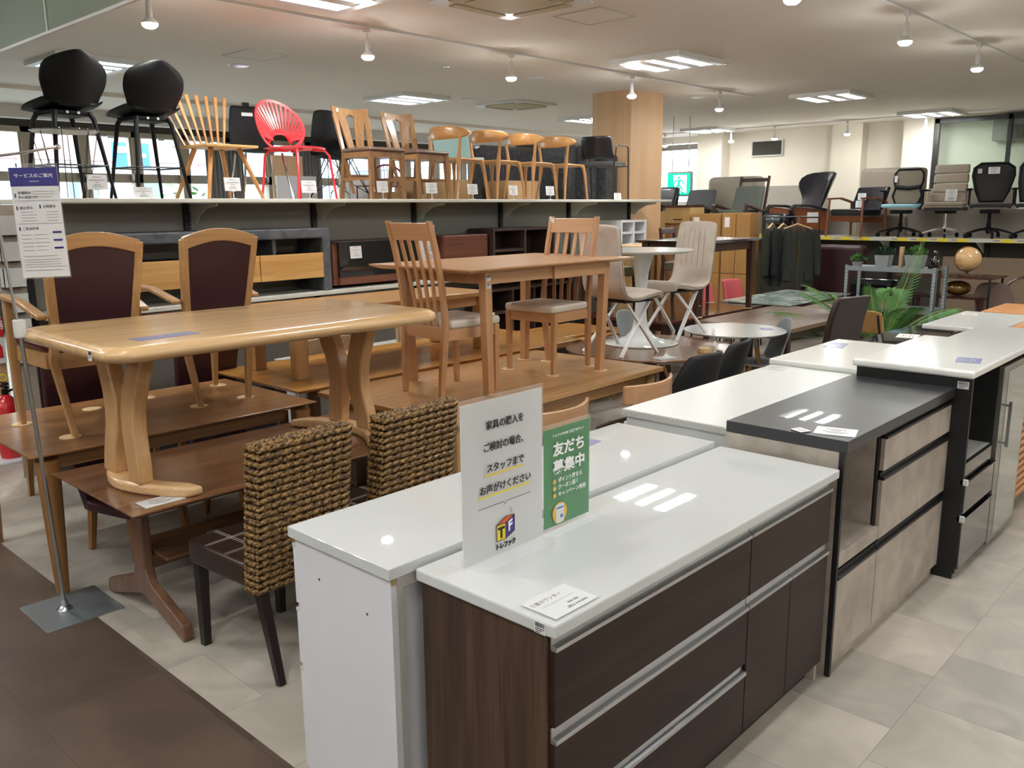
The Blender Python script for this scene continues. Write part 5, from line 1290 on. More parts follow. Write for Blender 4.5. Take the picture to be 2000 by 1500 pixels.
def beige_chair():
    t = thing('dining_chair', 'x', 'chair'); Z = .45
    path = [(.235, Z-.05), (.24, Z-.01), (.2, Z+.012), (.1, Z+.0), (0, Z-.02), (-.1, Z-.018), (-.165, Z+.01), (-.19, Z+.07), (-.205, Z+.18), (-.225, Z+.34), (-.25, Z+.49), (-.255, Z+.525)]
    W_ = .215; b = MB(); rs = []
    P = [Vector((0, y, z)) for y, z in path]
    for i, p in enumerate(P):
        tn = (P[min(i+1, len(P)-1)] - P[max(i-1, 0)]).normalized(); nn = Vector((0, -tn.z, tn.y)); th = .028 if i < 5 else .022
        ww = W_ * (1 if i < 9 else (.985 if i == 9 else (.95 if i == 10 else .86)))
        if i in (0,): ww = W_*.93
        rs.append([p + Vector((-ww, 0, 0)) - nn*th*.6, p + Vector((-ww*.93, 0, 0)) - nn*th, p + Vector((0, 0, 0)) - nn*th*1.1, p + Vector((ww*.93, 0, 0)) - nn*th, p + Vector((ww, 0, 0)) - nn*th*.6, p + Vector((ww, 0, 0)) + nn*th*.6, p + Vector((ww*.93, 0, 0)) + nn*th, p + nn*th*1.0, p + Vector((-ww*.93, 0, 0)) + nn*th, p + Vector((-ww, 0, 0)) + nn*th*.6])
    b.rings(rs); sh = b.build('upholstered_shell', 'beige_fabric', t, smooth=True, ang=80, sub=2)
    b = MB()
    for sx in (-1, 1):
        pts = [p + Vector((sx*(W_+.001), 0, 0)) for p in P[1:-1]]; b.tube(pts, .003, 5)
    for x in (-.12, -.06, 0, .06, .12): b.tube([(x, -.182 + .006, Z+.14), (x, -.19+.0, Z+.26), (x*.95, -.205+.003, Z+.38), (x*.92, -.222 + .005, Z+.46)], .0012, 5)
    b.build('seam', 'beige_fabric_seam', t)
    for sx in (-1, 1):
        b = MB(); b.tube([(sx*.2, -.2, 0), (sx*.14, .17, Z-.04)], .01, flat=(.03, .014)); b.build('front_leg', 'white_metal', t)
        b = MB(); b.tube([(sx*.2, .2, 0), (sx*.14, -.1, Z-.04)], .01, flat=(.03, .014)); b.build('rear_leg', 'white_metal', t)
    b = MB(); b.box(-.16, .16, -.12, .18, Z-.055, Z-.04); b.build('base_plate', 'black_board', t)
    return t
h0 = beige_chair(); h0.location = (5.36, 3.86, .7005); h0.rotation_euler = (0, 0, -PI/2 + math.radians(-8)); h0['label'] = 'beige high back chair with crossing white legs, left one, seen from behind'; h0['group'] = 'beige upholstered chairs by the tulip table'
dup(h0, (6.33, 3.98, .7005), PI/2 - math.radians(10), 'beige high back chair with white legs, right one, its seat facing left')
flat_card(5.35, 3.45, .7, .16, .11, -.3, 'clear price card on the near edge of the dark oval table', 'white_semi')
b = MB(); b.lathe([(0, 0), (.052, 0), (.052, .03), (0, .03)], n=28); o = b.build('coaster_stack', 'felt', smooth=True); o.location = (5.77, 3.36, .7005); tag(o, 'stack of round felt coasters beside the spray bottles', 'coasters')
for k, (x, y) in enumerate(((5.93, 3.38), (6.0, 3.43))):
    t = thing('spray_bottle', ('clear spray bottle with trigger on the dark oval table, left one', 'clear spray bottle with trigger on the dark oval table, right one')[k], 'bottle', (x, y, .7005), .4); t['group'] = 'clear spray bottles'
    b = MB(); b.lathe([(0, 0), (.026, 0), (.03, .004), (.03, .06), (.026, .08), (.014, .095), (.012, .11), (0, .11)], n=24); b.build('bottle', 'acrylic', t, smooth=True)
    b = MB(); b.lathe([(0, .003), (.024, .003), (.026, .03), (0, .03)], n=20); b.build('liquid', 'clear_glass', t, smooth=True)
    b = MB(); b.lathe([(0, .105), (.014, .105), (.014, .125), (0, .125)], n=16); b.box(-.008, .03, -.008, .008, .125, .145); b.tube([(.02, 0, .125), (.026, 0, .11), (.022, 0, .095)], .003, 6); b.build('trigger', 'acrylic', t, bevel=.002)
    b = MB(); b.M = Matrix.Rotation(-2.2, 4, 'Z'); b.box(.0295, .0305, -.012, .012, .02, .05); b.build('label_patch', 'white_ink', t)
# white round table with wooden legs, grey shell chairs
t = thing('round_table', 'white round table with oak dowel legs and a lilac card', 'table', (6.78, 3.66, 0))
b = MB(); b.lathe([(0, .715), (.41, .715), (.435, .727), (.44, .733), (.435, .738), (0, .738)], n=64); b.build('tabletop', 'white_semi', t, smooth=True, ang=25)
for k in range(4):
    a = -.1 + k*PI/2 - .6; c, s_ = math.cos(a), math.sin(a)
    b = MB(); b.tube([(.3*c, .3*s_, 0), (.21*c, .21*s_, .58)], [.013, .021], 12); l = b.build('leg', 'honey_z', t, smooth=True)
    b = MB(); b.tube([(.21*c, .21*s_, .58), (.19*c, .19*s_, .715)], [.022, .024], 12); b.build('leg_socket', 'steel', l, smooth=True)
flat_card(6.98, 3.46, .738, .14, .1, .7, 'lilac card on the white round table', 'lilac_film')
def shell_chair(mat='grey_plastic'):
    t = thing('shell_chair', 'x', 'chair')
    def fn(u, v):
        s_ = u*2-1
        if v < .45: k = v/.45; return (s_*(.2 + .02*math.sin(k*PI)), .2 - .38*k, .44 + .03*s_*s_ - .02*math.sin(k*PI))
        k = (v-.45)/.55; ww = .22 - .02*k - .09*max(0, k-.75)*2; return (s_*ww, -.18 - .08*k + .09*s_*s_*(1-k*.7), .44 + .4*k - .03*abs(s_)**3*k)
    shell('shell', mat, t, fn, 10, 16, .012)
    for sx in (-1, 1):
        for sy in (-1, 1): b = MB(); b.tube([(sx*.22, sy*.22, 0), (sx*.1, sy*.1, .43)], [.011, .018], 8); b.build('leg', 'honey_z', t)
    return t
g0 = shell_chair(); g0.location = (6.93, 3.5, 0); g0.rotation_euler = (0, 0, math.radians(43)); g0['label'] = 'grey plastic shell chair at the right side of the white round table'; g0['group'] = 'grey plastic shell chairs'
dup(g0, (6.72, 4.55, 0), math.radians(190), 'grey plastic shell chair glimpsed between the tulip base and the right beige chair')
# leather highback
t = thing('dining_chair', 'tall dark brown leather highback chair beside the brown tables', 'chair', (7.25, 3.12, 0), math.radians(-14))
b = MB(); b.prism(rrect(-.22, .22, -.2, .24, .04), .38, .48); b.build('seat', 'brown_leather', t, bevel=.02, smooth=True)
b = MB(); rs = []
for z, y, w_ in ((.38, -.22, .22), (.6, -.24, .225), (.85, -.28, .225), (1.02, -.33, .22), (1.05, -.345, .2)): rs.append([(-w_, y-.03, z), (w_, y-.03, z), (w_, y+.03, z), (-w_, y+.03, z)])
b.rings(rs); b.build('backrest', 'brown_leather', t, bevel=.018, seg=3, smooth=True)
for sx in (-1, 1):
    for sy in (-1, 1): b = MB(); b.leg((sx*.19, sy*.2, 0), (sx*.18, sy*.17, .38), .03, .04); b.build('leg', 'espresso', t)
# sideboard and pale chairs behind the golden oak table
t = thing('sideboard', 'low white sideboard behind the golden oak table, below the shelving', 'sideboard', (4.25, 5.86, 0), GA)
b = MB(); b.box(-.62, .62, -.11, .11, .0, .62); b.build('body', 'white_board', t); b = MB(); b.box(-.64, .64, -.125, .115, .62, .645); b.build('top', 'white_semi', t, bevel=.003)
for k in range(3): b = MB(); b.box(-.6 + k*.41, -.2 + k*.41, -.124, -.111, .05, .6); b.build('drawer_front', 'white_semi', t)
def pale_chair(x, y, lab, o=None):
    if o is None:
        t = thing('dining_chair', lab, 'chair', (x, y, 0), PI); 
        b = MB(); rs = []
        for k in range(9): s_ = k/4-1; xx = s_*.2; yy = -.2 + .03*s_*s_; rs.append([(xx, yy-.01, .66), (xx, yy+.012, .66), (xx, yy, .8), (xx, yy-.02, .8)])
        b.rings(rs); b.build('back_rail', 'pale_oak', t, bevel=.003)
        b = MB(); b.box(-.2, .2, -.18, .2, .4, .45); b.build('seat', 'linen', t, bevel=.012)
        for sx in (-1, 1): b = MB(); b.tube([(sx*.2, -.2, 0), (sx*.2, -.18, .45), (sx*.205, -.19, .79)], .01, flat=(.028, .03), upv=(0, 1, 0)); b.build('rear_leg', 'pale_oak', t); b = MB(); b.leg((sx*.19, .18, 0), (sx*.18, .17, .4), .028, .034); b.build('front_leg', 'pale_oak', t)
        b = MB(); b.box(-.15, -.1, -.183, -.181, .7, .76); b.build('tag', 'paper', t)
        return t
    return dup(o, (x, y, 0), PI, lab)
pc = pale_chair(3.95, 5.5, 'pale oak railed chair in front of the white sideboard, left one'); pc['group'] = 'pale oak railed chairs'
pale_chair(4.95, 5.6, 'pale oak railed chair behind the golden oak table, right one', pc)
# white trestle leg and oak bench seen between the legs
t = thing('trestle_stand', 'white wooden zigzag trestle standing behind the light oak table', 'trestle', (5.82, 5.8, 0), GA)
t.scale = (.62, 1, .8)
for sx in (-1, 1):
    b = MB(); b.tube([(sx*.3, 0, 0), (sx*.2, 0, 1.0)], .02, flat=(.05, .03), upv=(0, 1, 0)); b.build('upright', 'white_board', t)
for a_, c_ in (((-.28, .2), (.24, .62)), ((.28, .2), (-.24, .62)), ((-.24, .6), (.2, .98)), ((.24, .6), (-.2, .98))):
    b = MB(); b.tube([(a_[0], 0, a_[1]), (c_[0], 0, c_[1])], .014, flat=(.03, .02), upv=(0, 1, 0)); b.build('brace', 'white_board', t)
t = thing('rustic_table', 'golden wood low table with rounded edges behind the tulip table base', 'table', (6.3, 5.25, 0))
b = MB(); b.prism(rrect(-.7, .7, -.4, .4, .06), .56, .61); b.build('tabletop', 'gold_oak', t, bevel=.015, seg=3)
b = MB(); b.prism(rrect(-.5, .5, -.3, .3, .04), .611, .64); b.build('raised_leaf', 'gold_oak', t, bevel=.01)
for sx in (-1, 1):
    for sy in (-1, 1): b = MB(); b.leg((sx*.6, sy*.3, 0), (sx*.6, sy*.3, .56), .07, .08); b.build('leg', 'honey_z', t)
# hanging information sign on a steel stand
t = thing('sign_stand', 'steel pole stand with a flat grey base plate, left foreground', 'sign stand', (1.30, 4.02, 0))
b = MB(); b.prism(rrect(-.172, .165, -.185, .175, .012), 0, .004); b.build('base_plate', 'galvanised', t, bevel=.001)
b = MB(); b.M = Matrix.Translation((-.03, .01, 0)); b.lathe([(0, .004), (.035, .004), (.03, .012), (.016, .022), (.016, .05), (0, .05)], n=20); b.build('collar', 'steel', t, smooth=True)
b = MB(); b.tube([(-.03, .01, .02), (-.045, .015, .6), (-.068, .02, 1.27)], .0095, 12); b.build('lower_pole', 'steel', t, smooth=True)
b = MB(); b.tube([(-.068, .02, 1.25), (-.095, .03, 1.72), (-.12, .035, 2.02)], .0062, 10); b.build('upper_pole', 'steel', t, smooth=True)
b = MB(); b.box(-.09, -.047, 0, .04, 1.27, 1.35); b.build('height_clamp', 'lamp_white', t, bevel=.006)
b = MB(); b.tube([(-.12, .035, 2.02), (-.0, .0, 2.04), (.14, -.045, 2.07)], .006, 10); b.ball((.145, -.047, 2.07), .012); b.build('hook_bar', 'chrome', t, smooth=True)

# the hanging sheet itself
t = thing('hanging_sign', 'white service information sheet with navy header hanging from the steel pole stand', 'sign', (1.352, 4.0, 1.52)); t.rotation_euler = (0, math.radians(-1), math.radians(-30))
W, H = .19, .47
b = MB(); b.box(-W/2, W/2, -.0015, -.0005, 0, H+.012); b.box(-W/2, W/2, .0015, .0025, 0, H+.012); b.build('clear_sleeve', 'acrylic', t)
b = MB(); b.box(-W/2+.004, W/2-.004, -.0004, .0014, .006, H-.006); b.build('paper_sheet', 'paper', t)
b = MB(); b.box(-W/2+.004, W/2-.004, -.0022, -.0016, H-.082, H-.006); b.build('header', 'navy', t)
SS = lambda x, z: MX((x, -.0026, z), (1, 0, 0), (0, 0, 1), (0, -1, 0))
text('サービスのご案内', .0185, SS(0, H-.04), 'white_ink', t, depth=.0003)
for s_, x, z in (('家電製品', -.068, .36), ('安心保証付き', -.068, .342), ('組立手伝', -.068, .298), ('出張査定', .02, .303), ('ご配送料金', -.068, .212)): text(s_, .0125, SS(x, z), 'ink', t, depth=.0003, align='LEFT')
b = MB(); b.box(-.018, .018, -.0026, -.002, H-.063, H-.0615); b.build('header_rule', 'white_ink', t)
for x, z in ((-.078, .35), (-.078, .298), (.01, .303), (-.078, .212)): b = MB(); b.box(x-.0025, x+.0025, -.0026, -.0018, z-.008, z+.008); b.build('blue_tab', 'navy', t)
for z in (.195, .162, .129): b = MB(); b.box(.045, .08, -.0026, -.0018, z-.004, z+.004); b.build('blue_tab', 'navy', t)
b = MB(); random.seed(2)
def ln(x0, x1, z): b.box(x0, x1, -.0022, -.0018, z, z+.0016)
for z in (.365, .354, .343): ln(-.01, .06 + random.random()*.015, z)
for z in (.28, .268, .256, .244): ln(-.065, -.02 + random.random()*.02, z); ln(.03, .065 + random.random()*.015, z)
for z in (.185, .168, .152, .136, .12): ln(-.075, -.04 + random.random()*.01, z); ln(-.025, .02 + random.random()*.01, z)
for z in (.095, .08, .07, .06, .05, .035): ln(-.078, .05 + random.random()*.03, z)
for z in (.327, .232): ln(-.085, .085, z)
b.build('print', 'ink_grey', t)
for x in (-.06, .06):
    b = MB(); b.tube([(x, -.002, H-.004), (x, -.008, H+.02), (x, 0, H+.04), (x, .008, H+.02), (x, .003, H-.004)], .004, 6); b.build('clip', 'acrylic', t)
# things at the left edge beyond the walnut table
t = thing('fire_extinguisher', 'red fire extinguisher standing behind the walnut table at the left edge', 'fire extinguisher', (1.96, 6.93, 0))
b = MB(); b.lathe([(0, .02), (.075, .02), (.08, .04), (.08, .4), (.06, .46), (.025, .49), (0, .49)], n=24); b.build('cylinder', 'ext_red', t, smooth=True)
b = MB(); b.cyl((0, 0, .49), (0, 0, .53), .022); b.box(-.012, .012, -.06, .05, .54, .56); b.box(-.012, .012, -.07, .03, .57, .585); b.build('valve_handle', 'black_plastic', t)
b = MB(); b.tube([Vector((.025*math.cos(a*PI/6), 0, .615 + .025*math.sin(a*PI/6))) for a in range(12)], .005, 6, closed=True); b.build('pull_ring', 'yellow_ink', t)
b = MB(); b.tube([(.02, 0, .51), (.09, 0, .53), (.13, .0, .4), (.11, 0, .2)], .01, 8); b.build('hose', 'black_plastic', t, smooth=True)
t = thing('extinguisher_stand', 'white tray stand under the red fire extinguisher', 'stand', (1.96, 6.93, 0)); b = MB(); b.box(-.16, .16, -.14, .14, 0, .018); b.build('tray', 'white_board', t, bevel=.004)
t = thing('fire_notice', 'red and white fire extinguisher notice at the left edge', 'notice', (1.98, 7.2, 0), 0)
b = MB(); b.box(-.11, .1, 0, .006, .68, 1.02); b.build('board', 'paper', t)
b = MB(); b.box(-.11, .1, -.002, 0, .88, 1.02); b.build('header', 'red_ink', t)
text('消火器', .075, MX((-.005, -.003, .965), (1, 0, 0), (0, 0, 1), (0, -1, 0)), 'white_ink', t)
b = MB(); b.prism([(.03, 0.72), (.08, .72), (.08, .8), (.055, .85), (.03, .8)], -.002, 0, 'y'); b.prism([(-.09, .72), (-.04, .72), (-.04, .8), (-.065, .85), (-.09, .8)], -.002, 0, 'y'); b.build('pictogram', 'red_ink', t)
b = MB(); b.box(-.3, .1, .02, .3, 0, 1.75); b.build('post', 'column_veneer', t)
t = thing('brochure_rack', 'clear plastic brochure rack with stepped pockets at the left edge behind the sign', 'rack', (1.95, 6.05, 0)); t.location = (1.93, 6.32, 0)
for k in range(6):
    z = .8 + k*.17; b = MB(); b.box(-.07, .07, -.03, -.025, z, z+.13); b.box(-.07, -.065, -.03, .03, z, z+.13); b.box(.065, .07, -.03, .03, z, z+.13); b.box(-.07, .07, -.03, .03, z, z+.005); b.build('pocket', 'white_semi', t)
b = MB(); b.box(-.08, .08, .03, .045, 0, 1.85); b.build('back', 'linen', t)

# ================================================================ FAR RIGHT: tables beyond
def table4(name, label, x0, x1, y0, y1, z0, zt, th, top, legm, lw, **k): return soft_table(name, label, x0, x1, y0, y1, zt, th, top, legm, lw, z0=z0, **k)
table4('dining_table', 'glossy dark red table under the dark bar height table set', 7.05, 8.95, 4.5, 5.6, 0, .7, .03, 'mahogany', 'espresso', .08)
t = table4('dining_table', 'dark espresso table with splayed edge standing on the glossy dark red table', 7.45, 8.72, 4.42, 5.2, .7005, 1.46, .028, 'espresso_x', 'espresso', .075, apron=.09, inset=.05, taper=.6, chamfer=.03)
def dark_chair():
    t = thing('dining_chair', 'x', 'chair'); Z = .47
    for sx in (-1, 1):
        b = MB(); b.tube([(sx*.19, -.24, 0), (sx*.185, -.2, Z), (sx*.19, -.25, .86)], .02, flat=[(.03, .03), (.035, .042), (.03, .028)], upv=(0, 1, 0)); b.build('rear_leg', 'espresso', t, bevel=.003)
        b = MB(); b.leg((sx*.19, .2, 0), (sx*.185, .19, Z-.08), .03, .038); b.build('front_leg', 'espresso', t, bevel=.003)
        b = MB(); b.box(sx*.187-.009, sx*.187+.009, -.2, .19, .22, .245); b.build('stretcher', 'espresso', t)
    b = MB(); b.hexa([(-.18, -.24, .79), (.18, -.24, .79), (.18, -.22, .79), (-.18, -.22, .79)], [(-.18, -.26, .855), (.18, -.26, .855), (.18, -.238, .855), (-.18, -.238, .855)]); b.build('top_rail', 'espresso', t, bevel=.004)
    b = MB(); b.box(-.2, .2, -.2, .21, Z-.09, Z+.01); b.build('seat', 'olive_seat', t, bevel=.015, seg=3)
    return t
d0 = dark_chair(); d0.location = (8.62, 5.3, .7005); d0.rotation_euler = (0, 0, math.radians(190)); d0['label'] = 'dark wood chair with olive box seat on the right of the dark table set'; d0['group'] = 'dark chairs with olive seats'
dup(d0, (7.45, 5.52, .7005), math.radians(165), 'dark wood chair with olive seat on the left, between the tulip table and beige chair')
for x, y, lab in ((8.6, 4.5, 'felt pad under the near right leg of the dark table set'), (7.56, 4.5, 'felt pad under the near left leg of the dark table set'), (8.45, 5.05, 'felt pad under the front foot of the right dark chair'), (8.85, 5.1, 'felt pad under the right front foot of the right dark chair')): pad(x, y, .7, .05, lab)
flat_card(8.0, 4.9, 1.46, .14, .1, .2, 'white card on top of the dark espresso table')
table4('dining_table', 'long brown wooden table in front of the glossy dark red table', 7.35, 9.1, 3.4, 4.4, 0, .7, .04, 'grey_brown', 'espresso', .07)
t = thing('dining_table', 'brown plank topped table on grey metal X legs left of the palm', 'table', (9.72, 3.75, 0))
b = MB(); b.box(-.6, .6, -.35, .35, .665, .7); b.build('tabletop', 'grey_brown', t, bevel=.003)
for sx in (-1, 1):
    for a, c in ((-.3, .3), (.3, -.3)): b = MB(); b.tube([(sx*.5, a, 0), (sx*.5, c, .665)], .02, flat=(.03, .03)); b.build('cross_leg', 'galvanised', t)
t = thing('dining_table', 'pale green marble topped table in front of the hanging jackets', 'table', (9.82, 4.62, 0))
b = MB(); b.box(-.85, .85, -.42, .42, .705, .72); b.build('tabletop', 'marble', t, bevel=.002)
b = MB(); b.box(-.8, .8, -.35, .35, .675, .7045); b.build('under_frame', 'espresso', t)
for sx in (-1, 1):
    for sy in (-1, 1): b = MB(); b.leg((sx*.8, sy*.33, 0), (sx*.8, sy*.33, .675), .04); b.build('leg', 'steel', t)
def pinkc(x, y, rz, lab, o=None):
    if o: return dup(o, (x, y, 0), rz, lab)
    t = thing('tub_chair', lab, 'chair', (x, y, 0), rz)
    def fn(u, v):
        s_ = u*2-1
        if v < .4: q = v/.4; return (s_*.22, .22 - .4*q, .44)
        q = (v-.4)/.6; return (s_*(.24 - .03*q), -.18 - .08*q + .12*s_*s_, .44 + .42*q)
    shell('shell', 'pink_fabric', t, fn, 8, 10, .04)
    for sx in (-1, 1):
        for sy in (-1, 1): b = MB(); b.tube([(sx*.2, sy*.2, 0), (sx*.15, sy*.15, .42)], [.01, .014], 8); b.build('leg', 'black_metal', t)
    return t
k1 = pinkc(9.5, 5.45, PI, 'pink upholstered chair behind the marble table, left one'); k1['group'] = 'pink upholstered chairs'
pinkc(10.2, 5.42, PI, 'pink upholstered chair behind the marble table, right one', k1)
# yellow plywood school chair
t = thing('school_chair', 'golden plywood backed chair on a black tube frame below the palm', 'chair', (8.15, 2.95, 0), math.radians(-100))
b = MB(); b.grid([[(lerp(-.19, .19, i/8), -.21 + .04*(i/4-1)**2 - .06*j/4, .64 + .22*j/4 - .02*abs(i/4-1)**4*(1 if j == 4 else 0)) for i in range(9)] for j in range(5)]); b.build('backrest', 'orange_cab', t, smooth=True, solid=.012, sub=1)
b = MB(); b.prism(rrect(-.19, .19, -.17, .2, .05), .43, .445); b.build('seat', 'orange_cab', t, bevel=.005)
for sx in (-1, 1): b = MB(); b.tube([(sx*.2, .2, 0), (sx*.17, .16, .42), (sx*.17, -.15, .42), (sx*.17, -.22, .66), (sx*.17, -.27, .82)], .011, 8); b.tube([(sx*.17, -.1, .42), (sx*.21, -.25, 0)], .011, 8); b.build('side_frame', 'black_metal', t, smooth=True)
# galvanised rack with plants
RX, RY = 10.4, 3.65
t = thing('steel_rack', 'galvanised perforated steel rack holding grey planters', 'rack', (RX, RY, 0))
for x in (0, .4):
    for y in (-.5, .5):
        b = MB(); b.box(x-.022, x-.018, y-.022, y+.022, 0, 1.09); b.box(x-.022, x+.022, y-.022 if y < 0 else y+.018, y-.018 if y < 0 else y+.022, 0, 1.09); p_ = b.build('post', 'galvanised', t)
        b = MB()
        for k in range(26): b.box(x-.0245, x-.0225, y-.006, y+.006, .05 + k*.04, .062 + k*.04)
        b.build('slot', 'paper', p_)
for z in (1.07, .6, .3):
    b = MB(); b.box(-.02, .42, -.48, .48, z-.02, z+.0); b.box(-.03, -.022, -.5, .5, z-.045, z+.01); b.build('shelf', 'galvanised', t)
def planter(x, y, z, w_, h_, n, spread, mat, lab, seed):
    random.seed(seed); t = thing('potted_plant', lab, 'plant', (x, y, z))
    b = MB(); b.hexa([(-w_*.4, -w_*.4, 0), (w_*.4, -w_*.4, 0), (w_*.4, w_*.4, 0), (-w_*.4, w_*.4, 0)], [(-w_*.5, -w_*.5, h_), (w_*.5, -w_*.5, h_), (w_*.5, w_*.5, h_), (-w_*.5, w_*.5, h_)]); b.build('pot', 'grey_plastic', t, bevel=.004)
    b = MB()
    for k in range(n):
        a = random.random()*6.28; r_ = random.random()*spread; hh = h_ + .02 + random.random()*.09*(1 - r_/spread*.6)
        c = Vector((r_*math.cos(a), r_*math.sin(a), hh)); d1 = Vector((random.uniform(-1, 1), random.uniform(-1, 1), random.uniform(-.3, 1))).normalized()*.028; d2 = d1.cross(Vector((random.random(), random.random(), 1))).normalized()*.01
        b.f([b.v(c-d1), b.v(c+d2), b.v(c+d1), b.v(c-d2)])
        if k % 4 == 0: b.tube([(c.x*.3, c.y*.3, h_-.01), tuple(c)], .0015, 4)
    b.build('foliage', mat, t); return t
planter(RX+.12, RY+.12, 1.0705, .17, .14, 260, .13, 'plant_dark', 'dark leafy plant in a grey square pot, left one on the steel rack', 11)
planter(RX+.12, RY-.24, 1.0705, .2, .15, 300, .13, 'plant_green', 'bright green fern in a grey square pot, right one on the steel rack', 12)
planter(RX+.1, RY+.42, 1.0705, .1, .05, 120, .1, 'plant_green', 'small trailing plant at the left end of the steel rack top', 13)
t = thing('wood_post', 'thin pale wooden block upright between the two grey planters', 'block', (RX+.15, RY-.07, 1.0705)); b = MB(); b.box(-.03, .03, -.02, .02, 0, .24); b.build('block', 'pale_oak', t, bevel=.003)
# small dark figurine
t = thing('figurine', 'small dark seated figurine on the right end of the steel rack', 'figurine', (RX+.1, RY-.46, 1.0705))
b = MB(); b.box(-.05, .05, -.06, .06, 0, .04); b.build('plinth', 'black_gloss', t, bevel=.004)
b = MB(); b.lathe([(0, .04), (.04, .045), (.042, .08), (.03, .12), (.018, .14), (.016, .15), (.028, .165), (.03, .185), (.02, .205), (0, .21)], n=16); b.tube([(.0, .03, .12), (-.03, .045, .08), (-.045, .02, .06)], .012, 6); b.tube([(.0, -.03, .12), (-.03, -.045, .08), (-.045, -.02, .06)], .012, 6); b.build('figure', 'black_gloss', t, smooth=True)
# palm
def frond(b, p0, d, L_, droop, n=26, wl=.3):
    p0 = Vector(p0); d = Vector(d).normalized(); side = d.cross(Vector((0, 0, 1))).normalized(); pts = []
    for k in range(n+1):
        q = k/n; pts.append(p0 + d*L_*q + Vector((0, 0, -droop*q*q)))
    b.mi = 1; b.tube(pts[::3] + [pts[-1]], [.006*(1-i/12) + .0015 for i in range(len(pts[::3])+1)], 5); b.mi = 0
    for k in range(5, n+1):
        q = k/n; l = wl*(math.sin(min(1, (q-.12)*1.25)*PI)**.6 if (q-.12)*1.25 < 1 else .15) + .03; tn = (pts[k]-pts[k-1]).normalized()
        for s_ in (-1, 1):
            dd = (tn*.75 + side*s_*.75 + Vector((0, 0, -.15))).normalized(); e = pts[k] + dd*l + Vector((0, 0, -l*l*.5)); w2 = tn*.009
            m_ = pts[k] + dd*l*.5; b.f([b.v(pts[k]-w2*.6), b.v(m_-w2), b.v(e), b.v(m_+w2)])
t = thing('palm', 'feathery green palm in a pot in front of the galvanised rack', 'plant', (8.8, 3.14, 0))
random.seed(4)
rtv = Vector((.68, -.73, 0)); fwv = Vector((.73, .68, 0))
FR = [(-.75, .2, .95, 1.05, .25), (-.5, .1, 1.0, .9, .25), (-.15, 0, 1.0, .75, .15), (.3, 0, 1.0, 1.0, .05), (.62, -.1, .8, .95, .3), (.85, .1, .5, .85, .3), (.6, .2, .35, .7, .3), (-.8, -.2, .3, .7, .3), (.1, -.4, .9, .8, .25), (-.3, .5, .8, .8, .3), (.4, .5, .5, .8, .35), (.75, -.3, .1, .8, .25), (-.55, -.4, .15, .6, .2), (.5, -.5, -.1, .6, .15), (.05, .1, 1, .6, .1), (-.95, .1, .75, 1.15, .3), (-.6, .3, 1, 1.1, .3), (-.35, -.2, .8, .85, .3), (.2, .3, .9, .95, .3), (.45, -.3, .6, .9, .35), (.95, .2, .75, 1.0, .4), (-.2, .4, .6, .7, .3), (.7, .4, .2, .8, .2), (-.7, .3, .5, .9, .35)]
for rr, ff, zz, L_, dr in FR:
    b = MB(); frond(b, (0, 0, .32), rtv*rr + fwv*ff + Vector((0, 0, zz)), L_*1.22, dr*1.5, 34, .27); b.build('frond', ['plant_green', 'plant_stem'], t)
b = MB(); b.lathe([(0, 0), (.12, 0), (.16, .26), (.16, .28), (0, .28)], n=24); b.build('pot', 'grey_plastic', t, smooth=True)
b = MB()
for k in range(5): b.tube([(.02*k-.04, .01*(k % 2), .26), (.015*k-.03, 0, .4)], .012, 6)
b.build('stem', 'plant_stem', t)
# globe and its little tables
t = thing('side_table', 'dark brown table on thin black legs carrying the globe', 'side table', (11.35, 3.25, 0))
b = MB(); b.box(-.3, .3, -.55, .55, .93, .95); b.build('tabletop', 'mahogany', t, bevel=.003)
for sx in (-1, 1):
    for sy in (-1, 1): b = MB(); b.leg((sx*.27, sy*.5, 0), (sx*.27, sy*.5, .93), .022); b.build('leg', 'black_metal', t)
t = thing('side_table', 'low dark brown table beneath the amber bowl, lower than the globe table', 'side table', (11.33, 3.2, 0))
b = MB(); b.box(-.2, .22, -.4, .5, .68, .71); b.build('tabletop', 'espresso_x', t, bevel=.003)
for x in (-.17, .19):
    for y in (-.36, .46): b = MB(); b.leg((x, y, 0), (x, y, .68), .05); b.build('leg', 'espresso', t)
t = thing('globe', 'antique tan desk globe with a dark red round base', 'globe', (11.25, 3.05, .9505))
b = MB(); b.lathe([(0, 0), (.09, 0), (.09, .012), (.02, .02), (.015, .04), (.02, .06), (.01, .07), (0, .07)], n=24); b.build('base', 'mahogany', t, smooth=True)
b = MB(); b.ball((0, 0, .2), .145, 32, 16); b.build('sphere', 'globe_map', t, smooth=True)
b = MB(); b.tube([Vector((0, .152*math.cos(math.radians(a)), .2 + .152*math.sin(math.radians(a)))) for a in range(-100, 100, 12)], .004, 6); b.build('meridian', 'brass', t)
t = thing('glass_bowl', 'round amber glass bowl on the low dark table below the globe', 'bowl', (11.3, 3.15, .7105)); b = MB(); b.ball((0, 0, .09), (.15, .15, .09), 24, 12); b.build('bowl', 'amber_glass', t, smooth=True)
t = thing('stool', 'dark red round stool under the low dark table', 'stool', (10.72, 2.72, 0)); b = MB(); b.lathe([(0, .42), (.16, .42), (.17, .44), (.16, .46), (0, .46)], n=28); b.build('seat', 'mahogany', t, smooth=True)
for k in range(3): a = k*2.1; b = MB(); b.tube([(.16*math.cos(a), .16*math.sin(a), 0), (.1*math.cos(a), .1*math.sin(a), .42)], .012, 8); b.build('leg', 'espresso', t)
g1 = dup(g0, (11.15, 2.62, .12), math.radians(130), 'dark brown curved shell chair at the right edge beyond the counters'); g1.scale = (1.1, 1.1, 1.05); g1['group'] = ''; del g1['group']
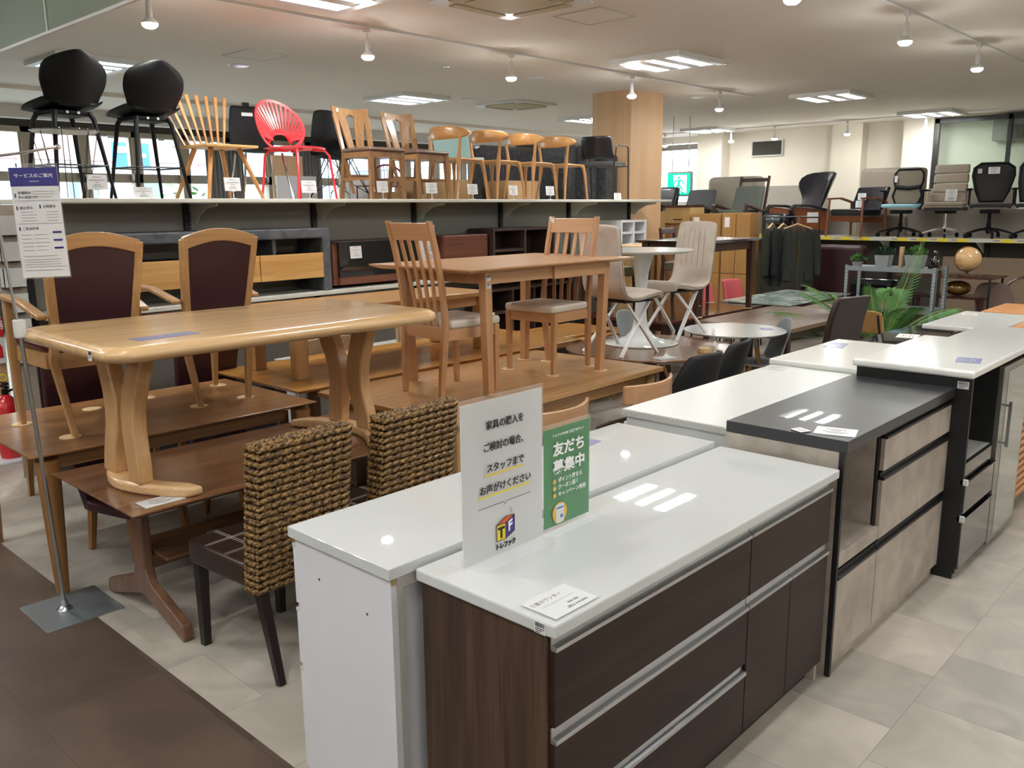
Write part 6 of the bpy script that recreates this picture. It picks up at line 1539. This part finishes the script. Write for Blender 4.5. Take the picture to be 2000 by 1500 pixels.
for c in kids(g1):
    if c.name.startswith('shell'): c.data = c.data.copy(); c.data.materials.clear(); c.data.materials.append(MATS['brown_seat'])
g1.location = (11.15, 2.62, 0)
t = thing('dining_chair', 'bentwood chair frame at the right edge beside the brown shell chair', 'chair', (11.7, 2.45, 0), math.radians(120))
b = MB(); b.tube([Vector((.22*math.cos(math.radians(a)), -.22, .72 + .2*math.sin(math.radians(a)))) for a in range(0, 181, 15)], .016, 8); b.build('back_hoop', 'espresso', t, smooth=True)
for sx in (-1, 1): b = MB(); b.tube([(sx*.22, -.25, 0), (sx*.2, -.2, .45), (sx*.22, -.22, .72)], .015, 8); b.build('rear_leg', 'espresso', t); b = MB(); b.tube([(sx*.2, .2, 0), (sx*.18, .18, .45)], .015, 8); b.build('front_leg', 'espresso', t)
b = MB(); b.prism(rrect(-.2, .2, -.2, .2, .06), .44, .47); b.build('seat', 'espresso_x', t)

# ================================================================ FAR SHELF with office chairs
t = thing('shelving_unit', 'long far shelf with yellow and white price strips below the office chairs', 'shelving', (12.7, 0, 0))
b = MB(); b.box(.02, .95, 2.0, 8.9, 1.295, 1.335); b.build('top_shelf', 'shelf_white', t)
b = MB(); b.box(.0, .018, 2.0, 8.9, 1.29, 1.338); b.build('price_rail', 'shelf_white', t)
b = MB(); rr = [(2.05, 3.2), (3.45, 4.5), (4.75, 5.9), (6.1, 7.2), (7.5, 8.6)]
for a, c in rr:
    for k in range(4):
        y0 = lerp(a, c, k/4 + .02); b.box(-.002, 0, y0, y0 + (c-a)*.12, 1.297, 1.332)
    b.box(-.002, 0, a, c, 1.29, 1.295); b.box(-.002, 0, a, c, 1.3335, 1.338)
b.build('yellow_strip', 'yellow_ink', t)
b = MB()
for a, c in rr:
    for k in range(4):
        y0 = lerp(a, c, k/4 + .15); b.box(-.002, 0, y0, y0 + (c-a)*.07, 1.31, 1.322)
b.build('strip_print', 'ink_grey', t)
for y in (3.35, 4.62, 5.9, 7.2, 8.5): b = MB(); b.box(.45, .5, y-.022, y+.022, 0, 1.29); b.build('post', 'black_metal', t); b = MB(); b.prism([(.05, 1.29), (.45, 1.29), (.45, 1.12), (.36, 1.16)], y+.03, y+.036, 'y'); b.build('bracket', 'shelf_white', t)
b = MB(); b.box(.5, .52, 2.0, 8.9, 0, 1.29); b.build('back_panel', 'wall_dark', t)
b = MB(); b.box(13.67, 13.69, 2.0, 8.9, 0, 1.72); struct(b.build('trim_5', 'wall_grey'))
t = thing('headboard', 'tan wooden headboard behind the globe below the far shelf', 'panel', (13.0, 2.9, 0)); b = MB(); b.box(-.02, .02, -.95, .95, .2, 1.08); b.build('board', 'sofa_tan', t, bevel=.01)
t = thing('sofa', 'dark red upright sofa back under the far shelf, left of the palm', 'sofa', (12.25, 5.1, 0)); b = MB(); b.box(-.12, .12, -.45, .45, .3, 1.24); b.build('back', 'dark_red_paint' if 0 else 'maroon', t, bevel=.06, seg=3); b = MB(); b.box(-.4, .12, -.45, .45, .1, .42); b.build('seat', 'maroon', t, bevel=.05)
Z0 = 1.3355
def office_chair(lab, x, y, rz, kind, H=.98):
    t = thing('office_chair', lab, 'office chair', (x, y, Z0), rz)
    bm_ = 'chrome' if kind == 'tan' else 'black_plastic'
    b = MB(); b.cyl((0, 0, .06), (0, 0, .34), .022); b.cyl((0, 0, .08), (0, 0, .2), .03); b.build('gas_lift', bm_, t)
    for k in range(5):
        a = k*2*PI/5 + .5; c, s_ = math.cos(a), math.sin(a); b = MB(); b.tube([(0, 0, .13), (.15*c, .15*s_, .11), (.3*c, .3*s_, .065)], .02, flat=[(.05, .04), (.04, .03), (.03, .02)]); l = b.build('base_arm', bm_, t, smooth=False, bevel=.004)
        b = MB(); b.cyl((.3*c-.012*s_, .3*s_+.012*c, .03), (.3*c+.012*s_, .3*s_-.012*c, .03), .03, n=14); b.build('castor', 'black_plastic', l)
    b = MB(); b.box(-.12, .12, -.14, .14, .33, .38); b.build('mechanism', 'black_plastic', t, bevel=.01)
    Z = .44
    if kind == 'mesh':
        b = MB(); b.prism(rrect(-.24, .24, -.2, .24, .08), Z-.03, Z+.025); b.build('seat', 'sky_seat', t, bevel=.02, seg=3, smooth=True)
        prof = [(Z+.02, .15), (Z+.14, .2), (Z+.25, .17), (Z+.36, .2), (Z+.46, .195), (Z+.52, .15)]
        L = [Vector((w_, -.22 - (z-Z)*.15, z)) for z, w_ in prof]; R_ = [Vector((-p.x, p.y, p.z)) for p in L]
        b = MB(); b.tube(L + R_[::-1], .016, 8, closed=True); b.tube([L[2]+Vector((0, 0, .02)), (0, L[2].y, L[2].z), R_[2]+Vector((0, 0, .02))], .03, 8); b.build('back_frame', 'black_plastic', t, smooth=True)
        b = MB(); b.grid([[(w_*s_/6, -.22 - (z-Z)*.15, z) for s_ in range(-6, 7)] for z, w_ in prof]); b.build('back_mesh', 'mesh_tan', t, solid=.004)
    elif kind == 'tan':
        b = MB(); b.prism(rrect(-.24, .24, -.18, .27, .05), Z, Z+.05); b.prism(rrect(-.23, .23, -.16, .26, .05), Z-.03, Z+.0); b.build('seat', 'taupe', t, bevel=.02, seg=3, smooth=True)
        for k in range(4):
            z = Z+.05 + k*.13; y = -.19 - k*.022; b = MB(); b.hexa([(-.225, y-.02, z), (.225, y-.02, z), (.225, y+.03, z), (-.225, y+.03, z)], [(-.22, y-.04, z+.125), (.22, y-.04, z+.125), (.22, y+.008, z+.125), (-.22, y+.008, z+.125)]); b.build('back_cushion', 'taupe', t, bevel=.02, seg=3, smooth=True)
        b = MB(); b.box(-.25, .25, -.2, .2, Z-.07, Z-.03); b.build('seat_frame', 'black_metal', t)
    else:
        b = MB(); b.prism(rrect(-.25, .25, -.2, .25, .07), Z-.03, Z+.02); b.build('seat', 'mesh_black', t, bevel=.015, smooth=True)
        prof = [(Z+.05, .14), (Z+.2, .2), (Z+.4, .25), (Z+.5, .24), (Z+.56, .16)] if kind == 'round' else [(Z+.05, .2), (Z+.3, .23), (Z+.5, .23), (Z+.55, .2)]
        L = [Vector((w_, -.22 - (z-Z)*.12, z)) for z, w_ in prof]; R_ = [Vector((-p.x, p.y, p.z)) for p in L]
        b = MB(); b.tube(L + R_[::-1], .018, 8, closed=True); b.build('back_frame', 'black_plastic', t, smooth=True)
        b = MB(); b.grid([[(w_*s_/6, -.22 - (z-Z)*.12, z) for s_ in range(-6, 7)] for z, w_ in prof]); b.build('back_mesh', 'mesh_black', t, solid=.006)
    for sx in (-1, 1):
        b = MB(); b.tube([(sx*.22, -.05, Z-.04), (sx*.265, -.05, Z+.02), (sx*.265, -.05, Z+.2)], .014, 8); b.build('arm_post', 'chrome' if kind == 'tan' else 'black_plastic', t)
        b = MB(); b.box(sx*.265-.03, sx*.265+.03, -.16, .1, Z+.2, Z+.225); b.build('armrest', 'black_plastic', t, bevel=.01)
    return t
oc1 = office_chair('mesh backed office chair with a sky blue seat on the far shelf', 13.1, 4.5, math.radians(95), 'mesh')
oc2 = office_chair('taupe leather office chair with ribbed cushions and chrome base on the far shelf', 13.1, 3.9, math.radians(98), 'tan')
oc3 = office_chair('black mesh office chair with wide rounded back and two white cards on the far shelf', 13.1, 3.34, math.radians(104), 'round')
oc4 = office_chair('black office chair cut by the right edge of the picture on the far shelf', 13.1, 2.78, math.radians(104), 'square')
def on_card(par, x, y, z, w_, h_, name='card'):
    b = MB(); b.box(x-w_/2, x+w_/2, y, y+.003, z, z+h_); o = b.build(name, 'paper', par)
    b = MB()
    for k, ww in ((.8, .5), (.6, .7), (.4, .3), (.22, .6)): b.box(x-w_*ww/2, x+w_*ww/2, y+.003, y+.0045, z+h_*k, z+h_*k+.006)
    b.build('card_print', 'ink_grey', o)
on_card(oc2, -.03, -.15, .56, .15, .1); on_card(oc2, -.03, -.12, .5, .15, .06); on_card(oc3, .0, -.25, .86, .14, .09); on_card(oc3, .17, -.24, .87, .05, .06); on_card(oc1, .17, -.25, .78, .04, .09); on_card(oc4, .0, -.17, .64, .16, .1)
# wooden armchair with black cushions
t = thing('armchair', 'wooden framed easy chair with black buttoned cushions and two white cards', 'armchair', (13.05, 5.12, Z0), math.radians(75))
for sx in (-1, 1):
    b = MB(); b.tube([(sx*.3, .3, 0), (sx*.29, .27, .55)], .018, 8); b.tube([(sx*.3, -.28, 0), (sx*.29, -.25, .5)], .018, 8); b.tube([(sx*.29, .3, .55), (sx*.3, 0, .56), (sx*.28, -.28, .49)], .02, flat=(.05, .025)); b.build('side_frame', 'wing_veneer', t)
b = MB(); b.box(-.28, .28, .22, .25, .22, .3); b.box(-.28, .28, -.22, -.19, .2, .28); b.build('rail', 'wing_veneer', t)
b = MB(); b.prism(rrect(-.26, .26, -.22, .28, .03), .3, .4); b.build('seat_cushion', 'black_leather', t, bevel=.025, seg=3)
b = MB(); b.hexa([(-.26, -.26, .38), (.26, -.26, .38), (.26, -.17, .38), (-.26, -.17, .38)], [(-.26, -.42, .72), (.26, -.42, .72), (.26, -.33, .72), (-.26, -.33, .72)]); b.build('back_cushion', 'black_leather', t, bevel=.025, seg=3)
on_card(t, .08, -.2, .53, .14, .1); on_card(t, .09, -.17, .42, .14, .1)
# wing chair
t = thing('wing_chair', 'black leather winged lounge chair with brown veneer sides on the far shelf', 'armchair', (12.98, 6.02, 1.4), math.radians(60)); t.location.z = Z0; t.scale = (1.08, 1.08, 1.05)
b = MB(); b.box(-.265, .265, -.2, .43, .17, .33); b.build('seat_cushion', 'black_leather', t, bevel=.06, seg=4, smooth=True)
b = MB(); rs = []
for z, y, w_ in ((.2, -.18, .24), (.4, -.26, .24), (.56, -.33, .26), (.7, -.4, .38), (.86, -.46, .4), (.93, -.48, .3)): rs.append([(-w_, y+.02 + (.14 if w_ > .3 else 0), z), (-w_*.5, y-.05, z), (w_*.5, y-.05, z), (w_, y+.02 + (.14 if w_ > .3 else 0), z), (w_*.95, y+.09 + (.14 if w_ > .3 else 0), z), (w_*.5, y+.06, z), (-w_*.5, y+.06, z), (-w_*.95, y+.09 + (.14 if w_ > .3 else 0), z)])
b.rings(rs); b.build('winged_back', 'black_leather', t, bevel=.02, smooth=True, sub=1)
for sx in (-1, 1):
    b = MB(); b.prism([(-.28, .08), (.2, .12), (.3, .38), (.24, .42), (-.26, .36)], sx*.28, sx*.31, 'x'); b.build('side_panel', 'wing_veneer', t, bevel=.008)
    b = MB(); b.tube([(sx*.3, -.27, .37), (sx*.3, .0, .43), (sx*.3, .26, .44), (sx*.3, .32, .38), (sx*.3, .24, .14)], .03, flat=(.08, .035)); b.build('arm_pad', 'black_leather', t, bevel=.012, smooth=True)
b = MB(); b.lathe([(0, 0), (.24, 0), (.24, .012), (.03, .03), (.025, .16), (0, .16)], n=28); b.build('swivel_base', 'black_metal', t, smooth=True)
# sofas and lounge chairs further left on that shelf
def lounge(lab, y, x, w_, hb, mat, wood_=None, rz=PI/2, ladder=False):
    t = thing('lounge_chair', lab, 'armchair', (x, y, Z0), rz)
    b = MB(); b.box(-w_/2, w_/2, -.2, .3, .26, .4); b.build('seat_cushion', mat, t, bevel=.045, seg=3, smooth=True)
    b = MB(); b.hexa([(-w_/2, -.3, .36), (w_/2, -.3, .36), (w_/2, -.14, .36), (-w_/2, -.14, .36)], [(-w_/2, -.42, hb), (w_/2, -.42, hb), (w_/2, -.3, hb), (-w_/2, -.3, hb)]); b.build('back_cushion', mat, t, bevel=.05, seg=4, smooth=True)
    wm = wood_ or 'espresso'
    for sx in (-1, 1):
        b = MB(); b.tube([(sx*(w_/2+.04), -.34, .36), (sx*(w_/2+.04), .34, .48)], .03, flat=(.07, .04)); b.build('arm', wm, t, bevel=.006)
        b = MB(); b.leg((sx*(w_/2+.04), .3, 0), (sx*(w_/2+.04), .31, .46), .045); b.leg((sx*(w_/2+.04), -.3, 0), (sx*(w_/2+.04), -.3, .36), .045); b.build('leg', wm, t)
    if ladder:
        for sx in (-1, 1): b = MB(); b.tube([(sx*w_/2, -.35, .35), (sx*w_/2, -.5, hb + .16)], .02, flat=(.03, .04)); b.build('back_post', wm, t)
        b = MB(); b.box(-w_/2, w_/2, -.5, -.48, hb+.07, hb+.13); b.build('top_rail', wm, t)
    return t
lounge('charcoal buttoned lounge chair left end of the far shelf beside the exit sign', 7.95, 13.05, .52, .74, 'grey_fabric')
t = thing('sofa', 'upended cream cushioned sofa behind the charcoal lounge chair', 'sofa', (14.15, 7.75, 0))
b = MB(); b.box(-.2, .2, -.5, .45, 0, 2.3); b.build('back', 'linen', t, bevel=.09, seg=4, smooth=True)
b = MB(); b.box(-.45, -.21, -.45, .4, .1, 1.6); b.build('seat', 'linen', t, bevel=.06, seg=3)
lounge('grey lounge chair with wooden ladder top rail and sloping dark arms on the far shelf', 7.05, 13.05, .5, .78, 'sage_fabric', 'espresso', ladder=True)
lounge('black leather seat just right of the wood clad column on the far shelf', 8.65, 13.1, .4, .8, 'black_leather')
t = thing('sofa', 'upended greige sofa standing behind the blue seated office chair', 'sofa', (14.1, 5.05, 0)); b = MB(); b.box(-.2, .2, -.5, .4, 0, 2.35); b.build('back', 'grey_fabric_light' if 0 else 'taupe', t, bevel=.06, seg=3, smooth=True)
b = MB(); b.box(-.5, -.2, -.45, .35, .1, 1.65); b.build('seat', 'taupe', t, bevel=.06, seg=3)
t = thing('sofa', 'greige sofa back behind the taupe office chair', 'sofa', (14.1, 3.9, 0)); b = MB(); b.box(-.2, .2, -.6, .6, 0, 2.02); b.build('back', 'taupe', t, bevel=.06, seg=3); b = MB(); b.box(-.5, -.2, -.55, .55, .1, 1.3); b.build('seat', 'taupe', t, bevel=.05)
# cabinets standing in front of that shelf
def cab(lab, y0, y1, x, top, mat, doors, extra=None, name='cabinet'):
    t = thing(name, lab, 'cabinet', (x, (y0+y1)/2, 0)); w_ = (y1-y0)/2
    b = MB(); b.box(0, .25, -w_, w_, 0, top); b.build('carcass', mat, t, bevel=.003)
    for k in range(doors):
        a, c = lerp(-w_, w_, k/doors)+.006, lerp(-w_, w_, (k+1)/doors)-.006
        b = MB(); b.box(-.018, -.001, a, c, .85, top-.02); b.build('door', mat, t, bevel=.002)
        b = MB(); b.box(-.018, -.001, a, c, .08, .84); b.build('door', mat, t, bevel=.002)
    return t
cc = cab('orange brown wooden wardrobe cabinet with a card, wider left one', 6.33, 6.82, 11.2, 1.69, 'orange_cab', 1)
b = MB(); b.box(-.02, -.019, .1, .2, 1.5, 1.64); b.build('card', 'white_ink', cc)
cc = cab('orange brown wooden wardrobe cabinet with a card, right one beside the jackets', 5.86, 6.31, 11.2, 1.7, 'orange_cab', 2)
b = MB(); b.box(-.02, -.019, .1, .18, 1.5, 1.64); b.build('card', 'white_ink', cc)
t = thing('cabinet', 'pale wood desk unit with open knee hole right of the white shelving end', 'cabinet', (11.2, 7.28, 0))
b = MB(); b.box(0, .4, .0, .5, 0, 1.72); b.build('side_box', 'tan_ply', t, bevel=.003)
b = MB(); b.box(0, .4, -.43, .0, 1.55, 1.78); b.build('drawer_box', 'tan_ply', t, bevel=.003)
b = MB(); b.box(.05, .4, -.43, .0, 0, 1.55); b.build('inner_panel', 'brown_oak', t)
b = MB(); b.box(-.01, .4, -.43, .0, 1.78, 1.815); b.build('top', 'espresso_x', t)
b = MB(); b.box(-.012, 0, -.3, -.15, 1.6, 1.615); b.build('pull', 'espresso', t)
t = thing('desk', 'pale wooden desk on edge behind the tulip table, with yellowish side panel', 'desk', (8.75, 6.0, 0), math.radians(20))
b = MB(); b.box(-.5, .5, -.25, .25, 1.31, 1.35); b.build('top', 'pale_oak', t)
b = MB(); b.box(-.42, -.2, -.2, .2, .35, 1.31); b.build('side_panel', 'tan_ply', t)
b = MB(); b.box(-.05, .16, -.2, .2, .0, 1.31); b.build('pedestal', 'orange_cab', t)
b = MB(); b.box(-.5, -.42, -.2, .2, 0, .9); b.build('leg_panel', 'tan_ply', t)
# jackets on the rail
def jacket(lab, c, mat, col, rz, s_=1.0, name='jacket'):
    t = thing(name, lab, 'jacket', c, rz)
    b = MB(); rs = []
    for z, w_, d, dy in ((-.86, .29, .1, 0), (-.6, .28, .1, 0), (-.3, .265, .1, 0), (-.12, .25, .095, 0), (-.05, .2, .07, 0), (-.015, .1, .05, 0), (.0, .06, .04, 0)):
        rs.append([(w_*math.cos(a)*(1 + .02*math.sin(5*a)), d*math.sin(a) - .012*math.sin(7*a + z*9), z) for a in [2*PI*k/28 for k in range(28)]])
    b.rings(rs); b.build('body', mat, t, smooth=True)
    for sx in (-1, 1):
        b = MB(); b.tube([(sx*.2, 0, -.06), (sx*.265, -.0, -.14), (sx*.3, -.02, -.4), (sx*.31, -.02, -.7)], [.06, .07, .062, .052], 12); b.build('sleeve', mat, t, smooth=True)
        b = MB(); b.hexa([(sx*.02, -.07, -.12), (sx*.1, -.09, -.16), (sx*.11, -.06, -.16), (sx*.03, -.05, -.12)], [(sx*.03, -.05, .005), (sx*.095, -.055, -.02), (sx*.09, -.03, -.02), (sx*.04, -.03, .005)]); b.build('collar', col, t, bevel=.004)
        b = MB(); b.box(sx*.1, sx*.22, -.113, -.1, -.78, -.62); b.build('pocket', mat, t, bevel=.01)
    b = MB(); b.box(-.003, .003, -.112, -.1, -.84, -.1); b.build('zip', 'brass', t)
    b = MB(); b.box(-.02, .02, -.052, -.05, -.085, -.035); b.build('neck_label', 'jacket_tag', t)
    b = MB(); b.tube([(-.2, 0, -.03), (-.08, 0, .01), (0, 0, .04), (.08, 0, .01), (.2, 0, -.03)], .012, flat=(.03, .02)); h_ = b.build('hanger', 'felt', t, bevel=.004)
    b = MB(); b.tube([(0, 0, .04), (0, 0, .075), (.022, 0, .09), (.022, 0, .115), (0, 0, .13), (-.018, 0, .118)], .003, 6); b.build('hook', 'chrome', h_)
    t.scale = (s_, s_, s_); return t
rzj = math.atan2(-.732, .681)
t = thing('clothes_rail', 'black metal clothes rail carrying three jackets', 'clothes rail', (11.5, 5.38, 0), rzj)
b = MB(); b.cyl((-.4, 0, 1.64), (.36, 0, 1.64), .009); b.build('rail', 'black_metal', t)
for x in (-.4, .36): b = MB(); b.tube([(x, 0, 1.64), (x, 0, .03)], .009, 8); b.box(x-.012, x+.012, -.22, .22, 0, .03); b.build('upright', 'black_metal', t)
b = MB(); b.box(.18, .33, -.012, -.008, 1.56, 1.62); b.box(.18, .33, -.012, -.008, 1.64, 1.7); b.build('sign_card', 'paper', t)
def rl(a, d, z=1.51): return (11.5 + a*.681 + d*.732, 5.38 - a*.732 + d*.681, z)
jacket('dark olive work jacket with brown collar, nearest on the clothes rail', rl(.04, -.06), 'grey_jacket', 'collar', rzj, .95)
jacket('black jacket on a wooden hanger, middle one on the clothes rail', rl(-.12, .07), 'black_jacket', 'black_jacket', rzj + .9, .95)
jacket('dark green jacket on a wooden hanger, leftmost on the clothes rail', rl(-.26, .12), 'green_jacket', 'green_jacket', rzj + 1.0, .95)
# low black cabinet & white card by the red sofa
t = thing('cabinet', 'low black cabinet with brass line left of the galvanised rack', 'cabinet', (11.6, 4.2, 0)); b = MB(); b.box(-.2, .2, -.3, .3, 0, .85); b.build('body', 'black_gloss', t, bevel=.004); b = MB(); b.box(-.205, -.2, -.28, -.275, .1, .8); b.box(-.205, -.2, .1, .105, .1, .8); b.build('trim_line', 'brass', t)
